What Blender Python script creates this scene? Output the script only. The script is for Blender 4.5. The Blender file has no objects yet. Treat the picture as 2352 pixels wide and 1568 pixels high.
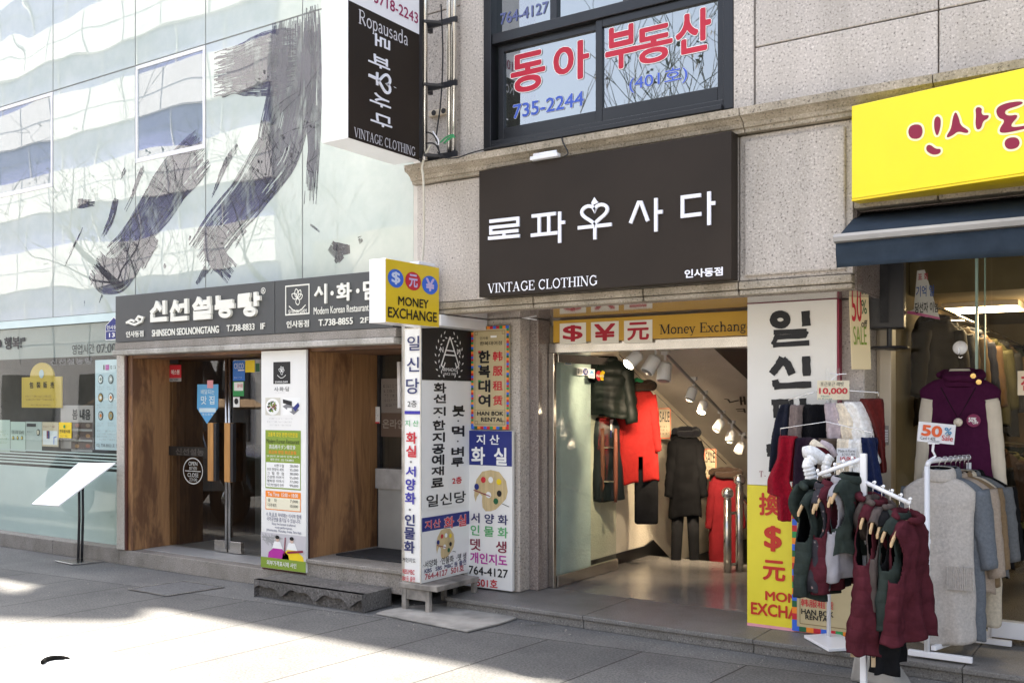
import bpy, bmesh, math, random
from mathutils import Vector, Matrix, noise
R = math.radians
random.seed(11)
S = bpy.context.scene
COL = S.collection

# ---------------------------------------------------------------- camera, sky, sun, exposure
CAM_H, FPX, CX, HY, YAW = 1.7, 2265.0, 1176.0, 922.5, R(33.8)
cam_d = bpy.data.cameras.new('camera')
cam = bpy.data.objects.new('camera', cam_d); COL.objects.link(cam)
cam.location = (0, 0, CAM_H); cam.rotation_euler = (R(90), 0, YAW)
cam_d.sensor_width = 36; cam_d.lens = FPX / 2352 * 36; cam_d.shift_y = (HY - 784) / 2352
cam_d.clip_start = 0.05; cam_d.clip_end = 800
S.camera = cam
TO_SUN = Vector((-0.60, 0.175, 1.0)).normalized()
w = bpy.data.worlds.new('World'); S.world = w; w.use_nodes = True
nt = w.node_tree
sky = nt.nodes.new('ShaderNodeTexSky'); sky.sky_type = 'NISHITA'; sky.sun_disc = False
sky.sun_elevation = math.asin(TO_SUN.z); sky.sun_rotation = math.atan2(TO_SUN.x, TO_SUN.y)
sky.dust_density = 3.0; sky.ozone_density = 0.6
bg = nt.nodes['Background']; bg.inputs['Strength'].default_value = 0.086
hsv = nt.nodes.new('ShaderNodeHueSaturation'); hsv.inputs['Saturation'].default_value = 0.62   # camera balanced for open shade
nt.links.new(sky.outputs[0], hsv.inputs['Color']); nt.links.new(hsv.outputs[0], bg.inputs[0])
sd = bpy.data.lights.new('sun', 'SUN'); sun = bpy.data.objects.new('sun', sd); COL.objects.link(sun)
sd.energy = 3.8; sd.angle = R(1.4); sd.color = (1, 0.92, 0.80)
sun.rotation_euler = TO_SUN.to_track_quat('Z', 'Y').to_euler()
vs = S.view_settings
vs.view_transform = 'Standard'; vs.look = 'None'; vs.gamma = 1; vs.exposure = 2.7

# ---------------------------------------------------------------- measured rays: photo point (2352 px wide) onto a real plane
AX = Vector((-math.sin(YAW), math.cos(YAW), 0)); RX = Vector((math.cos(YAW), math.sin(YAW), 0))
EYE = Vector((0, 0, CAM_H)); ZU = Vector((0, 0, 1))
def ray(u, v): return AX + RX * ((u - CX) / FPX) + ZU * ((HY - v) / FPX)
def on_y(u, v, Y): d = ray(u, v); return EYE + d * (Y / d.y)
def on_x(u, v, X): d = ray(u, v); return EYE + d * (X / d.x)
def on_z(u, v, z): d = ray(u, v); return EYE + d * ((z - CAM_H) / d.z)
def at_d(u, v, dep): return EYE + ray(u, v) * dep
def on_plane(u, v, p, n): d = ray(u, v); return EYE + d * ((p - EYE).dot(n) / d.dot(n))
def zm(ox, oy, sc): k = 2352 / 3888; return lambda x, y: ((ox + x / sc) * k, (oy + y / sc) * k)
z1 = zm(0, 0, 1.802); z2 = zm(1200, 0, 1.802); z3 = zm(2500, 0, 1.6945); z4 = zm(0, 860, 1.802); z5 = zm(1200, 860, 1.802)
zp = zm(2500, 860, 1.6945); zb2 = zm(0, 1722, 1.802); zb3 = zm(1200, 1722, 1.802); zb4 = zm(2500, 1722, 1.6945)
zs = zm(1500, 1200, 1.425); zb = zm(980, 1300, 1.742); zd = zm(440, 1280, 1.6675); zw = zm(0, 1180, 2.177)
zi = zm(2050, 1250, 1.568); zr = zm(2850, 1380, 1.96); zq = zm(3250, 950, 1.959); zk = zm(2950, 1780, 1.9307); zl = zm(0, 2150, 2.613)
zo = lambda x, y: (x, y)

# ---------------------------------------------------------------- materials
def new_mat(name):
    m = bpy.data.materials.new(name); m.use_nodes = True
    return m, m.node_tree.nodes, m.node_tree.links, m.node_tree.nodes['Principled BSDF']
def node(ns, t, **kw):
    n = ns.new(t)
    for k, v in kw.items():
        if k in n.inputs: n.inputs[k].default_value = v
        else: setattr(n, k, v)
    return n
def c4(c): return (c[0], c[1], c[2], 1)
def M(name, col, rough=0.5, metal=0, var=0.12, scale=4, bump=0.0, bscale=60, spec=0.5, coat=0, detail=4, emit=None):
    m, ns, ln, b = new_mat(name)
    b.inputs['Roughness'].default_value = rough; b.inputs['Metallic'].default_value = metal
    b.inputs['Specular IOR Level'].default_value = spec; b.inputs['Coat Weight'].default_value = coat
    b.inputs['Coat Roughness'].default_value = 0.05
    tc = node(ns, 'ShaderNodeTexCoord')
    nz = node(ns, 'ShaderNodeTexNoise', Scale=scale, Detail=detail)
    ln.new(tc.outputs['Object'], nz.inputs['Vector'])
    rp = node(ns, 'ShaderNodeValToRGB')
    rp.color_ramp.elements[0].position = 0.3; rp.color_ramp.elements[1].position = 0.7
    rp.color_ramp.elements[0].color = c4([x * (1 - var) for x in col]); rp.color_ramp.elements[1].color = c4([min(1, x * (1 + var)) for x in col])
    ln.new(nz.outputs['Fac'], rp.inputs[0]); ln.new(rp.outputs[0], b.inputs['Base Color'])
    if bump:
        n2 = node(ns, 'ShaderNodeTexNoise', Scale=bscale, Detail=3); ln.new(tc.outputs['Object'], n2.inputs['Vector'])
        bp = node(ns, 'ShaderNodeBump', Strength=bump, Distance=0.01)
        ln.new(n2.outputs['Fac'], bp.inputs['Height']); ln.new(bp.outputs[0], b.inputs['Normal'])
    if emit:
        b.inputs['Emission Color'].default_value = c4(emit[0]); b.inputs['Emission Strength'].default_value = emit[1]
    return m
def granite(name, base, dark, lite, scale=85, rough=0.6, bump=0.25, stain=0.25, polish=False, vstreak=False):
    m, ns, ln, b = new_mat(name)
    tc = node(ns, 'ShaderNodeTexCoord')
    n1 = node(ns, 'ShaderNodeTexNoise', Scale=scale, Detail=3, Roughness=0.6)
    ln.new(tc.outputs['Object'], n1.inputs['Vector'])
    r1 = node(ns, 'ShaderNodeValToRGB'); e = r1.color_ramp.elements
    e[0].position = 0.33; e[0].color = c4(dark); e[1].position = 0.66; e[1].color = c4(lite)
    x = e.new(0.43); x.color = c4(base); x = e.new(0.56); x.color = c4(base)
    ln.new(n1.outputs['Fac'], r1.inputs[0])
    n2 = node(ns, 'ShaderNodeTexNoise', Scale=2.2, Detail=6, Roughness=0.65)
    mp = node(ns, 'ShaderNodeMapping'); mp.inputs['Scale'].default_value = (1.6, 1.6, 0.35 if vstreak else 1)
    ln.new(tc.outputs['Object'], mp.inputs['Vector']); ln.new(mp.outputs[0], n2.inputs['Vector'])
    r2 = node(ns, 'ShaderNodeValToRGB'); e = r2.color_ramp.elements
    e[0].position = 0.3; e[0].color = (1 - stain, 1 - stain, 1 - stain * 1.1, 1); e[1].position = 0.62; e[1].color = (1, 1, 1, 1)
    ln.new(n2.outputs['Fac'], r2.inputs[0])
    mx = node(ns, 'ShaderNodeMix', data_type='RGBA', blend_type='MULTIPLY'); mx.inputs[0].default_value = 1
    ln.new(r1.outputs[0], mx.inputs[6]); ln.new(r2.outputs[0], mx.inputs[7])
    gi = node(ns, 'ShaderNodeNewGeometry'); mr = node(ns, 'ShaderNodeMapRange'); mr.inputs[3].default_value = .87; mr.inputs[4].default_value = 1.06
    ln.new(gi.outputs['Random Per Island'], mr.inputs[0]); hs = node(ns, 'ShaderNodeHueSaturation'); ln.new(mr.outputs[0], hs.inputs['Value']); ln.new(mx.outputs[2], hs.inputs['Color']); ln.new(hs.outputs[0], b.inputs['Base Color'])
    b.inputs['Roughness'].default_value = rough
    bp = node(ns, 'ShaderNodeBump', Strength=bump, Distance=0.004); ln.new(n1.outputs['Fac'], bp.inputs['Height'])
    if not polish: ln.new(bp.outputs[0], b.inputs['Normal'])
    return m
def glass(name, tint=(0.93, 0.97, 0.95), ior=1.5, wav=0.0, haze=0.0, hazecol=(0.6, 0.7, 0.66), wscale=0.8):
    m, ns, ln, b = new_mat(name); ns.remove(b)
    out = ns['Material Output']
    tr = node(ns, 'ShaderNodeBsdfTransparent', Color=c4(tint)); gl = node(ns, 'ShaderNodeBsdfGlossy', Roughness=0.012)
    fr = node(ns, 'ShaderNodeFresnel', IOR=ior); mx = node(ns, 'ShaderNodeMixShader')
    gm = node(ns, 'ShaderNodeNewGeometry'); ex = node(ns, 'ShaderNodeMath', operation='MULTIPLY_ADD'); ex.inputs[1].default_value = -2; ex.inputs[2].default_value = 1
    ln.new(gm.outputs['Backfacing'], ex.inputs[0]); pw = node(ns, 'ShaderNodeMath', operation='POWER'); pw.inputs[0].default_value = ior
    ln.new(ex.outputs[0], pw.inputs[1]); ln.new(pw.outputs[0], fr.inputs['IOR'])   # same reflection from both sides of the pane
    src = tr.outputs[0]
    if haze:
        df = node(ns, 'ShaderNodeBsdfDiffuse', Color=c4(hazecol)); tl = node(ns, 'ShaderNodeBsdfTranslucent', Color=c4(hazecol))
        m0 = node(ns, 'ShaderNodeMixShader'); m0.inputs[0].default_value = 0.3
        ln.new(df.outputs[0], m0.inputs[1]); ln.new(tl.outputs[0], m0.inputs[2])
        m1 = node(ns, 'ShaderNodeMixShader'); m1.inputs[0].default_value = haze
        ln.new(tr.outputs[0], m1.inputs[1]); ln.new(m0.outputs[0], m1.inputs[2]); src = m1.outputs[0]
    ln.new(fr.outputs[0], mx.inputs[0]); ln.new(src, mx.inputs[1]); ln.new(gl.outputs[0], mx.inputs[2]); ln.new(mx.outputs[0], out.inputs[0])
    if wav:
        tc = node(ns, 'ShaderNodeTexCoord'); nz = node(ns, 'ShaderNodeTexNoise', Scale=wscale, Detail=1)
        ln.new(tc.outputs['Object'], nz.inputs['Vector'])
        bp = node(ns, 'ShaderNodeBump', Strength=wav, Distance=0.05); ln.new(nz.outputs['Fac'], bp.inputs['Height'])
        ln.new(bp.outputs[0], gl.inputs['Normal']); ln.new(bp.outputs[0], fr.inputs['Normal'])
    return m
def wood(name, col, dark, stain=0.8, plank=0.3, scale=1.0, rough=0.55, axis=2):
    m, ns, ln, b = new_mat(name)
    tc = node(ns, 'ShaderNodeTexCoord'); mp = node(ns, 'ShaderNodeMapping')
    sc = [9.0 * scale] * 3; sc[axis] = 0.55 * scale; mp.inputs['Scale'].default_value = sc
    ln.new(tc.outputs['Object'], mp.inputs['Vector'])
    n1 = node(ns, 'ShaderNodeTexNoise', Scale=3.5, Detail=8, Roughness=0.65, Distortion=0.6); ln.new(mp.outputs[0], n1.inputs['Vector'])
    r1 = node(ns, 'ShaderNodeValToRGB'); e = r1.color_ramp.elements
    e[0].position = 0.3; e[0].color = c4([x * 0.72 for x in col]); e[1].position = 0.7; e[1].color = c4([x * 1.15 for x in col])
    ln.new(n1.outputs['Fac'], r1.inputs[0])
    mp2 = node(ns, 'ShaderNodeMapping'); sc = [3.6] * 3; sc[axis] = 0.8; mp2.inputs['Scale'].default_value = sc
    ln.new(tc.outputs['Object'], mp2.inputs['Vector'])
    n2 = node(ns, 'ShaderNodeTexNoise', Scale=1.0, Detail=5, Roughness=0.7, Distortion=0.4); ln.new(mp2.outputs[0], n2.inputs['Vector'])
    r2 = node(ns, 'ShaderNodeValToRGB'); e = r2.color_ramp.elements
    e[0].position = 0.49; e[0].color = (0, 0, 0, 1); e[1].position = 0.60; e[1].color = (stain, stain, stain, 1)
    ln.new(n2.outputs['Fac'], r2.inputs[0])
    mx = node(ns, 'ShaderNodeMix', data_type='RGBA'); ln.new(r2.outputs[0], mx.inputs[0]); ln.new(r1.outputs[0], mx.inputs[6]); mx.inputs[7].default_value = c4(dark)
    ln.new(mx.outputs[2], b.inputs['Base Color']); b.inputs['Roughness'].default_value = rough
    bp = node(ns, 'ShaderNodeBump', Strength=0.15, Distance=0.004); ln.new(n1.outputs['Fac'], bp.inputs['Height']); ln.new(bp.outputs[0], b.inputs['Normal'])
    return m
def cloth(name, col, var=0.15, fuzz=0.0, bump=0.3, bscale=220, scale=7, rough=0.9, rib=0, quilt=0):
    m, ns, ln, b = new_mat(name)
    b.inputs['Roughness'].default_value = rough; b.inputs['Specular IOR Level'].default_value = 0.05 if rough > .6 else 0.2
    b.inputs['Sheen Weight'].default_value = fuzz; b.inputs['Sheen Roughness'].default_value = 0.5
    tc = node(ns, 'ShaderNodeTexCoord'); nz = node(ns, 'ShaderNodeTexNoise', Scale=scale, Detail=7, Roughness=0.7)
    ln.new(tc.outputs['Object'], nz.inputs['Vector'])
    rp = node(ns, 'ShaderNodeValToRGB'); e = rp.color_ramp.elements
    e[0].position = 0.32; e[0].color = c4([x * (1 - var) for x in col]); e[1].position = 0.68; e[1].color = c4([min(1, x * (1 + var)) for x in col])
    ln.new(nz.outputs['Fac'], rp.inputs[0]); ln.new(rp.outputs[0], b.inputs['Base Color'])
    n2 = node(ns, 'ShaderNodeTexNoise', Scale=bscale, Detail=3); ln.new(tc.outputs['Object'], n2.inputs['Vector'])
    h = n2.outputs['Fac']
    if rib:
        wv = node(ns, 'ShaderNodeTexWave', Scale=rib); ln.new(tc.outputs['Object'], wv.inputs['Vector'])
        ad = node(ns, 'ShaderNodeMath', operation='ADD'); ln.new(h, ad.inputs[0]); ln.new(wv.outputs['Fac'], ad.inputs[1]); h = ad.outputs[0]
    if quilt:
        wv = node(ns, 'ShaderNodeTexWave', Scale=quilt, Distortion=1.2, bands_direction='Z'); ln.new(tc.outputs['Object'], wv.inputs['Vector'])
        wr = node(ns, 'ShaderNodeTexNoise', Scale=26.0, Detail=3); ln.new(tc.outputs['Object'], wr.inputs['Vector'])
        p1 = node(ns, 'ShaderNodeMath', operation='POWER'); ln.new(wv.outputs['Fac'], p1.inputs[0]); p1.inputs[1].default_value = .35
        ad = node(ns, 'ShaderNodeMath', operation='ADD'); ln.new(p1.outputs[0], ad.inputs[0]); ln.new(wr.outputs['Fac'], ad.inputs[1]); h = ad.outputs[0]
    bp = node(ns, 'ShaderNodeBump', Strength=bump, Distance=0.006); ln.new(h, bp.inputs['Height']); ln.new(bp.outputs[0], b.inputs['Normal'])
    return m
def P(name, col, rough=0.45): return M('print_' + name, col, rough, var=0.05, scale=3, spec=0.35)

WHITE = M('white_board', (0.80, 0.795, 0.77), 0.35, var=0.035, scale=2.5)
WHITE_PAINT = M('white_painted_metal', (0.80, 0.80, 0.82), 0.3, var=0.04)
WHITE_PLASTIC = M('white_acrylic', (0.92, 0.91, 0.93), 0.18, var=0.03, scale=3)
BLACK_METAL = M('black_metal', (0.022, 0.022, 0.026), 0.38, var=0.25)
DARK_FRAME = M('dark_window_frame', (0.010, 0.010, 0.012), 0.3, var=0.2, scale=2)
STEEL = M('brushed_steel', (0.62, 0.60, 0.57), 0.22, metal=1, var=0.1, scale=6)
STEEL_DULL = M('weathered_steel', (0.36, 0.34, 0.31), 0.5, metal=0.6, var=0.3, scale=9, bump=0.1)
CHROME = M('chrome', (0.8, 0.8, 0.8), 0.08, metal=1, var=0.05)
RUBBER = M('black_rubber', (0.02, 0.02, 0.022), 0.8, var=0.3, scale=12, bump=0.3)
GRANITE = granite('flamed_granite', (0.54, 0.485, 0.435), (0.17, 0.15, 0.135), (0.74, 0.68, 0.62), 70, stain=0.2, vstreak=True)
GRANITE_DARK = granite('stained_granite', (0.43, 0.37, 0.29), (0.13, 0.11, 0.085), (0.60, 0.52, 0.43), 78, stain=0.45, vstreak=True)
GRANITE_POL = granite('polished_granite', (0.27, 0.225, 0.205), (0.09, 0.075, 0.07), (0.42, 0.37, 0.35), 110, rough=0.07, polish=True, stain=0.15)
STEP_STONE = granite('step_granite', (0.20, 0.19, 0.18), (0.07, 0.066, 0.062), (0.32, 0.305, 0.29), 100, rough=0.5, stain=0.3)
LOBBY_STONE = granite('lobby_granite', (0.25, 0.235, 0.22), (0.09, 0.085, 0.08), (0.36, 0.34, 0.32), 110, rough=0.18, polish=True, stain=0.15)
PLINTH_STONE = granite('plinth_granite', (0.31, 0.28, 0.25), (0.11, 0.10, 0.09), (0.46, 0.42, 0.38), 90, stain=0.4)
BLOCK_STONE = granite('carved_stone', (0.125, 0.115, 0.108), (0.04, 0.037, 0.034), (0.22, 0.21, 0.20), 55, rough=0.85, bump=0.8, stain=0.35)
CONCRETE = M('worn_concrete', (0.30, 0.285, 0.26), 0.9, var=0.3, scale=5, bump=0.4, bscale=80, detail=8)
WOOD = wood('weathered_cedar', (0.37, 0.195, 0.085), (0.085, 0.034, 0.02), stain=0.7)
WOOD_DK = wood('dark_cedar', (0.16, 0.085, 0.045), (0.05, 0.02, 0.012))
WOOD_OR = wood('orange_handle_wood', (0.55, 0.27, 0.08), (0.3, 0.12, 0.04), stain=0.3)
WOOD_RED = wood('red_handle_wood', (0.17, 0.05, 0.025), (0.06, 0.015, 0.01), stain=0.4)
WOOD_HANG = wood('pale_hanger_wood', (0.52, 0.36, 0.19), (0.35, 0.2, 0.1), stain=0.3, rough=0.4)
WOOD_EDGE = wood('edge_wood', (0.10, 0.028, 0.018), (0.04, 0.012, 0.01))

# ---------------------------------------------------------------- mesh building
class MB:
    def __init__(s): s.v = []; s.f = []; s.mi = []; s.ch = []
    def add(s, vs, fs, mi=0):
        o = len(s.v); s.ch.append((o, len(s.f))); s.v += [Vector(x) for x in vs]; s.f += [tuple(i + o for i in f) for f in fs]; s.mi += [mi] * len(fs)
    def quad(s, a, b, c, d, mi=0): s.add([a, b, c, d], [(0, 1, 2, 3)], mi)
    def box(s, x0, x1, y0, y1, z0, z1, mi=0):
        s.add([(x0, y0, z0), (x1, y0, z0), (x1, y1, z0), (x0, y1, z0), (x0, y0, z1), (x1, y0, z1), (x1, y1, z1), (x0, y1, z1)],
              [(0, 3, 2, 1), (4, 5, 6, 7), (0, 1, 5, 4), (1, 2, 6, 5), (2, 3, 7, 6), (3, 0, 4, 7)], mi)
    def obox(s, o, ax, ay, az, mi=0):
        o, ax, ay, az = map(Vector, (o, ax, ay, az))
        s.add([o, o + ax, o + ax + ay, o + ay, o + az, o + ax + az, o + ax + ay + az, o + ay + az],
              [(0, 3, 2, 1), (4, 5, 6, 7), (0, 1, 5, 4), (1, 2, 6, 5), (2, 3, 7, 6), (3, 0, 4, 7)], mi)
    def tube(s, pts, r, n=8, caps=True, mi=0):
        pts = [Vector(p) for p in pts]; rr = r if isinstance(r, (list, tuple)) else [r] * len(pts)
        rings = []; up = None
        for i, p in enumerate(pts):
            t = (pts[min(i + 1, len(pts) - 1)] - pts[max(i - 1, 0)]).normalized()
            if up is None: up = t.orthogonal().normalized()
            up = (up - t * up.dot(t)); up = up.normalized() if up.length > 1e-6 else t.orthogonal().normalized()
            b = t.cross(up)
            rings.append([p + (up * math.cos(k * 2 * math.pi / n) + b * math.sin(k * 2 * math.pi / n)) * rr[i] for k in range(n)])
        s.loft(rings, caps, mi)
    def loft(s, rings, caps=True, mi=0, closed=True):
        n = len(rings[0]); vs = [p for q in rings for p in q]; fs = []
        for i in range(len(rings) - 1):
            for k in range(n if closed else n - 1):
                k2 = (k + 1) % n; fs.append((i * n + k, i * n + k2, (i + 1) * n + k2, (i + 1) * n + k))
        if caps: fs.append(tuple(range(n - 1, -1, -1))); fs.append(tuple(range((len(rings) - 1) * n, len(rings) * n)))
        s.add(vs, fs, mi)
    def lathe(s, c, prof, n=20, axis='z', mi=0):
        c = Vector(c); rings = []
        for r, h in prof:
            q = []
            for k in range(n):
                a = 2 * math.pi * k / n; x, y = r * math.cos(a), r * math.sin(a)
                q.append(c + (Vector((x, y, h)) if axis == 'z' else Vector((h, x, y)) if axis == 'x' else Vector((y, h, x))))
            rings.append(q)
        s.loft(rings, True, mi)
    def sphere(s, c, r, n=12, mi=0):
        s.lathe(c, [(max(1e-4, r * math.sin(math.pi * k / n)), -r * math.cos(math.pi * k / n)) for k in range(n + 1)], n + 4, mi=mi)
    def prism(s, poly, off, mi=0):
        poly = [Vector(p) for p in poly]; off = Vector(off); n = len(poly)
        s.add(poly + [p + off for p in poly], [tuple(range(n)), tuple(range(2 * n - 1, n - 1, -1))] + [(k, (k + 1) % n, n + (k + 1) % n, n + k) for k in range(n)], mi)
def wloc(o):
    v = Vector((0, 0, 0))
    while o is not None: v = v + o.location; o = o.parent
    return v
def obj(name, mb, mat, parent=None, smooth=False, bevel=0, local=False, sub=0, solid=None, recalc=True):
    me = bpy.data.meshes.new(name)
    off = Vector((0, 0, 0)) if (parent is None or local) else wloc(parent)
    me.from_pydata([tuple(p - off) for p in mb.v], [], mb.f)
    for m in (mat if isinstance(mat, (list, tuple)) else [mat]): me.materials.append(m)
    if any(mb.mi): me.polygons.foreach_set('material_index', mb.mi)
    if recalc:
        bm = bmesh.new(); bm.from_mesh(me); bmesh.ops.recalc_face_normals(bm, faces=bm.faces); bm.to_mesh(me); bm.free()
    if smooth: me.polygons.foreach_set('use_smooth', [True] * len(me.polygons))
    o = bpy.data.objects.new(name, me); COL.objects.link(o)
    if parent is not None: o.parent = parent
    if solid: md = o.modifiers.new('solid', 'SOLIDIFY'); md.thickness = solid[0]; md.offset = -1; md.material_offset = solid[1]; md.material_offset_rim = 0
    if sub: md = o.modifiers.new('sub', 'SUBSURF'); md.levels = sub; md.render_levels = sub
    if bevel: md = o.modifiers.new('bev', 'BEVEL'); md.width = bevel; md.segments = 2; md.limit_method = 'ANGLE'; md.angle_limit = R(40)
    return o
def objs(name, mb, mat, parent, **kw):
    """one part for each piece that was added to MB"""
    last = None
    for i, (v0, f0) in enumerate(mb.ch):
        v1, f1 = mb.ch[i + 1] if i + 1 < len(mb.ch) else (len(mb.v), len(mb.f))
        q = MB(); q.add(mb.v[v0:v1], [tuple(k - v0 for k in f) for f in mb.f[f0:f1]]); last = obj(name, q, mat, parent, **kw)
    return last
def tag(o, label=None, cat=None, group=None, kind=None):
    if label: o['label'] = label
    if cat: o['category'] = cat
    if group: o['group'] = group
    if kind: o['kind'] = kind
    return o
def thing(name, label, cat, loc=(0, 0, 0), group=None, rz=0):
    o = bpy.data.objects.new(name, None); COL.objects.link(o); o.location = loc; o.rotation_euler = (0, 0, rz); o.empty_display_size = 0.1
    return tag(o, label, cat, group)
def dup(root, loc, rz=None, label=None, group=None):
    r = root.copy(); COL.objects.link(r); r.location = loc
    if rz is not None: r.rotation_euler = (0, 0, rz)
    tag(r, label, None, group)
    for ch in list(root.children):
        c = ch.copy(); COL.objects.link(c); c.parent = r
        for g in list(ch.children): d = g.copy(); COL.objects.link(d); d.parent = c
    return r

# ---------------------------------------------------------------- lettering
_tc = {}
_fc = bpy.data.curves.new('t', 'FONT'); _fo = bpy.data.objects.new('t', _fc)
def glyphs(body, bold, extr=0.0, sp=1.0, align='CENTER', line=1.0):
    key = (body, extr, sp, align, line)
    if key not in _tc:
        c = _fc; c.body = body; c.extrude = extr; c.space_character = sp
        c.align_x = align; c.space_line = line; c.resolution_u = 4
        me = bpy.data.meshes.new_from_object(_fo)
        vs = [v.co.copy() for v in me.vertices]; fs = [tuple(p.vertices) for p in me.polygons]
        bpy.data.meshes.remove(me); _tc[key] = (vs, fs)
    return _tc[key]
def arc(cx, cy, rx, ry, a0, a1, n=14): return [(cx + rx * math.cos(R(a0 + (a1 - a0) * k / n)), cy + ry * math.sin(R(a0 + (a1 - a0) * k / n))) for k in range(n + 1)]
TK, TN = 0.15, 0.055
def _sr(x, y, w=0.26): return ([(x - w / 2, y), (x + w / 2, y)], TN)
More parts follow.
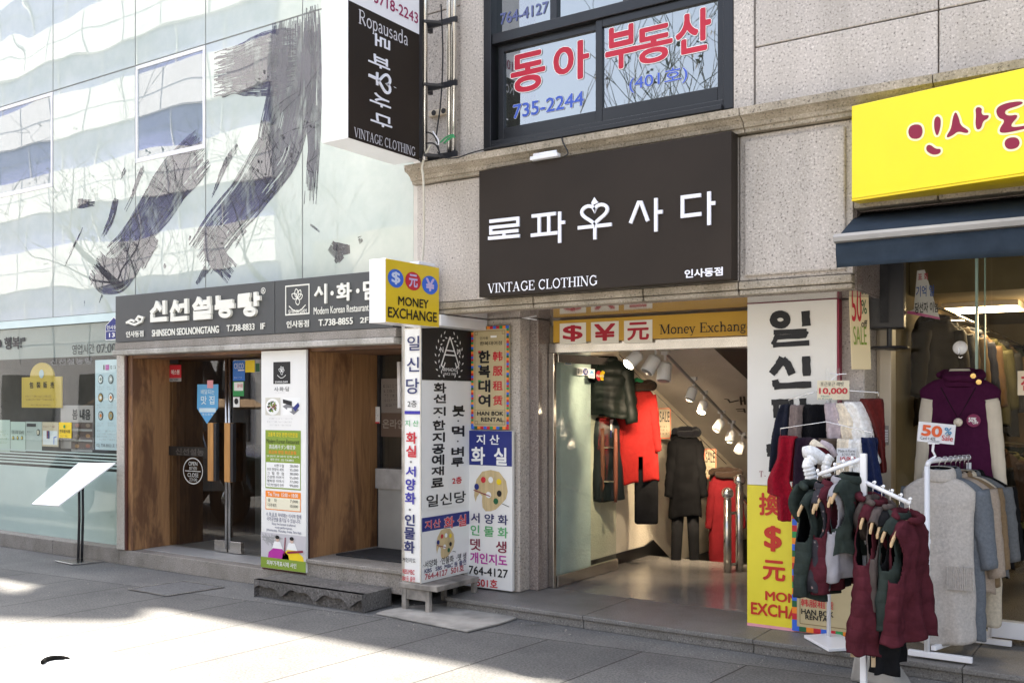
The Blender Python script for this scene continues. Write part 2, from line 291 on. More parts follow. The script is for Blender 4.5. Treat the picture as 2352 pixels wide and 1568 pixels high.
SERIF = {
 'V': (0.95, [([(0.14, 1), (0.48, 0)], TK), ([(0.8, 1), (0.5, 0)], TN), _sr(0.14, 0.97, .3), _sr(0.8, 0.97)]),
 'I': (0.42, [([(0.2, 1), (0.2, 0)], TK), _sr(0.2, 0.97, .34), _sr(0.2, 0.03, .34)]),
 'N': (1.0, [([(0.16, 1), (0.16, 0)], TN), ([(0.16, 1), (0.82, 0)], TK), ([(0.82, 1), (0.82, 0)], TN), _sr(0.12, 0.97), _sr(0.16, 0.03), _sr(0.82, 0.97)]),
 'T': (0.86, [([(0.42, 1), (0.42, 0)], TK), ([(0.04, 0.97), (0.8, 0.97)], TN), ([(0.05, 1), (0.05, 0.76)], TN), ([(0.79, 1), (0.79, 0.76)], TN), _sr(0.42, 0.03, .34)]),
 'A': (0.98, [([(0.14, 0), (0.46, 1)], TN), ([(0.46, 1), (0.8, 0)], TK), ([(0.24, 0.36), (0.68, 0.36)], TN), _sr(0.14, 0.03), _sr(0.8, 0.03, .3)]),
 'G': (0.98, [(arc(0.5, 0.5, 0.38, 0.47, 50, 330), TK * .8), ([(0.84, 0.4), (0.84, 0.1)], TK), _sr(0.8, 0.42, .3), ([(0.8, 0.72), (0.8, 0.98)], TN)]),
 'E': (0.84, [([(0.2, 1), (0.2, 0)], TK), ([(0.06, 0.97), (0.72, 0.97)], TN), ([(0.2, 0.52), (0.56, 0.52)], TN), ([(0.06, 0.03), (0.76, 0.03)], TN), ([(0.72, 1), (0.72, 0.76)], TN), ([(0.76, 0), (0.76, 0.26)], TN), ([(0.56, 0.4), (0.56, 0.64)], TN)]),
 'C': (0.92, [(arc(0.5, 0.5, 0.38, 0.47, 48, 318), TK * .8), ([(0.79, 0.7), (0.79, 0.98)], TN)]),
 'L': (0.82, [([(0.2, 1), (0.2, 0)], TK), _sr(0.2, 0.97, .32), ([(0.06, 0.03), (0.74, 0.03)], TN), ([(0.74, 0), (0.74, 0.28)], TN)]),
 'O': (1.0, [(arc(0.48, 0.5, 0.38, 0.47, 0, 360, 24), TK * .8)]),
 'H': (1.02, [([(0.2, 1), (0.2, 0)], TK), ([(0.8, 1), (0.8, 0)], TK), ([(0.2, 0.52), (0.8, 0.52)], TN), _sr(0.2, 0.97, .32), _sr(0.2, 0.03, .32), _sr(0.8, 0.97, .32), _sr(0.8, 0.03, .32)]),
 'M': (1.2, [([(0.18, 1), (0.18, 0)], TN), ([(0.2, 1), (0.58, 0.05)], TK), ([(0.58, 0.05), (0.96, 1)], TN), ([(0.98, 1), (0.98, 0)], TK), _sr(0.12, 0.97), _sr(0.18, 0.03), _sr(1.04, 0.97), _sr(0.98, 0.03, .32)]),
 'R': (0.95, [([(0.2, 1), (0.2, 0)], TK), ([(0.06, 0.97), (0.45, 0.97)] + arc(0.46, 0.74, 0.24, 0.23, 90, -90) + [(0.2, 0.5)], TN * 1.5), ([(0.42, 0.5), (0.82, 0.02)], TK), _sr(0.2, 0.03, .32)]),
 'o': (0.66, [(arc(0.32, 0.33, 0.25, 0.31, 0, 360, 20), TK * .75)]),
 'p': (0.7, [([(0.16, 0.64), (0.16, -0.28)], TK * .8), (arc(0.36, 0.33, 0.23, 0.31, 150, -150, 18), TK * .7), _sr(0.16, -0.26, .26), _sr(0.1, 0.62, .12)]),
 'a': (0.6, [(arc(0.28, 0.42, 0.17, 0.21, 150, 0, 8) + [(0.45, 0.08), (0.54, 0.04)], TK * .75), (arc(0.26, 0.18, 0.16, 0.15, 70, 380, 12), TK * .6)]),
 'u': (0.72, [([(0.16, 0.64), (0.16, 0.2)] + arc(0.34, 0.2, 0.18, 0.17, 180, 340, 8) + [(0.54, 0.26)], TK * .75), ([(0.56, 0.64), (0.56, 0.0)], TK * .8), _sr(0.1, 0.62, .14), _sr(0.5, 0.62, .14)]),
 's': (0.52, [(arc(0.25, 0.47, 0.15, 0.15, 30, 250, 8) + arc(0.25, 0.17, 0.16, 0.15, 70, -160, 8), TK * .65)]),
 'd': (0.72, [([(0.55, 1), (0.55, 0.02)], TK * .8), (arc(0.34, 0.33, 0.23, 0.31, 30, 330, 18), TK * .7), _sr(0.5, 0.98, .14)]),
 'n': (0.72, [([(0.16, 0.64), (0.16, 0)], TK * .8), ([(0.18, 0.44)] + arc(0.36, 0.42, 0.19, 0.2, 160, 0, 8) + [(0.55, 0)], TK * .7), _sr(0.16, 0.03), _sr(0.55, 0.03), _sr(0.09, 0.62, .12)]),
 'e': (0.58, [([(0.1, 0.36), (0.5, 0.36)], TN), (arc(0.3, 0.33, 0.22, 0.31, 8, 315, 18), TK * .7)]),
 'y': (0.66, [([(0.1, 0.64), (0.33, 0.04)], TK * .8), ([(0.56, 0.64), (0.3, -0.14)] + arc(0.2, -0.18, 0.1, 0.08, 0, -140, 5), TN), _sr(0.1, 0.62), _sr(0.56, 0.62, .2)]),
 'x': (0.66, [([(0.1, 0.64), (0.54, 0)], TK * .8), ([(0.54, 0.64), (0.1, 0)], TN), _sr(0.1, 0.62), _sr(0.54, 0.62), _sr(0.1, 0.03), _sr(0.54, 0.03)]),
 'c': (0.56, [(arc(0.3, 0.33, 0.22, 0.31, 45, 315, 16), TK * .7)]),
 'h': (0.72, [([(0.16, 1), (0.16, 0)], TK * .8), ([(0.18, 0.44)] + arc(0.36, 0.42, 0.19, 0.2, 160, 0, 8) + [(0.55, 0)], TK * .7), _sr(0.16, 0.03), _sr(0.55, 0.03), _sr(0.09, 0.98, .14)]),
 'g': (0.66, [(arc(0.28, 0.42, 0.18, 0.2, 0, 360, 14), TK * .6), (arc(0.28, -0.1, 0.22, 0.13, 90, 450, 14), TK * .5), ([(0.14, 0.28), (0.12, 0.12), (0.3, 0.04)], TN), ([(0.42, 0.56), (0.58, 0.62)], TN)]),
 ' ': (0.4, [])}
def ribbon(pts, wd, jag=0.0, close=False):
    """flat outline of a pen stroke: list of (left, right) 2D pairs; wd number or per-point list"""
    n = len(pts); out = []
    ww = wd if isinstance(wd, (list, tuple)) else [wd] * n
    for i, p in enumerate(pts):
        if close: a, b = pts[(i - 1) % n], pts[(i + 1) % n]
        else: a, b = pts[max(0, i - 1)], pts[min(n - 1, i + 1)]
        # mitre from neighbouring segments
        d1 = Vector((p[0] - a[0], p[1] - a[1])); d2 = Vector((b[0] - p[0], b[1] - p[1]))
        if d1.length < 1e-9: d1 = d2
        if d2.length < 1e-9: d2 = d1
        d1 = d1.normalized(); d2 = d2.normalized()
        n1 = Vector((-d1.y, d1.x)); n2 = Vector((-d2.y, d2.x)); m = n1 + n2
        m = m.normalized() if m.length > 1e-3 else n1
        k = 1 / max(0.5, m.dot(n1)); h = ww[i] * 0.5 * k * (1 + random.uniform(-jag, jag))
        out.append((Vector(p) + m * h, Vector(p) - m * h * (1 + random.uniform(-jag, jag))))
    return out

class Sign:
    """a board: origin top-left, ux to the right, dn downward, normal out; everything printed becomes children"""
    def __init__(s, root, tl, ux, W, H, up=ZU):
        s.root = root; s.o = Vector(tl); s.ux = Vector(ux).normalized(); s.dn = -Vector(up).normalized(); s.n = s.ux.cross(-s.dn).normalized()
        s.W, s.H = W, H; s.acc = {}; s.k = 0
    def pt(s, x, y, off=0): return s.o + s.ux * x + s.dn * y + s.n * off
    def uv(s, u, v): p = on_plane(u, v, s.o, s.n) - s.o; return p.dot(s.ux), p.dot(s.dn)
    def bx(s, z, x0, y0, x1, y1):
        xm, ym = (x0 + x1) / 2, (y0 + y1) / 2
        return (s.uv(*z(x0, ym))[0], s.uv(*z(xm, y0))[1], s.uv(*z(x1, ym))[0], s.uv(*z(xm, y1))[1])
    def mb(s, part, mat): return s.acc.setdefault((part, mat), MB())
    def body(s, mat, thick, name='panel', bevel=0.004, parent=None, m=0):
        b = MB(); b.obox(s.pt(-m, -m), s.ux * (s.W + 2 * m), s.dn * (s.H + 2 * m), -s.n * thick); return obj(name, b, mat, parent or s.root, bevel=bevel)
    def rect(s, b, mat, part='printed_panel', lvl=1, z=None):
        if z: b = s.bx(z, *b)
        o = lvl * 0.0022; x0, y0, x1, y1 = b
        s.mb(part, mat).quad(s.pt(x0, y1, o), s.pt(x1, y1, o), s.pt(x1, y0, o), s.pt(x0, y0, o))
    def poly(s, pts, mat, part='emblem', lvl=1, z=None):
        if z: pts = [s.uv(*z(*p)) for p in pts]
        s.mb(part, mat).add([s.pt(x, y, lvl * 0.0022) for x, y in pts], [tuple(range(len(pts)))])
    def disc(s, cx, cy, rx, ry, mat, part='emblem', lvl=1, n=28): s.poly([(cx + rx * math.cos(2 * math.pi * k / n), cy + ry * math.sin(2 * math.pi * k / n)) for k in range(n)], mat, part, lvl)
    def frame(s, b, t, mat, part='border', lvl=1):
        x0, y0, x1, y1 = b
        for q in ((x0, y0, x1, y0 + t), (x0, y1 - t, x1, y1), (x0, y0 + t, x0 + t, y1 - t), (x1 - t, y0 + t, x1, y1 - t)): s.rect(q, mat, part, lvl)
    def stroke(s, pts, wd, mat, part='lettering', lvl=2, z=None, jag=0.0, thick=0.0, close=False, cap=0):
        if z: pts = [s.uv(*z(*p)) for p in pts]
        pts = [Vector(p) for p in pts]
        if cap and not close:
            pts[0] = pts[0] - (pts[1] - pts[0]).normalized() * cap; pts[-1] = pts[-1] + (pts[-1] - pts[-2]).normalized() * cap
        s.k = (s.k + 1) % 40
        o = lvl * 0.0022 + s.k * 0.00004
        rb = ribbon([tuple(p) for p in pts], wd, jag, close); m = s.mb(part, mat)
        n = len(rb); vs = []
        for a, b in rb: vs += [s.pt(a[0], a[1], o + thick), s.pt(b[0], b[1], o + thick)]
        fs = [(2 * i, 2 * i + 1, 2 * ((i + 1) % n) + 1, 2 * ((i + 1) % n)) for i in range(n if close else n - 1)]
        if thick:
            q = len(vs)
            for a, b in rb: vs += [s.pt(a[0], a[1], 0), s.pt(b[0], b[1], 0)]
            for i in range(n if close else n - 1):
                j = (i + 1) % n
                fs += [(2 * i, 2 * j, q + 2 * j, q + 2 * i), (2 * i + 1, 2 * j + 1, q + 2 * j + 1, q + 2 * i + 1)]
            if not close: fs += [(0, 1, q + 1, q), (2 * n - 2, 2 * n - 1, q + 2 * n - 1, q + 2 * n - 2)]
        m.add(vs, fs)
    def text(s, body, b, mat, bold=0.0, z=None, part='lettering', lvl=2, rot=0, thick=0.0, outline=None, sp=1.0, align='CENTER', line=1.0, skew=0):
        if z: b = s.bx(z, *b)
        x0, y0, x1, y1 = b
        def tr(vs):
            if rot == 90: return [Vector((v.y, -v.x, v.z)) for v in vs]
            if rot == -90: return [Vector((-v.y, v.x, v.z)) for v in vs]
            return vs
        vs, fs = glyphs(body, 0.0, 0.05 if thick else 0.0, sp, align, line); vs = tr(vs)
        if not vs: return
        ax, bx_ = min(v.x for v in vs), max(v.x for v in vs); ay, by = min(v.y for v in vs), max(v.y for v in vs)
        kx, ky = (x1 - x0) / max(1e-6, bx_ - ax), (y1 - y0) / max(1e-6, by - ay)
        bd = max(0.0, bold) * 0.9; hpx, hpy = bd * min(kx, ky * 1.2), bd * ky
        wx, wy_ = (x1 - x0), (y1 - y0)
        sxx, syy = max(0.3, (wx - 2 * hpx) / max(wx, 1e-6)), max(0.3, (wy_ - 2 * hpy) / max(wy_, 1e-6))   # keep the bold word inside its box
        def put(rad, mat, lv, th, pn):
            nd = 1 if rad <= 0.004 else (6 if rad < 0.03 else 12); m = s.mb(pn, mat)
            rx, ry = rad * min(kx, ky * 1.2), rad * ky
            for k in range(nd):
                ox = rx * math.cos(2 * math.pi * k / nd + .26) if nd > 1 else 0; oy = ry * math.sin(2 * math.pi * k / nd + .26) if nd > 1 else 0
                if nd == 6: ox, oy = max(-rx, min(rx, ox * 1.15)), max(-ry, min(ry, oy * 1.15))
                o = lv * 0.0022 + k * 0.00003
                m.add([s.pt(x0 + hpx + ((v.x - ax) * kx) * sxx + ox, y0 + hpy + ((by - v.y) * ky) * syy + oy, o + (th if v.z > 0 else 0)) for v in vs], fs)
        if outline:
            put(bd + outline[0], outline[1], lvl, 0, part)
            lvl += 0.6
        put(bd, mat, lvl, thick, part)
    def serif(s, body, b, mat, z=None, part='lettering', lvl=2, thick=0.0):
        if z: b = s.bx(z, *b)
        x0, y0, x1, y1 = b
        tw = sum(SERIF[c][0] for c in body); kx = (x1 - x0) / tw; ky = (y1 - y0); x = 0
        for c in body:
            adv, st = SERIF[c]
            for pts, wd in st:
                q = [(x0 + (x + p[0]) * kx, y1 - p[1] * ky) for p in pts]
                s.stroke(q, wd * min(kx, ky) * (1.0 if wd > 0.08 else 1.15), mat, part, lvl, thick=thick)
            x += adv
    def scribble(s, b, mat, rows, z=None, lvl=2, part='small_print', dens=0.62, seed=1):
        if z: b = s.bx(z, *b)
        rnd = random.Random(seed); x0, y0, x1, y1 = b; h = (y1 - y0) / rows
        for r in range(rows):
            x = x0 + rnd.uniform(0, 0.1) * (x1 - x0); xe = x1 - rnd.uniform(0, 0.25) * (x1 - x0)
            while x < xe:
                wd = rnd.uniform(0.5, 1.2) * h * 0.6
                yc = y0 + h * (r + 0.5)
                q = rnd.random()
                if q < 0.4: s.rect((x, yc - h * 0.25, x + h * 0.09, yc + h * 0.25), mat, part, lvl)
                if q > 0.2: s.rect((x + h * 0.1, yc - h * 0.22, x + wd * 0.7, yc - h * 0.13), mat, part, lvl)
                if q < 0.8: s.rect((x + h * 0.1, yc + h * 0.14, x + wd * 0.75, yc + h * 0.23), mat, part, lvl)
                x += wd + (h * 0.3 if rnd.random() < 0.25 else h * 0.06)
    def done(s):
        for (part, mat), m in s.acc.items(): obj(part, m, mat, s.root, recalc=False)
        s.acc = {}
        return s.root
def y_sign(name, label, cat, z, x0, x1, yt, yb, Y, thick, mat, group=None, xm=None, bevel=0.004):
    """board on a plane facing the street, measured from the photo"""
    ym = (yt + yb) / 2
    X0, X1 = on_y(*z(x0, ym), Y).x, on_y(*z(x1, ym), Y).x
    xm = (x0 + x1) / 2 if xm is None else xm
    Zt, Zb = on_y(*z(xm, yt), Y).z, on_y(*z(xm, yb), Y).z
    root = thing(name, label, cat, ((X0 + X1) / 2, Y + thick / 2, Zb), group)
    s = Sign(root, (X0, Y, Zt), (1, 0, 0), X1 - X0, Zt - Zb)
    if mat is not None: s.body(mat, thick, bevel=bevel)
    return s
# ================================================================ the setting
def pavement_mat():
    m, ns, ln, b = new_mat('pavement_slabs')
    gm = node(ns, 'ShaderNodeNewGeometry'); sp = node(ns, 'ShaderNodeSeparateXYZ'); ln.new(gm.outputs['Position'], sp.inputs[0])
    def mth(op, a, b_=None, c=None):
        n = node(ns, 'ShaderNodeMath', operation=op)
        for i, x in enumerate((a, b_, c)):
            if x is None: continue
            if isinstance(x, (int, float)): n.inputs[i].default_value = x
            else: ln.new(x, n.inputs[i])
        return n.outputs[0]
    nz0 = node(ns, 'ShaderNodeTexNoise', Scale=6.0, Detail=2); ln.new(gm.outputs['Position'], nz0.inputs['Vector'])
    wob = mth('MULTIPLY', mth('SUBTRACT', nz0.outputs['Fac'], 0.5), 0.008)
    xr = mth('ADD', mth('SUBTRACT', sp.outputs['X'], mth('MULTIPLY', sp.outputs['Y'], 0.0757)), wob)
    q = mth('DIVIDE', mth('ADD', xr, 4.88 + 71), 0.71)
    fr = mth('ABSOLUTE', mth('SUBTRACT', mth('FRACT', q), 0.5))
    joint = mth('GREATER_THAN', fr, 0.491)
    edge = mth('SUBTRACT', sp.outputs['Y'], mth('MULTIPLY', mth('ADD', sp.outputs['X'], 5.0), 0.09))
    strip = mth('GREATER_THAN', edge, 5.9)
    sj = mth('LESS_THAN', mth('ABSOLUTE', mth('SUBTRACT', edge, 5.9)), 0.005)
    jn = mth('MAXIMUM', mth('MULTIPLY', joint, mth('SUBTRACT', 1, strip)), sj)
    n1 = node(ns, 'ShaderNodeTexNoise', Scale=62, Detail=4, Roughness=0.75); ln.new(gm.outputs['Position'], n1.inputs['Vector'])
    n2 = node(ns, 'ShaderNodeTexNoise', Scale=1.3, Detail=9, Roughness=0.72); ln.new(gm.outputs['Position'], n2.inputs['Vector'])
    r1 = node(ns, 'ShaderNodeValToRGB'); e = r1.color_ramp.elements
    e[0].position = 0.3; e[0].color = (0.053, 0.053, 0.053, 1); e[1].position = 0.7; e[1].color = (0.215, 0.213, 0.207, 1)
    ln.new(n1.outputs['Fac'], r1.inputs[0])
    r2 = node(ns, 'ShaderNodeValToRGB'); e = r2.color_ramp.elements
    e[0].position = 0.33; e[0].color = (0.72, 0.72, 0.73, 1); e[1].position = 0.6; e[1].color = (1.05, 1.04, 1.02, 1)
    ln.new(n2.outputs['Fac'], r2.inputs[0])
    mx = node(ns, 'ShaderNodeMix', data_type='RGBA', blend_type='MULTIPLY'); mx.inputs[0].default_value = 1
    ln.new(r1.outputs[0], mx.inputs[6]); ln.new(r2.outputs[0], mx.inputs[7])
    # slab to slab tone
    wn = node(ns, 'ShaderNodeTexWhiteNoise', noise_dimensions='1D'); ln.new(mth('FLOOR', q), wn.inputs['W'])
    tone = mth('MULTIPLY_ADD', wn.outputs['Value'], 0.16, 0.9)
    tone = mth('MULTIPLY', tone, mth('MULTIPLY_ADD', strip, 0.22, 1.0))
    m2 = node(ns, 'ShaderNodeMix', data_type='RGBA', blend_type='MULTIPLY'); m2.inputs[0].default_value = 1
    ln.new(mx.outputs[2], m2.inputs[6])
    cb = node(ns, 'ShaderNodeCombineColor'); [ln.new(tone, cb.inputs[i]) for i in range(3)]; ln.new(cb.outputs[0], m2.inputs[7])
    # small dark stains
    n3 = node(ns, 'ShaderNodeTexNoise', Scale=3.1, Detail=5, Roughness=0.6); ln.new(gm.outputs['Position'], n3.inputs['Vector'])
    st = node(ns, 'ShaderNodeValToRGB'); e = st.color_ramp.elements
    e[0].position = 0.63; e[0].color = (0, 0, 0, 1); e[1].position = 0.74; e[1].color = (0.55, 0.55, 0.55, 1)
    ln.new(n3.outputs['Fac'], st.inputs[0])
    m4 = node(ns, 'ShaderNodeMix', data_type='RGBA'); ln.new(st.outputs[0], m4.inputs[0]); ln.new(m2.outputs[2], m4.inputs[6]); m4.inputs[7].default_value = (0.06, 0.058, 0.055, 1)
    vo = node(ns, 'ShaderNodeTexVoronoi', Scale=1.9); ln.new(gm.outputs['Position'], vo.inputs['Vector'])
    gum = mth('MULTIPLY', mth('LESS_THAN', vo.outputs['Distance'], 0.045), 0.45)
    m5 = node(ns, 'ShaderNodeMix', data_type='RGBA'); ln.new(gum, m5.inputs[0]); ln.new(m4.outputs[2], m5.inputs[6]); m5.inputs[7].default_value = (0.05, 0.05, 0.05, 1); m4 = m5
    m3 = node(ns, 'ShaderNodeMix', data_type='RGBA'); ln.new(jn, m3.inputs[0]); ln.new(m4.outputs[2], m3.inputs[6]); m3.inputs[7].default_value = (0.03, 0.028, 0.026, 1)
    ln.new(m3.outputs[2], b.inputs['Base Color']); b.inputs['Roughness'].default_value = 0.72; b.inputs['Specular IOR Level'].default_value = 0.3
    h = mth('SUBTRACT', mth('MULTIPLY', n1.outputs['Fac'], 0.3), jn)
    bp = node(ns, 'ShaderNodeBump', Strength=0.5, Distance=0.006); ln.new(h, bp.inputs['Height']); ln.new(bp.outputs[0], b.inputs['Normal'])
    return m
b = MB(); b.quad((-150, -6, 0), (150, -6, 0), (150, 9, 0), (-150, 9, 0)); tag(obj('pavement', b, pavement_mat()), kind='structure')
b = MB(); b.quad((-300, -300, -0.06), (300, -300, -0.06), (300, 300, -0.06), (-300, 300, -0.06))
tag(obj('ground', b, M('asphalt', (0.055, 0.055, 0.057), 0.85, var=0.3, scale=1.5, bump=0.4, bscale=150)), kind='structure')

# ================================================================ granite building (right)
FY = 6.30
gb = thing('granite_building', 'pinkish grey granite shop building with a dark upper window and open shop doorways', 'building', (-1.5, 6.9, 0))
gx0, gx1 = -5.16, 4.5
WX0, WX1, WZ0, WZ1 = -4.48, -2.436, 3.66, 6.2
PLASTER = M('cream_plaster', (0.80, 0.72, 0.58), 0.9, var=0.05, scale=6, bump=0.7, bscale=55)
b = MB()                                                       # masonry core behind the cladding
b.box(gx0 + .02, WX0 - .03, FY + .14, 7.4, 2.47, 9.0); b.box(WX1 + .03, gx1, FY + .05, 7.4, 2.92, 9.0)
b.box(WX0 - .03, WX1 + .03, FY + .05, 7.4, 2.47, WZ0 - .02); b.box(WX0 - .03, WX1 + .03, FY + .05, 7.4, WZ1, 9.0)
b.box(gx0 + .02, gx1, 7.4, 16, 3.0, 9.0)
obj('wall', b, GRANITE_DARK, gb)
cl = MB()                                                      # cladding slabs with open joints
g = 0.004
def slab(x0, x1, z0, z1, y=FY, t=0.05): cl.box(x0 + g, x1 - g, y, y + t, z0 + g, z1 - g)
for z0, z1 in ((3.62, 4.9), (4.9, 6.2), (6.2, 7.6), (7.6, 9)):
    slab(-5.14, -4.72, z0, z1, FY + .09); slab(-4.72, WX0, z0, z1, FY, .14)
    slab(WX1, -2.29, z0, z1, FY - .012)
for z0, z1 in ((3.62, 4.035), (4.035, 5.1), (5.1, 6.2), (6.2, 7.6), (7.6, 9)):
    slab(-2.29, -1.158, z0, z1); slab(-1.158, 0.05, z0, z1); slab(0.05, 1.5, z0, z1); slab(1.5, 4.5, z0, z1)
for z0, z1 in ((6.2, 7.6), (7.6, 9)): slab(WX0, WX1, z0, z1)
slab(-5.16, -4.02, 2.50, 3.47); slab(-4.02, -2.40, 2.50, 3.47)
slab(-2.40, -1.655, 2.50, 3.47, FY + .012)
for x0, x1 in ((-1.655, -1.158), (-1.158, 0.05), (0.05, 1.5), (1.5, 4.5)): slab(x0, x1, 2.98, 3.47)
obj('stone_cladding', cl, GRANITE, gb, bevel=0.006)
b = MB(); b.box(-2.358, -1.70, FY - .016, FY + .008, 2.53, 3.43); obj('stone_panel', b, GRANITE, gb, bevel=0.03)
b = MB()
for x0, x1 in ((gx0, -4.02), (-4.02, -3.1), (-3.1, -2.40), (-2.40, -1.655)):
    b.box(x0 + g, x1 - g, FY - .014, FY + .10, 2.445, 2.498); b.box(x0 + g, x1 - g, FY - .004, FY + .10, 2.408, 2.441)
for x0, x1 in ((-1.65, -1.158), (-1.158, 0.05), (0.05, 1.5), (1.5, 4.5)): b.box(x0 + g, x1 - g, FY - .018, FY + .10, 2.90, 2.976)
objs('moulding', b, GRANITE_DARK, gb, bevel=0.008)
def extr(mb, prof, x0, x1): mb.loft([[Vector((x, y, z)) for y, z in prof] for x in (x0, x1)])
b = MB()
pf = [(6.32, 3.475), (6.265, 3.475), (6.262, 3.50), (6.245, 3.505), (6.235, 3.53), (6.20, 3.555), (6.185, 3.56), (6.165, 3.565), (6.160, 3.615), (6.32, 3.617)]
for x0, x1 in ((gx0 - .02, -4.0), (-4.0, -2.345), (-2.345, -1.165), (-1.165, 0.05), (0.05, 4.5)): extr(b, pf, x0 + .003, x1 - .003)
objs('cornice', b, GRANITE_DARK, gb)
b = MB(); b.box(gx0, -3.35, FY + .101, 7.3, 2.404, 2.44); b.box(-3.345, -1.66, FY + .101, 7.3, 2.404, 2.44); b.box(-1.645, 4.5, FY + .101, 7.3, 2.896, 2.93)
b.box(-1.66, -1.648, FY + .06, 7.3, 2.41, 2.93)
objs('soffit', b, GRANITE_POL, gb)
b = MB(); b.box(-5.2, -4.55, 6.915, 7.25, 0.1, 2.403)
b2 = MB(); b2.box(-4.549, -4.46, 7.06, 7.26, 0.101, 2.402)
obj('column', b, GRANITE, gb, bevel=0.012); obj('column', b2, GRANITE_POL, gb, bevel=0.01)
b = MB(); b.box(-2.5, -1.737, 6.90, 7.45, 0.1, 2.403); obj('column', b, GRANITE, gb, bevel=0.012)
b = MB(); b.box(-1.737, -1.66, 6.905, 7.2, 2.41, 2.89); obj('column', b, GRANITE, gb)
# steps
b = MB()
for x0, x1 in ((-4.97, -3.67), (-3.67, -2.35), (-2.35, -1.05), (-1.05, 0.3), (0.3, 4.5)):
    b.box(x0 + .002, x1 - .002, 6.43, 7.235, 0.066, 0.1); b.box(x0 + .002, x1 - .002, 6.447, 7.1, 0.0, 0.0655)
objs('step', b, STEP_STONE, gb, bevel=0.006)
# upper window
b = MB(); wy = FY + .05
b.box(WX0, WX0 + .07, wy - .06, wy + .1, WZ0, WZ1); b.box(WX1 - .07, WX1, wy - .06, wy + .1, WZ0, WZ1)
b.box(WX0 + .07, WX1 - .07, wy - .06, wy + .1, WZ0, WZ0 + .07); b.box(WX0 + .07, WX1 - .07, wy - .045, wy + .1, 4.485, 4.565)
b.box(WX0 + .07, WX1 - .07, wy - .03, wy + .1, WZ1 - .07, WZ1)
b.box(WX0 + .1, WX1 - .07, wy - .09, wy - .061, WZ0 - .005, WZ0 + .03)
win = obj('window', b, DARK_FRAME, gb, bevel=0.004)
mx = on_y(1379, 180, wy).x
b = MB(); z0, z1 = WZ0 + .07, 4.485
for x0, x1, yo in ((WX0 + .09, mx + .035, 0.03), (mx - .03, WX1 - .07, 0.0)):
    y0 = wy + yo - .02
    b.box(x0, x0 + .055, y0, y0 + .04, z0, z1); b.box(x1 - .055, x1, y0, y0 + .04, z0, z1)
    b.box(x0 + .055, x1 - .055, y0, y0 + .04, z0, z0 + .105); b.box(x0 + .055, x1 - .055, y0, y0 + .04, z1 - .06, z1)
b.box(-3.9, -3.84, wy - .01, wy + .05, 4.565, WZ1); b.box(WX1 - .85, WX1 - .79, wy - .01, wy + .05, 4.565, WZ1)
obj('sash', b, DARK_FRAME, win, bevel=0.004)
b = MB(); b.quad((WX0 + .1, wy + .03, z0), (mx, wy + .03, z0), (mx, wy + .03, z1), (WX0 + .1, wy + .03, z1))
b.quad((mx, wy + .0, z0), (WX1 - .1, wy + .0, z0), (WX1 - .1, wy + .0, z1), (mx, wy + .0, z1)); b.quad((WX0 + .07, wy + .02, 4.565), (WX1 - .07, wy + .02, 4.565), (WX1 - .07, wy + .02, WZ1), (WX0 + .07, wy + .02, WZ1))
obj('pane', b, glass('reflective_window_glass', (0.55, 0.62, 0.58), ior=4.2, wav=0.05), win)
b = MB(); b.box(WX0 + .1, WX1 - .1, 6.9, 6.95, 3.7, 6.2); obj('blind', b, M('pale_office_blind', (0.45, 0.52, 0.48), 0.8, var=0.25, scale=1.2), win)
# interior of the stair shop
b = MB(); LX = -4.55; RXW = -2.46
b.box(LX - .1, LX, 7.26, 15, -3, 3); obj('interior_wall', b, PLASTER, gb); b = MB(); b.box(LX, -4.472, 7.45, 7.99, 0.1, 2.36); obj('interior_wall', b, M('cool_white_wall', (0.66, 0.70, 0.69), .85, bump=.5, bscale=50), gb)
b = MB(); b.box(RXW, RXW + .1, 7.46, 15, -3, 3); b.box(LX, RXW, 14, 14.1, -3, 2.5); obj('interior_wall', b, M('interior_paint', (0.55, 0.49, 0.42), 0.9), gb)
b = MB()
b.prism([(LX, 7.3, 2.36), (LX, 8.3, 2.36), (LX, 14.5, -0.26), (LX, 14.5, -0.1), (LX, 8.3, 2.5), (LX, 7.3, 2.5)], (RXW - LX, 0, 0))
obj('sloped_ceiling', b, M('ceiling_paint', (0.50, 0.46, 0.42), 0.9, var=0.06, bump=0.5, bscale=60), gb)
b = MB(); b.box(LX, RXW, 7.236, 9.35, -0.05, 0.1)
for k in range(9): b.box(LX, RXW, 9.35 + .29 * k, 9.35 + .29 * (k + 1), -0.7 - .17 * k, 0.1 - .17 * (k + 1))
b2 = MB()
obj('lobby_floor', b, LOBBY_STONE, gb)
b2.box(LX, LX + .015, 8.0, 9.25, 0.1, 0.21); b2.prism([(LX, 9.25, 0.21), (LX, 9.45, 0.25), (LX, 12, -1.25), (LX, 12, -1.6), (LX, 9.25, 0.1)], (0.015, 0, 0)); obj('skirting', b2, M('black_skirting', (0.015, 0.015, 0.015), 0.3), gb)
b = MB(); b.box(-4.45, -2.505, 7.215, 7.275, 2.118, 2.2); b.box(-4.455, -4.40, 7.215, 7.26, 0.1, 2.117); objs('door_frame', b, STEEL, gb, bevel=0.004)
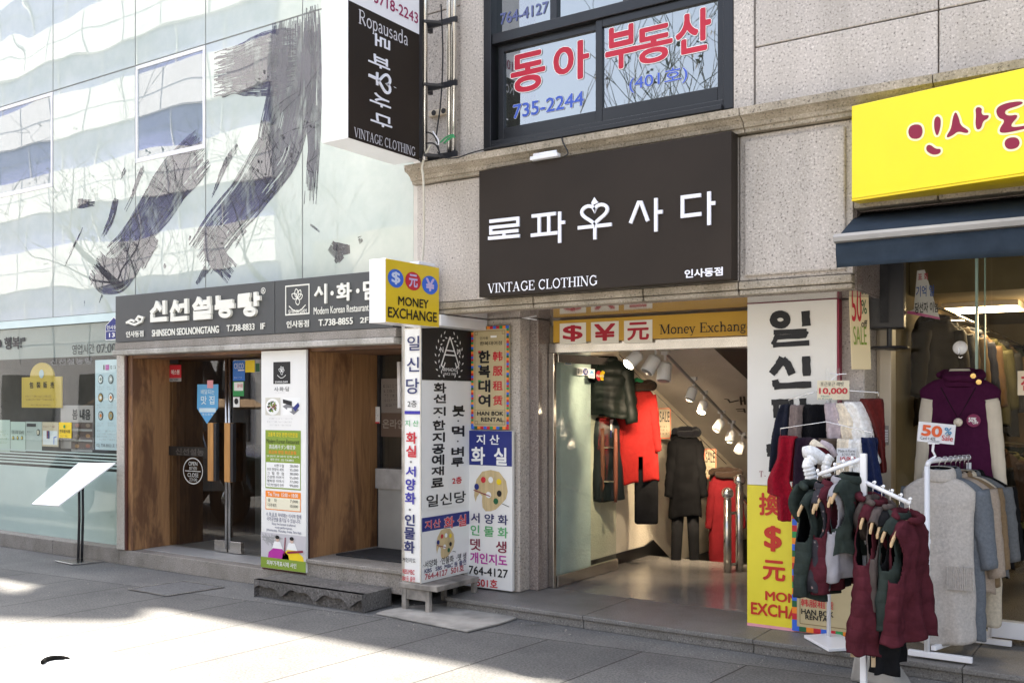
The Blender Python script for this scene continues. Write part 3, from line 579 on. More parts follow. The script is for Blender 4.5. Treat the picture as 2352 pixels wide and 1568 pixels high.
# dark patch and brush lettering on the sloping ceiling
sl = Vector((0, 6.2, -2.62)).normalized(); cn = Vector((1, 0, 0)).cross(sl).normalized() * 1
cs = Sign(gb, Vector((LX, 8.3, 2.36)) , (1, 0, 0), 2.1, 6.4, up=-sl)
if cs.n.z > 0: cs.n = -cs.n
INK = M('ink_black', (0.02, 0.018, 0.02), 0.5)
cs.poly([(1640, 800), (1700, 800), (1760, 800), (1760, 905), (1716, 870)], INK, 'dark_panel', 1, z=zo)
for st, wd in ((((1098, 412), (1120, 414), (1132, 432), (1185, 420)), .022), (((1195, 398), (1200, 448)), .022), (((1215, 396), (1222, 446)), .022), (((1200, 424), (1222, 420)), .02),
               (((1168, 474), (1215, 470), (1222, 494)), .02), (((1175, 485), (1222, 484)), .018)):
    cs.stroke([zi(*p) for p in st], wd, INK, 'lettering', 2, z=zo)
for (part, mat), m_ in cs.acc.items(): obj(part, m_, mat, gb)
# open glass door leaf
DX = -4.41
GLASS = glass('clear_glass', (0.90, 0.92, 0.89), ior=1.26)
yA, yB = 7.28, on_x(1415, 1310, DX).y
leaf = MB(); leaf.quad((DX, yA, .2), (DX, yB, .2), (DX, yB, 2.05), (DX, yA, 2.05))
door = obj('glass_door', leaf, glass('door_glass', (0.84, 0.92, 0.88), ior=1.7), gb)
b = MB(); b.box(DX - .02, DX + .02, yA - .01, yB + .01, .105, .205); b.box(DX - .018, DX + .018, yA, yB + .01, 2.04, 2.112); objs('door_rail', b, STEEL, door, bevel=0.004)
b = MB()
for sx in (-.07, .07):
    yh = on_x(1399, 1060, DX).y
    b.tube([(DX + sx, yh, 0.76 + k * .138) for k in range(6)], [.015, .02, .022, .022, .02, .015], 8)
hd = obj('handle', b, WOOD_RED, door, smooth=True)
b = MB()
for zz in (.95, 1.27): b.tube([(DX - .07, yh, zz), (DX + .07, yh, zz)], .009, 6)
objs('handle_post', b, CHROME, door)
st = Sign(door, (DX, yA, 2.05), (0, 1, 0), yB - yA, 1.85)
TEAL, NAVY, RED, YEL, WH, BLK = P('teal', (0.02, 0.22, 0.25)), P('navy', (0.02, 0.03, 0.19)), P('red', (0.55, 0.025, 0.04)), P('yellow', (0.85, 0.62, 0.02)), P('white', (0.85, 0.85, 0.83)), P('black', (0.012, 0.012, 0.014))
SKYB, ORANGE, GREY, GREEN = P('sky_blue', (0.13, 0.42, 0.75)), P('orange', (0.85, 0.25, 0.03)), P('grey', (0.35, 0.35, 0.35)), P('green', (0.03, 0.28, 0.08))
DGREEN, OLIVE, BLUE, MAG, PINK, LILAC = P('dark_green', (0.02, 0.12, 0.05)), P('olive_green', (0.23, 0.33, 0.04)), P('blue', (0.04, 0.14, 0.62)), P('magenta', (0.45, 0.03, 0.32)), P('pink', (0.8, 0.35, 0.4)), P('lilac', (0.55, 0.45, 0.7))
MAROON, GOLD, KHAKI = P('maroon', (0.24, 0.018, 0.05)), P('ochre_gold', (0.58, 0.33, 0.035)), P('beige_gold', (0.62, 0.52, 0.30))
def stk(b, m): st.rect(b, m, 'sticker', 1, zi)
stk((143, 172, 190, 212), WH); stk((147, 177, 186, 208), SKYB)
stk((220, 228, 285, 274), WH); stk((223, 236, 252, 266), TEAL); st.text('SAISON\nCARD', (225, 240, 250, 262), WH, .02, zi)
x = st.bx(zi, 254, 232, 286, 272); st.disc((x[0] + x[2]) / 2, (x[1] + x[3]) / 2, (x[2] - x[0]) / 2, (x[3] - x[1]) / 2, NAVY, 'sticker', 2); st.text('UC', (262, 242, 280, 262), WH, .02, zi, lvl=3)
stk((286, 236, 326, 318), WH); stk((286, 290, 326, 318), SKYB); st.text('우리카드', (290, 272, 322, 286), BLUE, .01, zi); st.poly([(291, 262), (306, 243), (321, 262)], SKYB, 'sticker', 2, zi)
for cx, mm, lv in ((350, RED, 1), (372, YEL, 2)):
    x = st.bx(zi, cx - 18, 246, cx + 18, 306); st.disc((x[0] + x[2]) / 2, (x[1] + x[3]) / 2, (x[2] - x[0]) / 2, (x[3] - x[1]) / 2, mm, 'sticker', lv)
st.text('MasterCard', (333, 268, 388, 284), WH, .025, zi, lvl=3)
oc = [(412, 248), (438, 248), (455, 270), (455, 312), (438, 334), (412, 334), (397, 312), (397, 270)]
st.poly(oc, WH, 'sticker', 1, zi); st.poly([(426 + (x_ - 426) * .88, 291 + (y_ - 291) * .9) for x_, y_ in oc], BLUE, 'sticker', 2, zi); st.text('ADT', (407, 276, 447, 312), WH, .03, zi, lvl=3)
stk((418, 536, 452, 598), WH); st.text('LOTTE\nCARD', (422, 546, 448, 578), GREY, .01, zi); stk((420, 602, 433, 642), NAVY)
for (part, mat), m_ in st.acc.items(): obj(part, m_, mat, door, recalc=False)
# shop front on the right (frame, glass, inside)
SY = 7.25
BEIGE = M('beige_frame_paint', (0.62, 0.54, 0.42), 0.45, var=0.06)
b = MB(); xa = on_y(2023, 1000, SY).x; xb = on_y(2050, 1000, SY).x
b.box(-1.735, xa, SY - .03, SY + .08, .101, 2.89); b.box(xa, xb, SY - .05, SY + .1, .101, 2.89)
sh = obj('shop_front', b, BEIGE, gb, bevel=0.004)
xd = on_y(2277, 1440, SY).x
b = MB(); b.box(xb, xd - .02, SY - .02, SY + .06, .101, .17); b.box(xd, xd + 1.0, SY - .03, SY + .05, .14, .25); b.box(xb, 3, SY - .02, SY + .06, 2.86, 2.89); b.box(xd - .02, xd, SY - .02, SY + .03, .101, .2)
objs('door_rail', b, WHITE_PAINT, sh, bevel=0.004)
b = MB(); b.quad((xb, SY, .17), (xd - .004, SY, .17), (xd - .004, SY, 2.86), (xb, SY, 2.86)); b.quad((xd + .004, SY + .02, .25), (3, SY + .02, .25), (3, SY + .02, 2.86), (xd + .004, SY + .02, 2.86))
objs('pane', b, GLASS, sh)
EDGEG = M('green_glass_edge', (0.30, 0.42, 0.36), 0.2)
xg = on_y(2243, 800, SY).x
b = MB(); b.box(xg - .008, xg + .008, SY - .004, SY + .03, .2, 2.85); b.box(xg + .045, xg + .052, SY + .015, SY + .04, .2, 2.85); objs('pane_edge', b, EDGEG, sh)
b = MB(); b.box(-1.9, 3.2, 7.36, 12.5, 0.0, 0.1); obj('shop_floor', b, LOBBY_STONE, gb)
WARMW = M('warm_interior_paint', (0.19, 0.145, 0.075), 0.85)
b = MB(); b.box(-2.0, -1.75, 7.46, 12.5, 0.1, 3.0); b.box(-2, 3.2, 12.0, 12.1, 0.1, 3.0); b.box(3.2, 3.3, 7.36, 12.5, 0, 3); b.box(-1.74, 3.2, 7.36, 12.0, 2.93, 3.0)
b.box(-1.74, -0.2, 8.3, 12.0, 2.55, 2.93)
obj('interior_wall', b, WARMW, gb)

# ================================================================ glass-fronted building (left)
GY = 6.40
lb = thing('glass_building', 'pale glass fronted restaurant building with a brush painting across its upper glass', 'building', (-9, 6.8, 0))
def film_mat(name, c0, c1, ior, wav, coatw=1.0, rough=0.35):
    m, ns, ln, b = new_mat(name)
    tc = node(ns, 'ShaderNodeTexCoord'); nz = node(ns, 'ShaderNodeTexNoise', Scale=2.4, Detail=9, Roughness=0.7); ln.new(tc.outputs['Object'], nz.inputs['Vector'])
    rp = node(ns, 'ShaderNodeValToRGB'); e = rp.color_ramp.elements; e[0].position = 0.3; e[0].color = c4(c0); e[1].position = 0.7; e[1].color = c4(c1)
    ln.new(nz.outputs['Fac'], rp.inputs[0]); ln.new(rp.outputs[0], b.inputs['Base Color'])
    b.inputs['Roughness'].default_value = rough; b.inputs['Specular IOR Level'].default_value = 0.0
    b.inputs['Coat Weight'].default_value = coatw; b.inputs['Coat IOR'].default_value = ior; b.inputs['Coat Roughness'].default_value = 0.0
    n2 = node(ns, 'ShaderNodeTexNoise', Scale=0.75, Detail=1.0); ln.new(tc.outputs['Object'], n2.inputs['Vector'])
    bp = node(ns, 'ShaderNodeBump', Strength=wav, Distance=0.03); ln.new(n2.outputs['Fac'], bp.inputs['Height']); ln.new(bp.outputs[0], b.inputs['Coat Normal'])
    return m
FILM = film_mat('printed_glass_film', (0.47, 0.54, 0.48), (0.59, 0.64, 0.57), 2.3, 0.25)
INKF = film_mat('ink_on_glass', (0.04, 0.04, 0.05), (0.11, 0.105, 0.125), 2.3, 0.35)
MIRRORG = film_mat('bare_reflective_glass', (0.20, 0.25, 0.26), (0.25, 0.30, 0.31), 2.9, 0.25)
FROST = film_mat('frosted_film', (0.62, 0.70, 0.66), (0.68, 0.75, 0.71), 1.5, 0.1, 0.4)
ALU = M('pale_aluminium', (0.62, 0.62, 0.60), 0.35, metal=0.3, var=0.06)
bays = [-16.5, -15.0, -13.5, -12.05, -10.55, -9.04, -7.92, -6.58, -5.27]
rows = [2.66, 5.22, 7.15]
for i in range(len(bays) - 1):
    for r in range(2):
        x0, x1 = bays[i] + .008, bays[i + 1] - .008; z0, z1 = rows[r] + (.008 if r else 0), rows[r + 1] - .008
        op = r == 0 and i in (3, 5)
        zt = (4.14 if i == 3 else 4.2) if op else z1
        b = MB(); b.box(x0, x1, GY, GY + .012, z0, zt)
        if op: b.box(x0, x0 + .001, GY + .005, GY + .012, z0, z1)
        obj('glass_panel', b, FILM, lb)
        if op:
            b = MB(); b.box(x0 + .03, x1 - .03, GY + .005, GY + .012, zt + .04, z1 - .03); wn_ = obj('window', b, MIRRORG, lb)
            b = MB(); b.box(x0, x1, GY - .006, GY + .02, zt, zt + .045); b.box(x0, x1, GY - .004, GY + .02, z1 - .035, z1); b.box(x0, x0 + .032, GY - .005, GY + .02, zt + .045, z1 - .035); b.box(x1 - .032, x1, GY - .005, GY + .02, zt + .045, z1 - .035)
            obj('window_frame', b, WHITE_PAINT, wn_)
b = MB()
for x in bays: b.box(x - .008, x + .008, GY + .004, GY + .02, 2.66, 7.15)
b.box(bays[0], bays[-1], GY + .005, GY + .019, 5.212, 5.228)
obj('joint_seal', b, M('grey_joint_seal', (0.22, 0.23, 0.22), 0.7), lb)
b = MB(); b.box(bays[0], -5.262, GY + .02, GY + .1, 2.57, 7.2); b.box(bays[0], -5.2, GY + .1, 16, 2.9, 7.2); b.box(bays[0], -5.35, 7.9, 8.0, 0, 3); obj('wall', b, M('backing_wall', (0.25, 0.26, 0.26), 0.9), lb)
b = MB(); b.box(-5.262, -5.17, GY - .02, GY + .12, 2.3, 7.2); obj('corner_trim', b, M('aged_white_trim', (0.66, 0.62, 0.55), 0.6, var=0.12, scale=4), lb, bevel=0.006)
b = MB(); b.box(bays[0], -5.3, GY + .002, GY + .018, 2.568, 2.655); obj('glass_strip', b, M('pale_blue_glass_edge', (0.62, 0.76, 0.75), 0.25, var=0.04), lb)
# brush painting
z1 = zm(0, 0, 1.802)
paint = MB(); prnd = random.Random(5)
def brush(z, pts, wd, n=None, dry=0.5, seed=0):
    rnd = random.Random(seed); P_ = [on_y(*z(*p), GY) for p in pts]
    k = abs(on_y(*z(pts[0][0] + 100, pts[0][1]), GY).x - on_y(*z(*pts[0]), GY).x) / 100
    W_ = wd * k; n = max(6, int(W_ / 0.0085)); fw = W_ / n
    # resample
    seg = [(P_[i + 1] - P_[i]).length for i in range(len(P_) - 1)]; L = sum(seg); m = max(4, int(L / 0.03)); path = []
    for j in range(m + 1):
        t = L * j / m; i = 0
        while i < len(seg) - 1 and t > seg[i]: t -= seg[i]; i += 1
        path.append(P_[i].lerp(P_[i + 1], min(1, t / max(1e-6, seg[i]))))
    for _ in range(4): path = [path[0]] + [(path[j - 1] + path[j] * 2 + path[j + 1]) / 4 for j in range(1, len(path) - 1)] + [path[-1]]
    for f in range(n):
        a = rnd.uniform(0, 0.12) * (1 + dry) * rnd.random(); e = 1 - rnd.uniform(0, 0.35) * dry * rnd.random() * 2
        edge = abs(f / max(1, n - 1) - 0.5) * 2
        lo = (f / n - 0.5) * W_; y = GY - .0015 - rnd.random() * .0008; ph = rnd.uniform(0, 99); run = []
        for j, p in enumerate(path):
            t = j / m
            g_ = .6 * noise.noise(Vector((f * 0.16, t * L * 1.6 + ph * .012, seed))) + .5 * noise.noise(Vector((f * 0.9, t * L * 3.5 + ph, seed + 3)))
            on = a <= t <= e and g_ > -0.62 + dry * (0.15 + 0.55 * t + 0.42 * edge ** 2 + .3 * max(0, .15 - t) / .15)
            tg = (path[min(j + 1, m)] - path[max(j - 1, 0)]).normalized(); nr = Vector((-tg.z, 0, tg.x))
            tp = 0.75 + 0.25 * math.sin(math.pi * min(1, t * 1.2 + .15)) + 0.06 * noise.noise(Vector((t * 9, f * .3, seed)))
            if on: run.append((p + nr * lo * tp, p + nr * (lo + fw * (1.02 + .3 * g_)) * tp))
            if (not on or j == m) and run:
                if len(run) > 1:
                    vs_ = []
                    for q0, q1 in run: vs_ += [(q0.x, y, q0.z), (q1.x, y, q1.z)]
                    paint.add(vs_, [(2 * i, 2 * i + 1, 2 * i + 3, 2 * i + 2) for i in range(len(run) - 1)])
                run = []
for a in ((z1, [(2135, 20), (2145, 500), (2150, 1000), (2120, 1420)], 115, None, .35), (z1, [(2010, 100), (2000, 600), (1900, 1040), (1700, 1330), (1490, 1580), (1350, 1790)], 340, None, .42),
          (z4, [(1510, -20), (1450, 120), (1490, 220), (1600, 340)], 140, None, .38), (z1, [(1405, 1000), (1190, 1230), (1030, 1470), (860, 1700), (740, 1830)], 250, None, .38),
          (z4, [(635, 250), (720, 345), (830, 330), (930, 200), (1060, 40)], 150, None, .32), (z1, [(2040, 400), (1740, 450), (1450, 520)], 330, None, .40),
          (z4, [(575, -10), (512, 125), (440, 270), (365, 410)], 14, 4, .9), (z1, [(870, 1140), (815, 1250)], 26, 5, .7), (z1, [(800, 1340), (770, 1480), (690, 1640)], 46, 8, .7), (z1, [(990, 1120), (905, 1350), (850, 1460)], 34, 6, .7),
          (z1, [(520, 1395), (660, 1385)], 40, 6, .5), (z4, [(1075, 60), (1010, 210), (965, 305)], 46, 6, .6), (z4, [(660, 320), (612, 420)], 16, 4, .8), (z4, [(710, 450), (678, 545)], 18, 4, .8), (z4, [(1425, 270), (1340, 415)], 44, 7, .6),
          (z4, [(1690, 0), (1600, 165)], 26, 5, .8), (z4, [(2110, -30), (2205, 45)], 18, 4, .5), (z5, [(85, 115), (120, 150), (160, 205), (185, 255)], 62, None, .4), (z5, [(250, 150), (190, 165), (130, 190)], 46, None, .5), (z5, [(100, 130), (170, 140), (235, 145)], 40, None, .5), (z5, [(130, 200), (150, 235), (160, 255)], 40, None, .6), (z5, [(280, 105), (330, 75)], 40, 5, .5), (z4, [(1140, 250), (1115, 290)], 22, 4, .6), (z4, [(1310, 50), (1290, 110)], 16, 4, .7),
          (z1, [(1640, 980), (1560, 1090), (1440, 1370)], 40, 8, .8), (z4, [(580, 490), (575, 560)], 10, 3, .9)):
    brush(*a, seed=int(a[2]))
def soft_ink():
    m = INKF; ns, ln = m.node_tree.nodes, m.node_tree.links; b = ns['Principled BSDF']
    tc = node(ns, 'ShaderNodeTexCoord'); mp = node(ns, 'ShaderNodeMapping'); mp.inputs['Rotation'].default_value = (0, R(-32), 0); mp.inputs['Scale'].default_value = (5, 5, 1.8)
    ln.new(tc.outputs['Object'], mp.inputs['Vector']); nz = node(ns, 'ShaderNodeTexNoise', Scale=1.4, Detail=9, Roughness=0.72); ln.new(mp.outputs[0], nz.inputs['Vector'])
    rp = node(ns, 'ShaderNodeMapRange'); rp.inputs[1].default_value = .34; rp.inputs[2].default_value = .52; rp.inputs[3].default_value = .28; rp.inputs[4].default_value = .92
    ln.new(nz.outputs['Fac'], rp.inputs[0]); ln.new(rp.outputs[0], b.inputs['Alpha'])
soft_ink()
obj('ink_painting', paint, INKF, lb, recalc=False)
# lower shop window
LY = 6.45
b = MB(); b.quad((bays[0], LY, .16), (-9.16, LY, .16), (-9.16, LY, 2.57), (bays[0], LY, 2.57))
sw = obj('shop_window', b, glass('shop_window_glass', (0.88, 0.93, 0.91), ior=1.55, wav=0.05), lb)
b = MB(); b.box(bays[0], -9.16, LY + .006, LY + .010, .16, .945); b2 = MB()
for k in range(5): b2.box(bays[0], -9.16, LY + .006, LY + .010, .975 + k * .037, .975 + k * .037 + (.02 - k * .0015))
obj('frosted_film', b, FROST, sw); obj('film_stripe', b2, FROST, sw)
b = MB(); b.quad((bays[0], LY + .008, 2.205), (-9.16, LY + .008, 2.205), (-9.16, LY + .008, 2.57), (bays[0], LY + .008, 2.57)); obj('frosted_band', b, glass('milky_film', haze=0.55, hazecol=(0.62, 0.68, 0.64), ior=1.5), sw)
sws = Sign(sw, (bays[0], LY, 2.57), (1, 0, 0), 7.3, 2.4)
DKT = P('dark_film_letters', (0.05, 0.055, 0.055))
sws.text('영업시간', (598, 275, 780, 358), DKT, -.005, zw); sws.text('07:00', (800, 272, 960, 346), DKT, -.005, zw)
sws.text('행복!"', (38, 212, 210, 316), INK, .03, zw); sws.rect((-30, 240, 12, 300), INK, 'lettering', 2, zw)
sws.text('신선설농탕', (420, 392, 770, 444), P('reflected_letters', (0.22, 0.22, 0.21)), .02, zw); sws.text('02) 738-8833 포 장', (800, 1095, 980, 1130), DKT, 0, zw)  # grey restaurant name is a faint reflection painted as lettering
for (part, mat), m_ in sws.acc.items(): obj(part, m_, mat, sw, recalc=False)
sws.acc = {}
b = MB(); 
for x0 in [-16.5 + 1.22 * k for k in range(6)]: b.box(x0 + .002, x0 + 1.218, 6.30, 6.60, 0, .16)
b.box(-9.175, -5.62, 6.30, 6.44, 0, .1552)
obj('plinth', b, PLINTH_STONE, lb, bevel=0.006)
b = MB(); b.box(-9.19, -9.06, 6.28, 6.5, .16, 2.2); obj('stone_jamb', b, granite('pale_granite', (0.56, 0.52, 0.46), (0.3, 0.27, 0.24), (0.68, 0.64, 0.58), 120, stain=0.15), lb, bevel=0.004)
# interior behind the shop window
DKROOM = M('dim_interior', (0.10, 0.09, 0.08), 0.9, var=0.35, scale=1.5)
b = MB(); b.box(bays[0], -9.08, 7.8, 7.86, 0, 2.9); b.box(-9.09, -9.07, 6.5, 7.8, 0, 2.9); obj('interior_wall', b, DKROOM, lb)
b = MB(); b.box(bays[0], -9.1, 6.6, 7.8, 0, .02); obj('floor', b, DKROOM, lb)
# timber entrance
b = MB(); b.box(-9.06, -8.965, 6.31, 6.545, .158, 2.18); b.box(-9.06, -8.966, 6.548, 6.80, .158, 2.18); b.box(-9.02, -8.96, 6.802, 7.85, .158, 2.18); obj('wood_wall', b, WOOD, lb, bevel=0.004)
b = MB(); b.box(-7.0, -6.40, 6.31, 6.60, .158, 2.18); b.box(-7.0, -6.402, 6.603, 6.86, .158, 2.18); b.box(-7.0, -6.40, 6.863, 7.10, .158, 2.18); b.box(-7.0, -6.401, 7.103, 7.25, .158, 2.18); obj('wood_wall', b, WOOD, lb, bevel=0.004)
b = MB(); b.box(-9.066, -9.03, 6.285, 6.309, .158, 2.18); b.box(-7.0, -6.395, 6.30, 6.3095, .158, 2.18); objs('wood_trim', b, WOOD_EDGE, lb)
b = MB(); b.box(-9.05, -5.2, 6.32, 7.9, 2.15, 2.1795); obj('wood_ceiling', b, wood('ceiling_cedar', (0.20, 0.10, 0.05), (0.06, 0.025, 0.015), axis=0), lb)
b = MB(); b.box(-9.10, -5.30, 6.20, 6.9, 2.235, 2.31); c_ = obj('entrance_canopy', b, PLINTH_STONE, lb, bevel=0.004)
b = MB(); b.box(-9.115, -7.15, 6.175, 6.6, 2.18, 2.232); b.box(-7.146, -5.30, 6.175, 6.6, 2.18, 2.232); objs('canopy_lip', b, granite('pale_coping', (0.50, 0.475, 0.44), (0.33, 0.31, 0.29), (0.58, 0.55, 0.52), 60, stain=0.5), c_, bevel=0.008)
b = MB(); b.box(-9.0, -7.0, 6.445, 7.9, .1, .158); obj('threshold', b, M('pale_threshold_stone', (0.42, 0.41, 0.39), 0.35, var=0.08), lb)
b = MB(); b.box(-6.42, -5.30, 6.285, 7.3, .10, .268); b.box(-6.43, -5.29, 6.265, 7.3, .27, .305); objs('raised_step', b, STEP_STONE if False else PLINTH_STONE, lb, bevel=0.006)
DY = 6.76
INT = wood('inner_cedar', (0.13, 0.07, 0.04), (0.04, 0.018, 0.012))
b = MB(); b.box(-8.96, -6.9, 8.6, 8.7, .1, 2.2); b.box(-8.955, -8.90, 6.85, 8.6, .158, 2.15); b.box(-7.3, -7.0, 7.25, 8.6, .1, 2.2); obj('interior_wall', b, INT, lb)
b = MB(); b.box(-8.96, -7.0, 7.9, 8.6, .05, .157); obj('floor', b, LOBBY_STONE, lb)
DG = glass('tinted_door_glass', (0.62, 0.60, 0.55), ior=1.75)
mxd = on_y(526, 1000, DY).x
for sgn, xa_, xb_ in ((1, -8.95, mxd - .012), (-1, mxd + .012, -7.0)):
    b = MB(); b.quad((xa_, DY, .17), (xb_, DY, .17), (xb_, DY, 2.15), (xa_, DY, 2.15)); dr = obj('glass_door', b, DG, lb)
    xs_ = xb_ if sgn > 0 else xa_
    b = MB(); b.tube([(xs_ - sgn * .012, DY - .012, .2), (xs_ - sgn * .012, DY - .012, 2.15)], .017, 10); obj('meeting_stile', b, STEEL, dr, smooth=True)
    b = MB(); b.box(min(xs_, xs_ - sgn * .19), max(xs_, xs_ - sgn * .19), DY - .022, DY + .022, .165, .285); obj('patch_fitting', b, STEEL, dr, bevel=0.004)
    xh = xs_ - sgn * (.21 if sgn > 0 else .02)
    b = MB(); h0, h1 = on_y(500, 1103, DY).z, on_y(500, 970, DY).z
    b.box(xh, xh + .085, DY - .09, DY - .04, h0, h1); obj('handle', b, WOOD_OR, dr, bevel=0.004)
    b = MB(); b.box(xh + .087, xh + .125, DY - .085, DY - .045, h0 + .005, h1 - .005); b.box(xh + .02, xh + .06, DY - .039, DY, h0 + .1, h0 + .15); b.box(xh + .02, xh + .06, DY - .039, DY, h1 - .15, h1 - .1); obj('handle_back', b, BLACK_METAL, dr)
    ds = Sign(dr, (xa_, DY, 2.15), (1, 0, 0), xb_ - xa_, 1.98)
    if sgn > 0:
        ds.rect((330, 692, 612, 752), P('dark_band', (0.02, 0.017, 0.015)), 'film_band', 1, zd)
        ds.text('신선설농', (380, 702, 560, 746), P('dim_letters', (0.10, 0.09, 0.08)), .02, zd)
        ds.rect((340, 176, 415, 258), RED, 'sticker', 1, zd); ds.rect((340, 258, 415, 280), GREY, 'sticker', 1, zd); ds.text('에스원', (352, 205, 404, 236), WH, .02, zd); ds.text('SECOM', (344, 262, 396, 276), BLK, .02, zd)
        ds.rect((342, 140, 396, 168), BLACK_METAL, 'sticker', 1, zd)
        ds.poly([(517, 298), (650, 298), (648, 448), (578, 548), (515, 450)], SKYB, 'sticker', 1, zd)
        PALE = P('pale_blue', (0.7, 0.85, 0.92))
        ds.text('배달되는', (540, 330, 626, 360), PALE, .01, zd); ds.text('맛 집', (540, 370, 626, 425), PALE, .02, zd); ds.rect((530, 448, 634, 474), PALE, 'sticker', 2, zd); ds.text('푸드트럭', (548, 480, 616, 496), PALE, .01, zd); ds.rect((580, 272, 618, 322), PINK, 'sticker', 2, zd)
        x = ds.bx(zd, 430, 764, 551, 926); cx_, cy_, rx_, ry_ = (x[0] + x[2]) / 2, (x[1] + x[3]) / 2, (x[2] - x[0]) / 2, (x[3] - x[1]) / 2
        LG = P('light_grey', (0.55, 0.54, 0.5))
        ds.stroke([(cx_ + rx_ * math.cos(2 * math.pi * k / 36), cy_ + ry_ * math.sin(2 * math.pi * k / 36)) for k in range(36)], .012, LG, 'sticker', 2, close=True)
        ds.text('OPEN', (462, 786, 518, 812), LG, .01, zd); ds.text('07:00', (467, 818, 514, 838), LG, 0, zd); ds.rect((440, 844, 540, 849), LG, 'lettering', 2, zd); ds.text('CLOSE', (456, 858, 524, 884), LG, .01, zd); ds.text('23:00', (467, 890, 516, 910), LG, 0, zd)
        ds.rect((650, 1302, 694, 1330), RED, 'sticker', 1, zd)
    else:
        ds.rect((742, 148, 818, 276), P('strong_blue', (0.03, 0.16, 0.55)), 'sticker', 1, zd); ds.serif('CECO', (750, 165, 812, 198), WH, zd); ds.rect((775, 205, 815, 212), WH, 'sticker', 2, zd); ds.scribble((750, 248, 810, 262), WH, 1, zd, part='lettering')
        ds.rect((820, 146, 880, 222), YEL, 'sticker', 1, zd); ds.rect((882, 160, 915, 222), GREY, 'sticker', 1, zd); ds.rect((886, 166, 912, 218), DGREEN, 'sticker', 2, zd)
        ds.rect((742, 280, 812, 372), GREEN, 'sticker', 1, zd); ds.rect((750, 284, 808, 338), WH, 'sticker', 2, zd); ds.text('음식점', (772, 296, 804, 318), RED, .01, zd, lvl=3)
        ds.rect((744, 378, 784, 442), WH, 'sticker', 1, zd); x = ds.bx(zd, 751, 386, 777, 424); ds.disc((x[0] + x[2]) / 2, (x[1] + x[3]) / 2, (x[2] - x[0]) / 2, (x[3] - x[1]) / 2, BLK, 'sticker', 2)
    for (part, mat), m_ in ds.acc.items(): obj(part, m_, mat, dr, recalc=False)
# second recess
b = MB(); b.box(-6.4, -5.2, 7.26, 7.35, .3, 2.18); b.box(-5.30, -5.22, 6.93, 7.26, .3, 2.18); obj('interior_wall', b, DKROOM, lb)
b = MB(); b.quad((-6.38, 7.24, .31), (-5.32, 7.24, .31), (-5.32, 7.24, 2.15), (-6.38, 7.24, 2.15)); obj('pane', b, DG, lb)
b = MB(); b.box(-6.39, -6.36, 7.20, 7.245, .306, 2.15); b.box(-5.75, -5.71, 7.20, 7.245, .306, 2.15); objs('door_frame', b, BLACK_METAL, lb)
# roof edge of the glass building plus an added unseen board shading the pavement
b = MB(); b.box(bays[0] - 4, -5.15, GY - .02, GY + .2, 7.15, 7.22); b.box(bays[0] - 4, -5.15, GY + .2, 16, 7.2, 7.25); objs('roof', b, CONCRETE, lb)
rs = thing('shadow_board', 'unseen board on posts added above the roof to shade the pavement', 'sign', (-15, 6.5, 7.25))
b = MB(); b.prism([(x, 6.25, z) for x, z in ((-24, 9.6), (-14.35, 9.6), (-13.5, 8.5), (-13.1, 7.3), (-11.7, 7.3), (-11.9, 8.3), (-12.3, 9.25), (-13.3, 10.4), (-15.15, 12.4), (-24, 13))], (0, .3, 0)); obj('board', b, WHITE, rs, bevel=0.1)
b = MB()
for x in (-23, -20, -17, -15): b.box(x - .04, x + .04, 6.56, 6.64, 7.25, 11.5)
objs('post', b, BLACK_METAL, rs)
# ================================================================ across the street (seen in the reflections)
ob = thing('office_building', 'white office building with bluish window bands across the street, seen reflected in the glass', 'building', (-20, -14, 0))
WCL = M('white_cladding', (0.86, 0.83, 0.80), 0.5, var=0.05, scale=0.6)
OGL = M('blue_band_glass', (0.16, 0.17, 0.36), 0.12, var=0.25, scale=0.25)
b = MB(); b.box(-70, -27, -24, -12, 0, 3.4); b.box(-70, -27, -24, -12.3, 3.4, 20)
b2 = MB(); b3 = MB()
for k in range(5):
    z = 3.4 + 3.3 * k
    b.box(-70, -27, -12.3, -12, z, z + 1.75)
    b2.box(-69.9, -27.1, -12.3, -12.16, z + 1.75, z + 3.3)
    for i in range(16): b3.box(-69 + 2.6 * i, -68.97 + 2.6 * i, -12.3, -12.12, z + 1.75, z + 3.3)
b4 = MB(); JN = P('cladding_joint', (.3, .3, .33))
for k in range(5):
    z = 3.4 + 3.3 * k; b4.box(-70, -27, -11.998, -11.99, z + .85, z + .865); b4.box(-70, -27, -12.158, -12.15, z + 2.6, z + 2.62)
    for i in range(16): b4.box(-69.6 + 2.6 * i, -69.585 + 2.6 * i, -11.998, -11.98, z, z + 1.75)
obj('panel_joint', b4, JN, ob); obj('wall', b, WCL, ob); obj('window_band', b2, OGL, ob); obj('mullion', b3, WCL, ob)
b = MB(); [b.box(-69 + 6 * i, -65 + 6 * i, -12.02, -11.9, 0.2, 2.9) for i in range(7)]; obj('shop_window', b, M('opposite_shop_glass', (0.07, 0.075, 0.08), 0.15, var=0.6, scale=0.8), ob)
ob2 = thing('brick_building', 'low beige building beyond the street trees, seen reflected in the upper window', 'building', (18, -14, 0))
b = MB(); b.box(-26, 34, -26, -13, 0, 7.5); obj('wall', b, M('beige_render', (0.55, 0.50, 0.42), 0.8, var=0.15), ob2)
BARK = M('grey_bark', (0.035, 0.03, 0.026), 0.9, var=0.3, scale=6, bump=0.5)
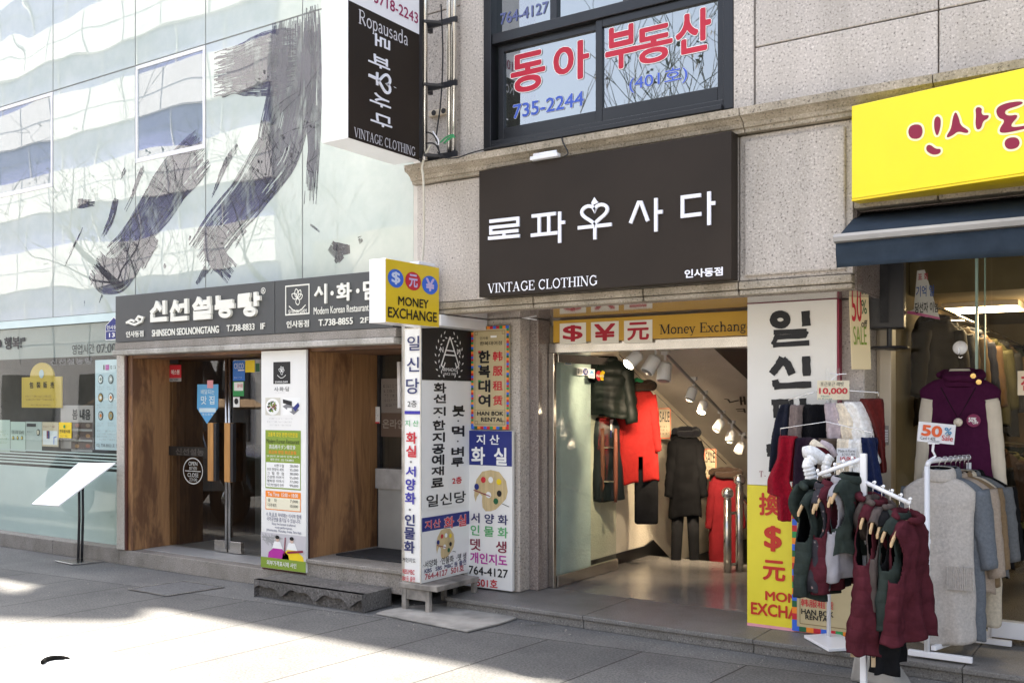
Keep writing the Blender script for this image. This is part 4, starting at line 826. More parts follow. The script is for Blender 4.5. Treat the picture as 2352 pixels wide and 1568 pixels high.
def tree_mesh(seed, h):
    rnd = random.Random(seed); mb = MB(); cr = MB(); lf = MB()
    def grow(p, d, L, r, lvl, m):
        n = 4; pts = [p]; q = p; dd = d
        for k in range(n):
            dd = (dd + Vector((rnd.gauss(0, .13), rnd.gauss(0, .13), rnd.gauss(0, .08) + .03))).normalized(); q = q + dd * L / n; pts.append(q)
        e = r * (0.72 if lvl < 1 else 0.4)
        m.tube(pts, [r + (e - r) * k / n for k in range(n + 1)], 8 if lvl < 2 else 3, caps=False)
        if lvl >= 5: 
            if rnd.random() < .22:
                for _ in range(3):
                    o = q + Vector((rnd.gauss(0, .06), rnd.gauss(0, .06), rnd.gauss(0, .06)))
                    a = Vector((rnd.gauss(0, 1), rnd.gauss(0, 1), rnd.gauss(0, 1))).normalized() * .05; c_ = a.orthogonal().normalized() * .03
                    lf.quad(o - a, o + c_, o + a, o - c_)
            return
        for k in range(3 if lvl < 4 else 2):
            t = rnd.choice(pts[2:]) if k else q
            ax_ = Vector((rnd.gauss(0, 1), rnd.gauss(0, 1), rnd.gauss(0, .6))).normalized()
            nd = (dd + ax_ * rnd.uniform(.5, .95)).normalized(); nd.z += .12
            grow(t, nd.normalized(), L * rnd.uniform(.58, .82), max(e * rnd.uniform(.62, .9), .009), lvl + 1, cr)
    grow(Vector((0, 0, -0.05)), Vector((0, 0, 1)), h * .36, h * .018, 0, mb)
    return mb, cr, lf
DRYLEAF = M('dry_leaves', (0.07, 0.05, 0.03), 0.9, var=0.4)
def make_tree(seed, h, label, loc):
    t = thing('bare_tree', label, 'tree', (0, 0, 0), 'bare street trees along the road')
    a, c_, l_ = tree_mesh(seed, h)
    obj('trunk', a, BARK, t, smooth=True); cr = obj('crown', c_, BARK, t); 
    if l_.f: obj('dry_leaf_cluster', l_, DRYLEAF, cr)
    t.location = loc; return t
ta = make_tree(3, 11, 'bare street tree with spreading crown, reflected in the glass left of the restaurant sign', (-8.5, -3.6, 0))
tb_ = make_tree(8, 9.5, 'bare street tree with thick leaning limbs, reflected in the upper dark window', (-6.4, -4.0, 0))
dup(ta, (-20.4, -3.6, 0), 2.1, 'bare street tree reflected in the glass beside the brush painting'); dup(tb_, (-26, -4.4, 0), 3.3, 'bare street tree farthest along the road from the shops')
dup(tb_, (-15.8, -4.2, 0), 1.2, 'bare street tree between the two other reflected trees'); dup(ta, (3.6, -3.8, 0), 4.0, 'bare street tree nearest the yellow sign end of the street')
# vintage car standing in the sun, seen in the glass door
vc = thing('vintage_car', 'dark green vintage open car with a tan roof edge, reflected in the restaurant door', 'car', (-12.2, 3.6, 0))
CARP = M('dark_green_car_paint', (0.012, 0.03, 0.025), 0.15, coat=1); TAN = M('tan_car_roof', (0.5, 0.34, 0.2), 0.7); SEAT = M('tan_leather', (0.36, 0.13, 0.05), 0.5)
def prof(pts, y0, y1): m_ = MB(); m_.prism([(-12.2 + x, 3.6 + y0, z) for x, z in pts], (0, y1 - y0, 0)); return m_
obj('body', prof([(-1.9, .45), (-1.95, .9), (-1.2, 1.02), (-.9, 1.0), (.55, 1.0), (.7, 1.05), (1.9, .95), (2.0, .5), (1.4, .38), (-1.5, .38)], -.72, .72), CARP, vc, bevel=0.06)
obj('roof', prof([(-1.3, 1.62), (-.9, 1.75), (.2, 1.74), (.55, 1.62), (.5, 1.58), (.15, 1.69), (-.85, 1.7), (-1.25, 1.56)], -.7, .7), TAN, vc, bevel=0.02)
b = MB()
for x, z, x2, z2 in ((-1.25, 1.58, -1.45, .98), (.5, 1.6, .75, 1.02)):
    for y in (2.92, 4.26): b.tube([(-12.2 + x, y, z), (-12.2 + x2, y, z2)], .02, 6)
obj('roof_pillar', b, CHROME, vc); b = MB(); b.box(-13.2, -12.6, 3.05, 4.15, .9, 1.25); obj('seat', b, SEAT, vc, bevel=0.08)
b = MB()
for y0, y1 in ((2.68, 2.95), (4.25, 4.52)):
    for cx in (-1.3, 1.35): b.loft([[Vector((-12.2 + cx + .52 * math.cos(R(a)) * k, y, .42 + .5 * math.sin(R(a)) * k)) for a in range(0, 181, 15) for k in (1,)] for y in (y0, y1)], False, closed=False)
obj('fender', b, CARP, vc, smooth=True, solid=(.03, 0))
for cx in (-1.3, 1.35):
    for y in (2.85, 4.34):
        b = MB(); b.lathe((-12.2 + cx, y, .36), [(.2, -.07), (.33, -.08), (.36, -.04), (.36, .04), (.33, .08), (.2, .07)], 28, axis='y'); wh = obj('wheel', b, RUBBER, vc, smooth=True)
        b = MB(); b.lathe((-12.2 + cx, y, .36), [(.02, -.10), (.1, -.09), (.12, -.06), (.21, -.05), (.21, .05), (.12, .06), (.1, .09), (.02, .10)], 24, axis='y'); obj('hubcap', b, CHROME, wh, smooth=True)
# ================================================================ signs on the granite building
LETW = M('white_raised_letters', (0.86, 0.86, 0.93), 0.3, var=0.03)
BROWN = M('dark_brown_panel', (0.027, 0.0195, 0.0145), 0.5, var=0.16, scale=1.6, spec=.22)
# --- big brown shop sign
s = y_sign('shop_sign', 'large dark brown shop sign with raised white letters and a heart over the open doorway', 'sign', zo, 1100.2, 1680, 0, 0, 6.164, 0.12, None)
s.o.z = 3.474; s.H = 0.970; s.root.location = (-3.4, 6.22, 2.504); s.body(BROWN, 0.12)
wl = .025
for st_ in ([(1127, 509), (1191, 502), (1191, 517), (1129, 523), (1129, 536), (1191, 530)], [(1159, 533), (1159, 546)], [(1124, 548), (1194, 542)],
            [(1224, 497), (1277, 491)], [(1222, 541), (1281, 535)], [(1240, 496), (1240, 539)], [(1262, 494), (1262, 537)], [(1287, 488), (1287, 557)], [(1287, 512), (1298, 511)],
            [(1330, 524), (1405, 516)], [(1368, 520), (1368, 549)],
            [(1450, 512), (1468, 466), (1474, 466), (1489, 507)], [(1508, 457), (1508, 531)], [(1508, 488), (1522, 487)],
            [(1610, 449), (1569, 454), (1569, 497), (1611, 492)], [(1630, 442), (1630, 516)], [(1630, 468), (1643, 467)]):
    s.stroke(st_, wl, LETW, z=zo, thick=.009, cap=.004)
hc, hr = s.uv(1367, 492), .092
ht = []
for k in range(40):
    t = 2 * math.pi * k / 40; x = 16 * math.sin(t) ** 3; y = 13 * math.cos(t) - 5 * math.cos(2 * t) - 2 * math.cos(3 * t) - math.cos(4 * t)
    ht.append((hc[0] + x * .0065, hc[1] - .004 - y * .0048))
s.stroke(ht, .024, LETW, close=True, thick=.009)
s.poly([(1366, 453), (1373, 463), (1376, 465), (1366, 470), (1361, 474), (1359, 466)], LETW, 'emblem', 3, zo)
s.serif('VINTAGE CLOTHING', (1121, 642, 1373, 664), LETW, zo); s.text('인사동점', (1573, 616, 1661, 636), LETW, .035, zo)
s.done()
lf = thing('tube_lamp', 'small white fluorescent lamp fitting on top of the brown sign', 'lamp', tuple(on_y(1250, 365, 6.15)), None)
pA, pB = on_y(1220, 368, 6.14), on_y(1283, 358, 6.14); zt = 3.48
b = MB(); b.box(pA.x, pB.x, 6.12, 6.17, zt, zt + .028); obj('housing', b, WHITE_PAINT, lf, bevel=.004)
b = MB(); b.tube([(pA.x + .02, 6.145, zt + .04), (pB.x - .02, 6.145, zt + .04)], .012, 10); obj('tube', b, WHITE_PLASTIC, lf, smooth=True)
# --- yellow shop sign, swung out a little at its right end
YELB = M('yellow_sign_face', (0.90, 0.74, 0.012), 0.3, var=0.04, scale=2); YELD = M('yellow_sign_rim', (0.85, 0.62, 0.01), 0.35, var=0.04)
ya = on_y(1956, 348, 6.18); ydir = Vector((1.398, -0.268, 0)).normalized()
yt, ybm = on_y(1956, 244, 6.18).z, on_y(1956, 457, 6.18).z
root = thing('yellow_shop_sign', 'bright yellow shop sign with rounded dark red letters over the blue awning', 'sign', (ya.x + .8, 6.1, ybm))
s = Sign(root, (ya.x, 6.18, yt), ydir, 2.6, yt - ybm); s.body(YELB, .13)
b = MB(); b.obox(s.pt(.0, s.H + .0025), s.ux * 2.6, s.dn * .012, -s.n * .30); obj('rim', b, YELD, root)
YM = P('dark_red_letters', (0.26, 0.012, 0.045))
OUTL = P('pale_yellow_outline', (0.95, 0.93, 0.55))
def blob(pts, lvl=2):
    q = [Vector(s.uv(*z3(*p))) for p in pts]
    for _ in range(2): q = [x for i in range(len(q)) for x in (q[i] * .75 + q[(i + 1) % len(q)] * .25, q[i] * .25 + q[(i + 1) % len(q)] * .75)]
    c = sum(q, Vector((0, 0))) / len(q); n = len(q); gq = []
    for i in range(n):
        t = (q[(i + 1) % n] - q[i - 1]); nn = Vector((t.y, -t.x)).normalized()
        if i == 0: sg = 1 if sum((q[j].x * q[(j + 1) % n].y - q[(j + 1) % n].x * q[j].y) for j in range(n)) > 0 else -1
        gq.append(q[i] + nn * sg * .012)
    s.poly([tuple(x) for x in gq], OUTL, 'lettering', 1); s.poly([tuple(x) for x in q], YM, 'lettering', lvl)
z3 = zm(2500, 0, 1.6945)
for p in ([(1605, 850), (1625, 805), (1690, 800), (1705, 850), (1685, 895), (1625, 895)], [(1775, 770), (1795, 745), (1820, 765), (1815, 830), (1795, 885), (1775, 835)],
          [(1725, 940), (1750, 930), (1785, 960), (1820, 958), (1815, 990), (1770, 1000), (1725, 975)],
          [(1895, 760), (1913, 715), (1935, 760), (1945, 810), (2000, 840), (1990, 862), (1930, 845), (1900, 870), (1860, 890), (1855, 875), (1885, 830)],
          [(2040, 700), (2062, 688), (2085, 702), (2078, 725), (2090, 745), (2130, 740), (2122, 765), (2090, 780), (2078, 830), (2050, 838), (2040, 800), (2045, 740)],
          [(2345, 650), (2230, 665), (2170, 700), (2185, 760), (2235, 775), (2195, 830), (2200, 860), (2280, 850), (2420, 815), (2420, 795), (2310, 820), (2258, 815), (2330, 735), (2240, 750), (2225, 710), (2345, 675)],
          [(2230, 905), (2260, 885), (2310, 885), (2330, 920), (2310, 955), (2255, 965), (2228, 940)]): blob(p)
s.done()
# --- awning
aw = thing('awning', 'dark blue fabric awning with a steel front bar over the right hand shop window', 'awning', (0, 6.4, 2.5))
AWN = cloth('navy_canvas', (0.030, 0.041, 0.056), var=0.2, bump=0.15, scale=3)
ax0 = on_y(1921, 590, 5.95).x; AY = 5.95; z_b = on_y(1921, 548, AY).z; z_v = on_y(1921, 617, AY).z
b = MB(); n = 24; rows_ = []
xs = [ax0 + (4.4 - ax0) * (k / n) ** 1.6 for k in range(n + 1)]
rows_ = [[Vector((x, 6.62, z_b + .28)) for x in xs], [Vector((x, 6.3, z_b + .165)) for x in xs], [Vector((x, AY + .02, z_b + .01)) for x in xs]]
b.loft(rows_, False, closed=False); obj('canopy', b, AWN, aw, smooth=True, solid=(.004, 0))
b = MB(); rr = random.Random(2)
b.loft([[Vector((x, AY - .012 + (.018 * math.sin(x * 5 + k) * k / 4), z_b - .03 - (z_b - .03 - z_v) * k / 4 + (.006 * math.sin(x * 3) if k == 4 else 0))) for x in xs] for k in range(5)], False, closed=False)
obj('valance', b, AWN, aw, smooth=True, solid=(.003, 0))
b = MB(); b.loft([[Vector((x, AY + dy, z_b + dz)) for dy, dz in ((-.03, -.022), (.02, -.03), (.04, 0), (.02, .028), (-.015, .025), (-.035, .005))] for x in (ax0 - .01, 4.4)]); obj('front_bar', b, M('dull_aluminium', (.33, .325, .32), .4, metal=.5, var=.15), aw)
b = MB(); b.box(ax0 + .02, 4.4, 6.5, 6.95, z_b + .2, z_b + .285); obj('cassette', b, BLACK_METAL, aw, bevel=.02)
# --- speaker on a bracket under the awning
zq_ = zq; spk = at_d(*zq(238, 300), 6.75)
sp = thing('wall_speaker', 'black loudspeaker on a round bracket plate beside the shop window glass', 'speaker', tuple(spk))
c0 = spk
b = MB(); hw = .115; b.obox(c0 + Vector((-hw, -.08, -.26)), (2 * hw * .98, .05, 0), (-.05 * .5, .18, 0), (0, 0, .62)); obj('cabinet', b, BLACK_METAL, sp, bevel=.012)
b = MB(); b.obox(c0 + Vector((-.03, -.10, -.22)), (.05, .02, 0), (-.005, .02, 0), (0, 0, .5)); obj('grille', b, RUBBER, sp)
b = MB(); b.lathe(c0 + Vector((0.01, 0, -.395)), [(.11, -.006), (.125, 0), (.12, .012)], 28); b.tube([c0 + Vector((.01, 0, -.39)), c0 + Vector((.01, 0, -.25))], .018, 10); b.box(c0.x - .02, c0.x + .04, c0.y, 7.22, c0.z - .404, c0.z - .38); obj('bracket', b, BLACK_METAL, sp)
# --- money exchange lightbox over the door
s = y_sign('door_header_sign', 'long ochre money exchange sign over the open glass door', 'sign', zp, -364, 570, 575, 735, 7.19, .04, GOLD)
s.o = Vector((-4.39, 7.19, 2.39)); s.W = 1.89; s.H = .185; [bpy.data.objects.remove(o) for o in list(s.root.children)]; s.root.location = (-3.4, 7.21, 2.205); s.body(GOLD, .05, bevel=.002)
CRM = P('cream_tile', (0.80, 0.76, 0.66)); DRD = P('deep_red', (0.42, 0.012, 0.03))
for x0, x1, ch in ((1668, 1848, '$'), (1882, 2072, '¥'), (2108, 2302, '元')):
    s.rect((x0, 660 - (x0 - 1668) * .045, x1, 800 - (x0 - 1668) * .012), CRM, 'tile', 1, z5)
    m_ = 26; s.text(ch, (x0 + m_ - 4, 674 - (x0 - 1668) * .045, x1 - m_ + 4, 786 - (x0 - 1668) * .02), DRD, .028, z5)
s.serif('Money Exchange', (8, 617, 608, 680), BLK, zp)
s.done()
# --- tall white panel with brush letters, yellow exchange board below it
PY = 6.82
s = y_sign('tall_white_sign', 'tall white panel with big black brush letters on the right hand pillar', 'sign', zo, 1716.5, 1922, 699, 1110, PY, .07, None, xm=1716.5)
s.o.z = 2.40; s.H = 2.40 - on_y(1716, 1112, PY).z; s.root.location.z = 2.40 - s.H; s.body(M('aged_white_panel', (0.78, 0.76, 0.71), 0.4, var=0.05, scale=1.5), .075, bevel=.003)
b = MB(); b.box(s.o.x - .006, s.o.x + s.W + .012, PY + .004, PY + .075, 2.4015, 2.41); b.box(s.o.x + s.W + .001, s.o.x + s.W + .014, PY + .004, PY + .075, s.o.z - s.H, 2.4); objs('edge_trim', b, MAROON, s.root)
rnd = random.Random(4)
def bst(pts, w_, z=zp):
    q = [Vector(s.uv(*z(*p))) for p in pts]; out = []
    for i in range(len(q) - 1):
        for k in range(5): out.append(q[i].lerp(q[i + 1], k / 5))
    out.append(q[-1]); s.stroke([tuple(p) for p in out], w_, BLK, jag=.10)
x = [(785 + 44 * math.cos(R(a)), 599 + 36 * math.sin(R(a))) for a in range(0, 360, 20)]; s.stroke([s.uv(*zp(*p)) for p in x], .052, BLK, close=True, jag=.06)
for p, w_ in (([(947, 543), (953, 640)], .062), ([(742, 680), (955, 672)], .036), ([(955, 672), (940, 702), (760, 712), (738, 760)], .034), ([(738, 762), (972, 748)], .036),
              ([(800, 842), (775, 890), (730, 948)], .055), ([(800, 850), (835, 890), (862, 950)], .055), ([(950, 834), (955, 960)], .056), ([(752, 985), (760, 1028)], .05), ([(745, 1027), (984, 1014)], .047),
              ([(728, 1130), (870, 1125)], .04), ([(758, 1130), (760, 1210), (870, 1210)], .045), ([(930, 1104), (935, 1225)], .05), ([(935, 1165), (985, 1160)], .04),
              ([(696, 1412), (740, 1408)], .03), ([(696, 1440), (740, 1436)], .03), ([(716, 1402), (716, 1474)], .03), ([(735, 1440), (735, 1500)], .03), ([(700, 1470), (740, 1468)], .02)):
    bst(p, w_)
z4_ = zb4; s.serif('T', (650, 110, 676, 148), MAROON, zb4); s.text('. 735-2244', (684, 110, 900, 150), MAROON, .0, zb4)
s.done()
yz1, yz0 = on_y(1716, 1112, PY).z - .003, .098
s2 = Sign(thing('yellow_exchange_board', 'yellow money exchange board with red symbols under the tall white panel', 'sign', (s.o.x + .3, PY + .03, yz0)), (s.o.x, PY - .004, yz1), (1, 0, 0), s.W, yz1 - yz0)
s2.body(M('yellow_board', (0.80, 0.68, 0.035), 0.4, var=0.06, scale=3), .07, bevel=.002)
RD2 = P('board_red', (0.55, 0.035, 0.02))
for ch, b_ in (('換', (648, 252, 786, 398)), ('$', (680, 462, 795, 628)), ('元', (672, 684, 818, 816))): s2.text(ch, b_, RD2, .03, zb4)
s2.text('MONEY', (688, 896, 1010, 958), RD2, .03, zb4); s2.text('EXCHANGE', (596, 978, 1096, 1060), RD2, .03, zb4)
s2.rect((0, s2.H - .022, s2.W, s2.H), PINK, 'bottom_strip', 1); s2.done()
def patch_border(s, b_, t, n):
    x0, y0, x1, y1 = b_; cols = [RED, GREEN, ORANGE, BLUE, DGREEN, ORANGE, RED, BLUE]; k = 0; m = (x1 - x0) / n[0]
    for i in range(n[0]):
        for yy in (y0, y1 - t): s.rect((x0 + i * m, yy, x0 + (i + 1) * m, yy + t), cols[(k + (3 if yy > y0 else 0)) % 8], 'patchwork_border', 1)
        k += 1
    m = (y1 - y0 - 2 * t) / n[1]
    for i in range(n[1]):
        for xx in (x0, x1 - t): s.rect((xx, y0 + t + i * m, xx + t, y0 + t + (i + 1) * m), cols[(k + (5 if xx > x0 else 0)) % 8], 'patchwork_border', 1)
        k += 1
CLOTHG = cloth('gold_paper', (0.52, 0.43, 0.25), var=0.06, bump=.05, rough=.5)
def hanbok(name, label, tl, W, H, th, up=None):
    s = Sign(thing(name, label, 'sign', (tl[0] + W / 2, tl[1] + th / 2, tl[2] - H), 'gold costume rental signs'), tl, (1, 0, 0), W, H); s.body(CLOTHG, th, bevel=.002)
    patch_border(s, (0.001, 0.001, W - .001, H - .001), W * .062, (12, 40))
    m = W * .1; LN = P('brown_line', (0.2, 0.13, 0.05)); s.frame((m, m, W - m, H - m), .004, LN, 'border', 1)
    for cx in (m, W - m - W * .08):
        for cy in (m, H - m - W * .08): s.frame((cx, cy, cx + W * .08, cy + W * .08), .004, LN, 'border', 1.4)
    X = lambda a: a * W; Y = lambda a: a * H
    s.text('인사동', (X(.24), Y(.10), X(.46), Y(.128)), BLK, 0.005); s.rect((X(.52), Y(.092), X(.68), Y(.112)), WH, 'sticker'); s.text('한복대여점', (X(.24), Y(.147), X(.82), Y(.184)), BLK, .005)
    for i, (ch, cc, mm) in enumerate((('한', '韩', RED), ('복', '服', BLUE), ('대', '租', GREEN), ('여', '赁', PINK))):
        y = .235 + i * .142
        s.text(ch, (X(.20), Y(y), X(.52), Y(y + .122)), BLK, .04); s.text(cc, (X(.58), Y(y + .012), X(.84), Y(y + .105)), RED, .02)
        s.rect((X(.20), Y(y + .002), X(.27), Y(y + .018)), mm, 'lettering', 3.4)
    s.rect((X(.1), Y(.812), X(.9), Y(.814)), LN, 'border', 1.4)
    s.text('HAN BOK', (X(.17), Y(.825), X(.86), Y(.866)), BLK, .025); s.text('RENTAL', (X(.27), Y(.884), X(.86), Y(.925)), BLK, .025)
    return s.done()
# gold sign on the left pillar
CY = 6.875
pt_, pb_ = on_y(*zs(425, 58), CY), on_y(*zs(616, 618), CY); W_ = on_y(*zs(617, 330), CY).x - on_y(*zs(412, 330), CY).x
hanbok('costume_rental_sign', 'narrow gold costume rental sign with patchwork border, high on the left pillar', (on_y(*zs(412, 330), CY).x, CY, on_y(*zs(520, 54), CY).z), W_, on_y(*zs(520, 54), CY).z - on_y(*zs(520, 612), CY).z, .02)
# larger gold sign half hidden behind the scarves on the right pillar
xL = on_y(*zb4(862, 700), 6.80).x; zB = on_y(*zb4(900, 1138), 6.80).z
s = Sign(thing('costume_rental_sign', 'larger gold costume rental sign standing behind the scarf stand beside the yellow board', 'sign', (xL + .25, 6.81, zB), 'gold costume rental signs'), (xL, 6.79, zB + 1.03), (1, 0, 0), .50, 1.03)
s.body(CLOTHG, .02, bevel=.002); patch_border(s, (.001, .001, .499, 1.029), .034, (10, 22)); s.frame((.055, .055, .445, .975), .004, P('brown_line', (0.2, 0.13, 0.05)), 'border', 1)
s.text('여', (930, 690, 1095, 935), BLK, .04, zb4, outline=(.03, WH)); s.text('韩服租赁', (918, 940, 1128, 990), RED, .01, zb4)
s.text('HAN BOK', (920, 1004, 1128, 1040), BLK, .025, zb4); s.text('RENTAL', (946, 1042, 1112, 1072), BLK, .025, zb4); s.done()
# --- painter's palette sign on the left pillar
def palette(s, cx, cy, r, mat_p, L=0):
    f = lambda x, y: (cx + x * r, cy + y * r)
    pl = [(-.95, -.1), (-.85, -.5), (-.5, -.9), (0, -1.0), (.5, -.92), (.9, -.5), (1.0, 0), (.9, .35), (.6, .65), (.3, .9), (0, 1.0), (-.3, 1.02), (-.48, .85), (-.52, .55), (-.5, .3), (-.66, .16), (-.82, .35), (-.9, .6), (-.99, .3)]
    s.poly([f(*p) for p in pl], mat_p, 'palette', 1 + L)
    s.disc(*f(-.12, .22), .16 * r, .15 * r, WH, 'palette', 2 + L)
    for (x, y), m in (((-.42, -.5), RED), ((.02, -.52), WH), ((.5, -.44), YEL), ((.52, .12), BLK), ((-.82, -.15), NAVY), ((.32, .5), DGREEN)): s.disc(*f(x, y), .14 * r, .15 * r, m, 'palette', 3 + L)
    s.stroke([f(-1.0, .02), f(.0, .28)], .045 * r, MAROON, 'palette', 3.6 + L); s.stroke([f(.7, .6), f(1.1, .72)], .03 * r, BLK, 'palette', 3.6 + L)
PALW = wood('palette_wood', (0.62, 0.48, 0.25), (0.5, 0.36, 0.18), stain=.3)
CY2 = 6.855
XR = on_y(*zs(634, 1100), CY2).x; XL = XR - .50; ZT = on_y(*zs(520, 618), CY2).z; ZB = on_y(*zs(520, 1474), CY2).z
s = Sign(thing('art_studio_sign', 'white and blue art studio sign with a painter palette leaning on the left pillar', 'sign', ((XL + XR) / 2, CY2 + .03, ZB)), (XL, CY2, ZT), (1, 0, 0), XR - XL, ZT - ZB); s.body(WHITE, .035, bevel=.003)
s.rect((.002, .002, s.W - .002, s.uv(*zs(530, 808))[1]), NAVY)
s.text('지 산', (442, 640, 566, 694), WH, .02, zs); s.text('화  실', (414, 708, 606, 804), WH, .03, zs)
c_ = s.uv(*zs(518, 942)); palette(s, c_[0], c_[1], .175, PALW)
DNV, VIO, LGR = P('dark_navy', (0.03, 0.035, 0.13)), P('violet', (0.05, 0.04, 0.33)), P('light_green', (0.12, 0.42, 0.17))
s.text('서 양 화', (412, 1068, 612, 1122), DNV, .02, zs); s.text('인 물 화', (410, 1134, 612, 1192), LGR, .02, zs); s.text('뎃    생', (408, 1208, 604, 1272), P('dark_red_text', (0.22, 0.02, 0.05)), .02, zs)
s.text('개인지도', (408, 1282, 608, 1342), MAG, .025, zs); s.text('764-4127', (400, 1358, 612, 1404), BLK, .015, zs); s.text('501호', (442, 1418, 556, 1464), RED, .02, zs); s.done()

# ================================================================ the vertical sign on its metal stand
vr = thing('vertical_sign_stand', 'tall narrow sign box with black and white panels standing on a low metal table', 'sign', (-5.1, 6.3, 0))
SX, SYN = -5.035, 6.20; nx0 = -5.215
ZT2, ZB2 = 2.30, .235
b = MB(); b.box(nx0 + .004, SX - .004, SYN + .004, 6.95, ZB2, ZT2); obj('box', b, WHITE, vr)
b = MB()
for x, y in ((nx0 - .03, SYN + .01), (nx0 - .03, 6.9)): b.box(x, x + .032, y, y + .03, .0, 2.42)
objs('post', b, STEEL_DULL, vr)
b = MB(); b.box(nx0 - .03, SX + .19, 6.17, 6.74, .19, .232); b.box(SX + .06, SX + .10, 6.18, 6.22, 0, .19); b.box(nx0 + .0, nx0 + .04, 6.18, 6.22, 0, .19); b.box(SX + .14, SX + .18, 6.69, 6.73, .1, .19); b.box(nx0 + .0, nx0 + .04, 6.69, 6.73, 0, .19); b.box(nx0 + .04, SX + .06, 6.185, 6.2, .1, .19)
obj('table', b, M('grey_weathered_table', (0.235, 0.215, 0.19), 0.6, var=.45, scale=8, bump=.2), vr, bevel=.004)
s = Sign(vr, (nx0, SYN, ZT2), (1, 0, 0), SX - nx0, ZT2 - ZB2)
s.frame((.001, .001, s.W - .001, s.H - .001), .008, STEEL, 'frame', .5)
def vcol(s, chars, xs, mat, bold, w):
    pass
for ch, y0, y1, m, bo, ww in (('일', 108, 186, DNV, .01, 66), ('신', 222, 300, DNV, .01, 66), ('당', 336, 420, DNV, .01, 70), ('2층', 455, 492, BLK, 0, 50), ('지 산', 562, 596, LGR, .01, 72), ('화', 626, 690, RED, .03, 58), ('실', 698, 762, RED, .03, 56), ('·', 782, 792, BLK, .05, 11),
                              ('서', 810, 868, VIO, .03, 54), ('양', 878, 942, VIO, .03, 54), ('화', 952, 1016, VIO, .03, 58), ('·', 1040, 1050, BLK, .05, 11), ('인', 1070, 1132, DNV, .03, 54), ('물', 1140, 1206, DNV, .03, 58), ('화', 1214, 1280, DNV, .03, 58), ('개인지도', 1306, 1330, BLK, .01, 72), ('KBS.MBC', 1368, 1394, RED, .01, 64), ('SBS등 출연', 1404, 1432, RED, .01, 70)):
    cx = 101 - (y0 - 108) * .0205
    s.text(ch, (cx - ww / 2, y0, cx + ww / 2, y1), m, bo, zs)
s.rect((52, 512, 136, 530), VIO, 'band', 1, zs); s.done()
s = Sign(vr, (SX, SYN + .006, ZT2 + .01), (0, 1, 0), .72, ZT2 - ZB2)
fx0, fx1 = 0.004, s.uv(*zs(430, 500))[0]
yb1 = s.uv(*zs(290, 348))[1]
s.rect((fx0, .002, fx1, yb1), BLK, 'black_panel', 1.5)
yc0, yc1 = yb1 + .004, s.uv(*zs(270, 1032))[1]
s.rect((fx0, yc0, fx1, yc1), WHITE, 'white_panel', 1.5); yd0, yd1 = s.uv(*zs(270, 1072))[1], s.uv(*zs(270, 1400))[1]
s.rect((fx0, yd0, fx1 - .01, yd1), WHITE, 'white_panel', 1.5); s.rect((fx0, yd0, fx1 - .01, s.uv(*zs(265, 1146))[1]), NAVY, 'band', 2)
# laurel and letter mark
cx, cy = s.uv(*zs(291, 214)); a_ = .018
for sg in (-1, 1):
    for k in range(9):
        an = R(115 + k * 16) if sg < 0 else R(65 - k * 16)
        px, py = cx + .165 * math.cos(an), cy + .02 - .20 * math.sin(an)
        for q in (-1, 1):
            t = Vector((math.cos(an), -math.sin(an))); tt = Vector((-t.y, t.x)) * sg
            d = (tt * -1 + t * q * .7).normalized(); nn = Vector((-d.y, d.x))
            c = Vector((px, py)) + t * q * .012 + d * .02
            s.poly([tuple(c - d * .018), tuple(c + nn * .007), tuple(c + d * .018), tuple(c - nn * .007)], WH, 'emblem', 3)
for st_, w_ in (([(246, 268), (294, 112)], .015), ([(294, 112), (342, 268)], .015), ([(268, 184), (320, 190)], .011), ([(262, 208), (328, 214)], .011), ([(244, 262), (258, 278), (268, 250)], .012), ([(344, 262), (330, 280), (322, 252)], .012)): s.stroke(st_, w_, WH, 'emblem', 3, zs)
s.text('N', (240, 166, 258, 196), WH, .01, zs, lvl=3); s.text('И', (332, 178, 350, 208), WH, .01, zs, lvl=3); s.text('ARMADIO', (248, 280, 334, 298), WH, .01, zs, lvl=3); s.text('SINCE 1989', (260, 306, 324, 320), WH, 0, zs, lvl=3)
for i, ch in enumerate('화선지·한지공예재료'):
    yy = [360, 420, 490, 542, 562, 628, 690, 748, 812, 874][i]; hh = [56, 50, 48, 8, 54, 54, 54, 58, 50, 50][i]; cxx = 240 - (yy - 360) * .028; ww = 9 if ch == '·' else 68
    s.text(ch, (cxx - ww / 2, yy, cxx + ww / 2, yy + hh), BLK, .045, zs, lvl=3)
for ch, yy, hh in (('붓', 482, 60), ('·', 562, 8), ('먹', 592, 60), ('·', 672, 8), ('벼', 706, 54), ('루', 764, 50)):
    cxx = 340 - (yy - 482) * .02; ww = 9 if ch == '·' else 68; s.text(ch, (cxx - ww / 2, yy, cxx + ww / 2, yy + hh), BLK, .045, zs, lvl=3)
s.text('2층', (306, 868, 358, 906), RED, .03, zs, lvl=3); s.text('일신당', (166, 956, 380, 1020), BLK, .02, zs, lvl=3)
s.text('지산', (158, 1100, 244, 1146), P('light_red', (0.62, 0.06, 0.08)), .02, zs, lvl=3, outline=(.02, WH)); s.text('화 실', (262, 1078, 382, 1142), P('light_red', (0.62, 0.06, 0.08)), .03, zs, lvl=3, outline=(.02, WH))
c_ = s.uv(*zs(270, 1226)); palette(s, c_[0], c_[1], .125, PALW, 1.5)
for part in list(s.acc):
    pass
s.text('·서양화  ·인물화  ·뎃 생', (150, 1300, 382, 1338), BLK, .01, zs, lvl=3); s.text('KBS   SBS  MBC 등 출연', (156, 1338, 382, 1366), DNV, .02, zs, lvl=3); s.text('764-4127  501호', (158, 1364, 370, 1400), P('crimson', (0.45, 0.05, 0.07)), .02, zs, lvl=3)
s.done()

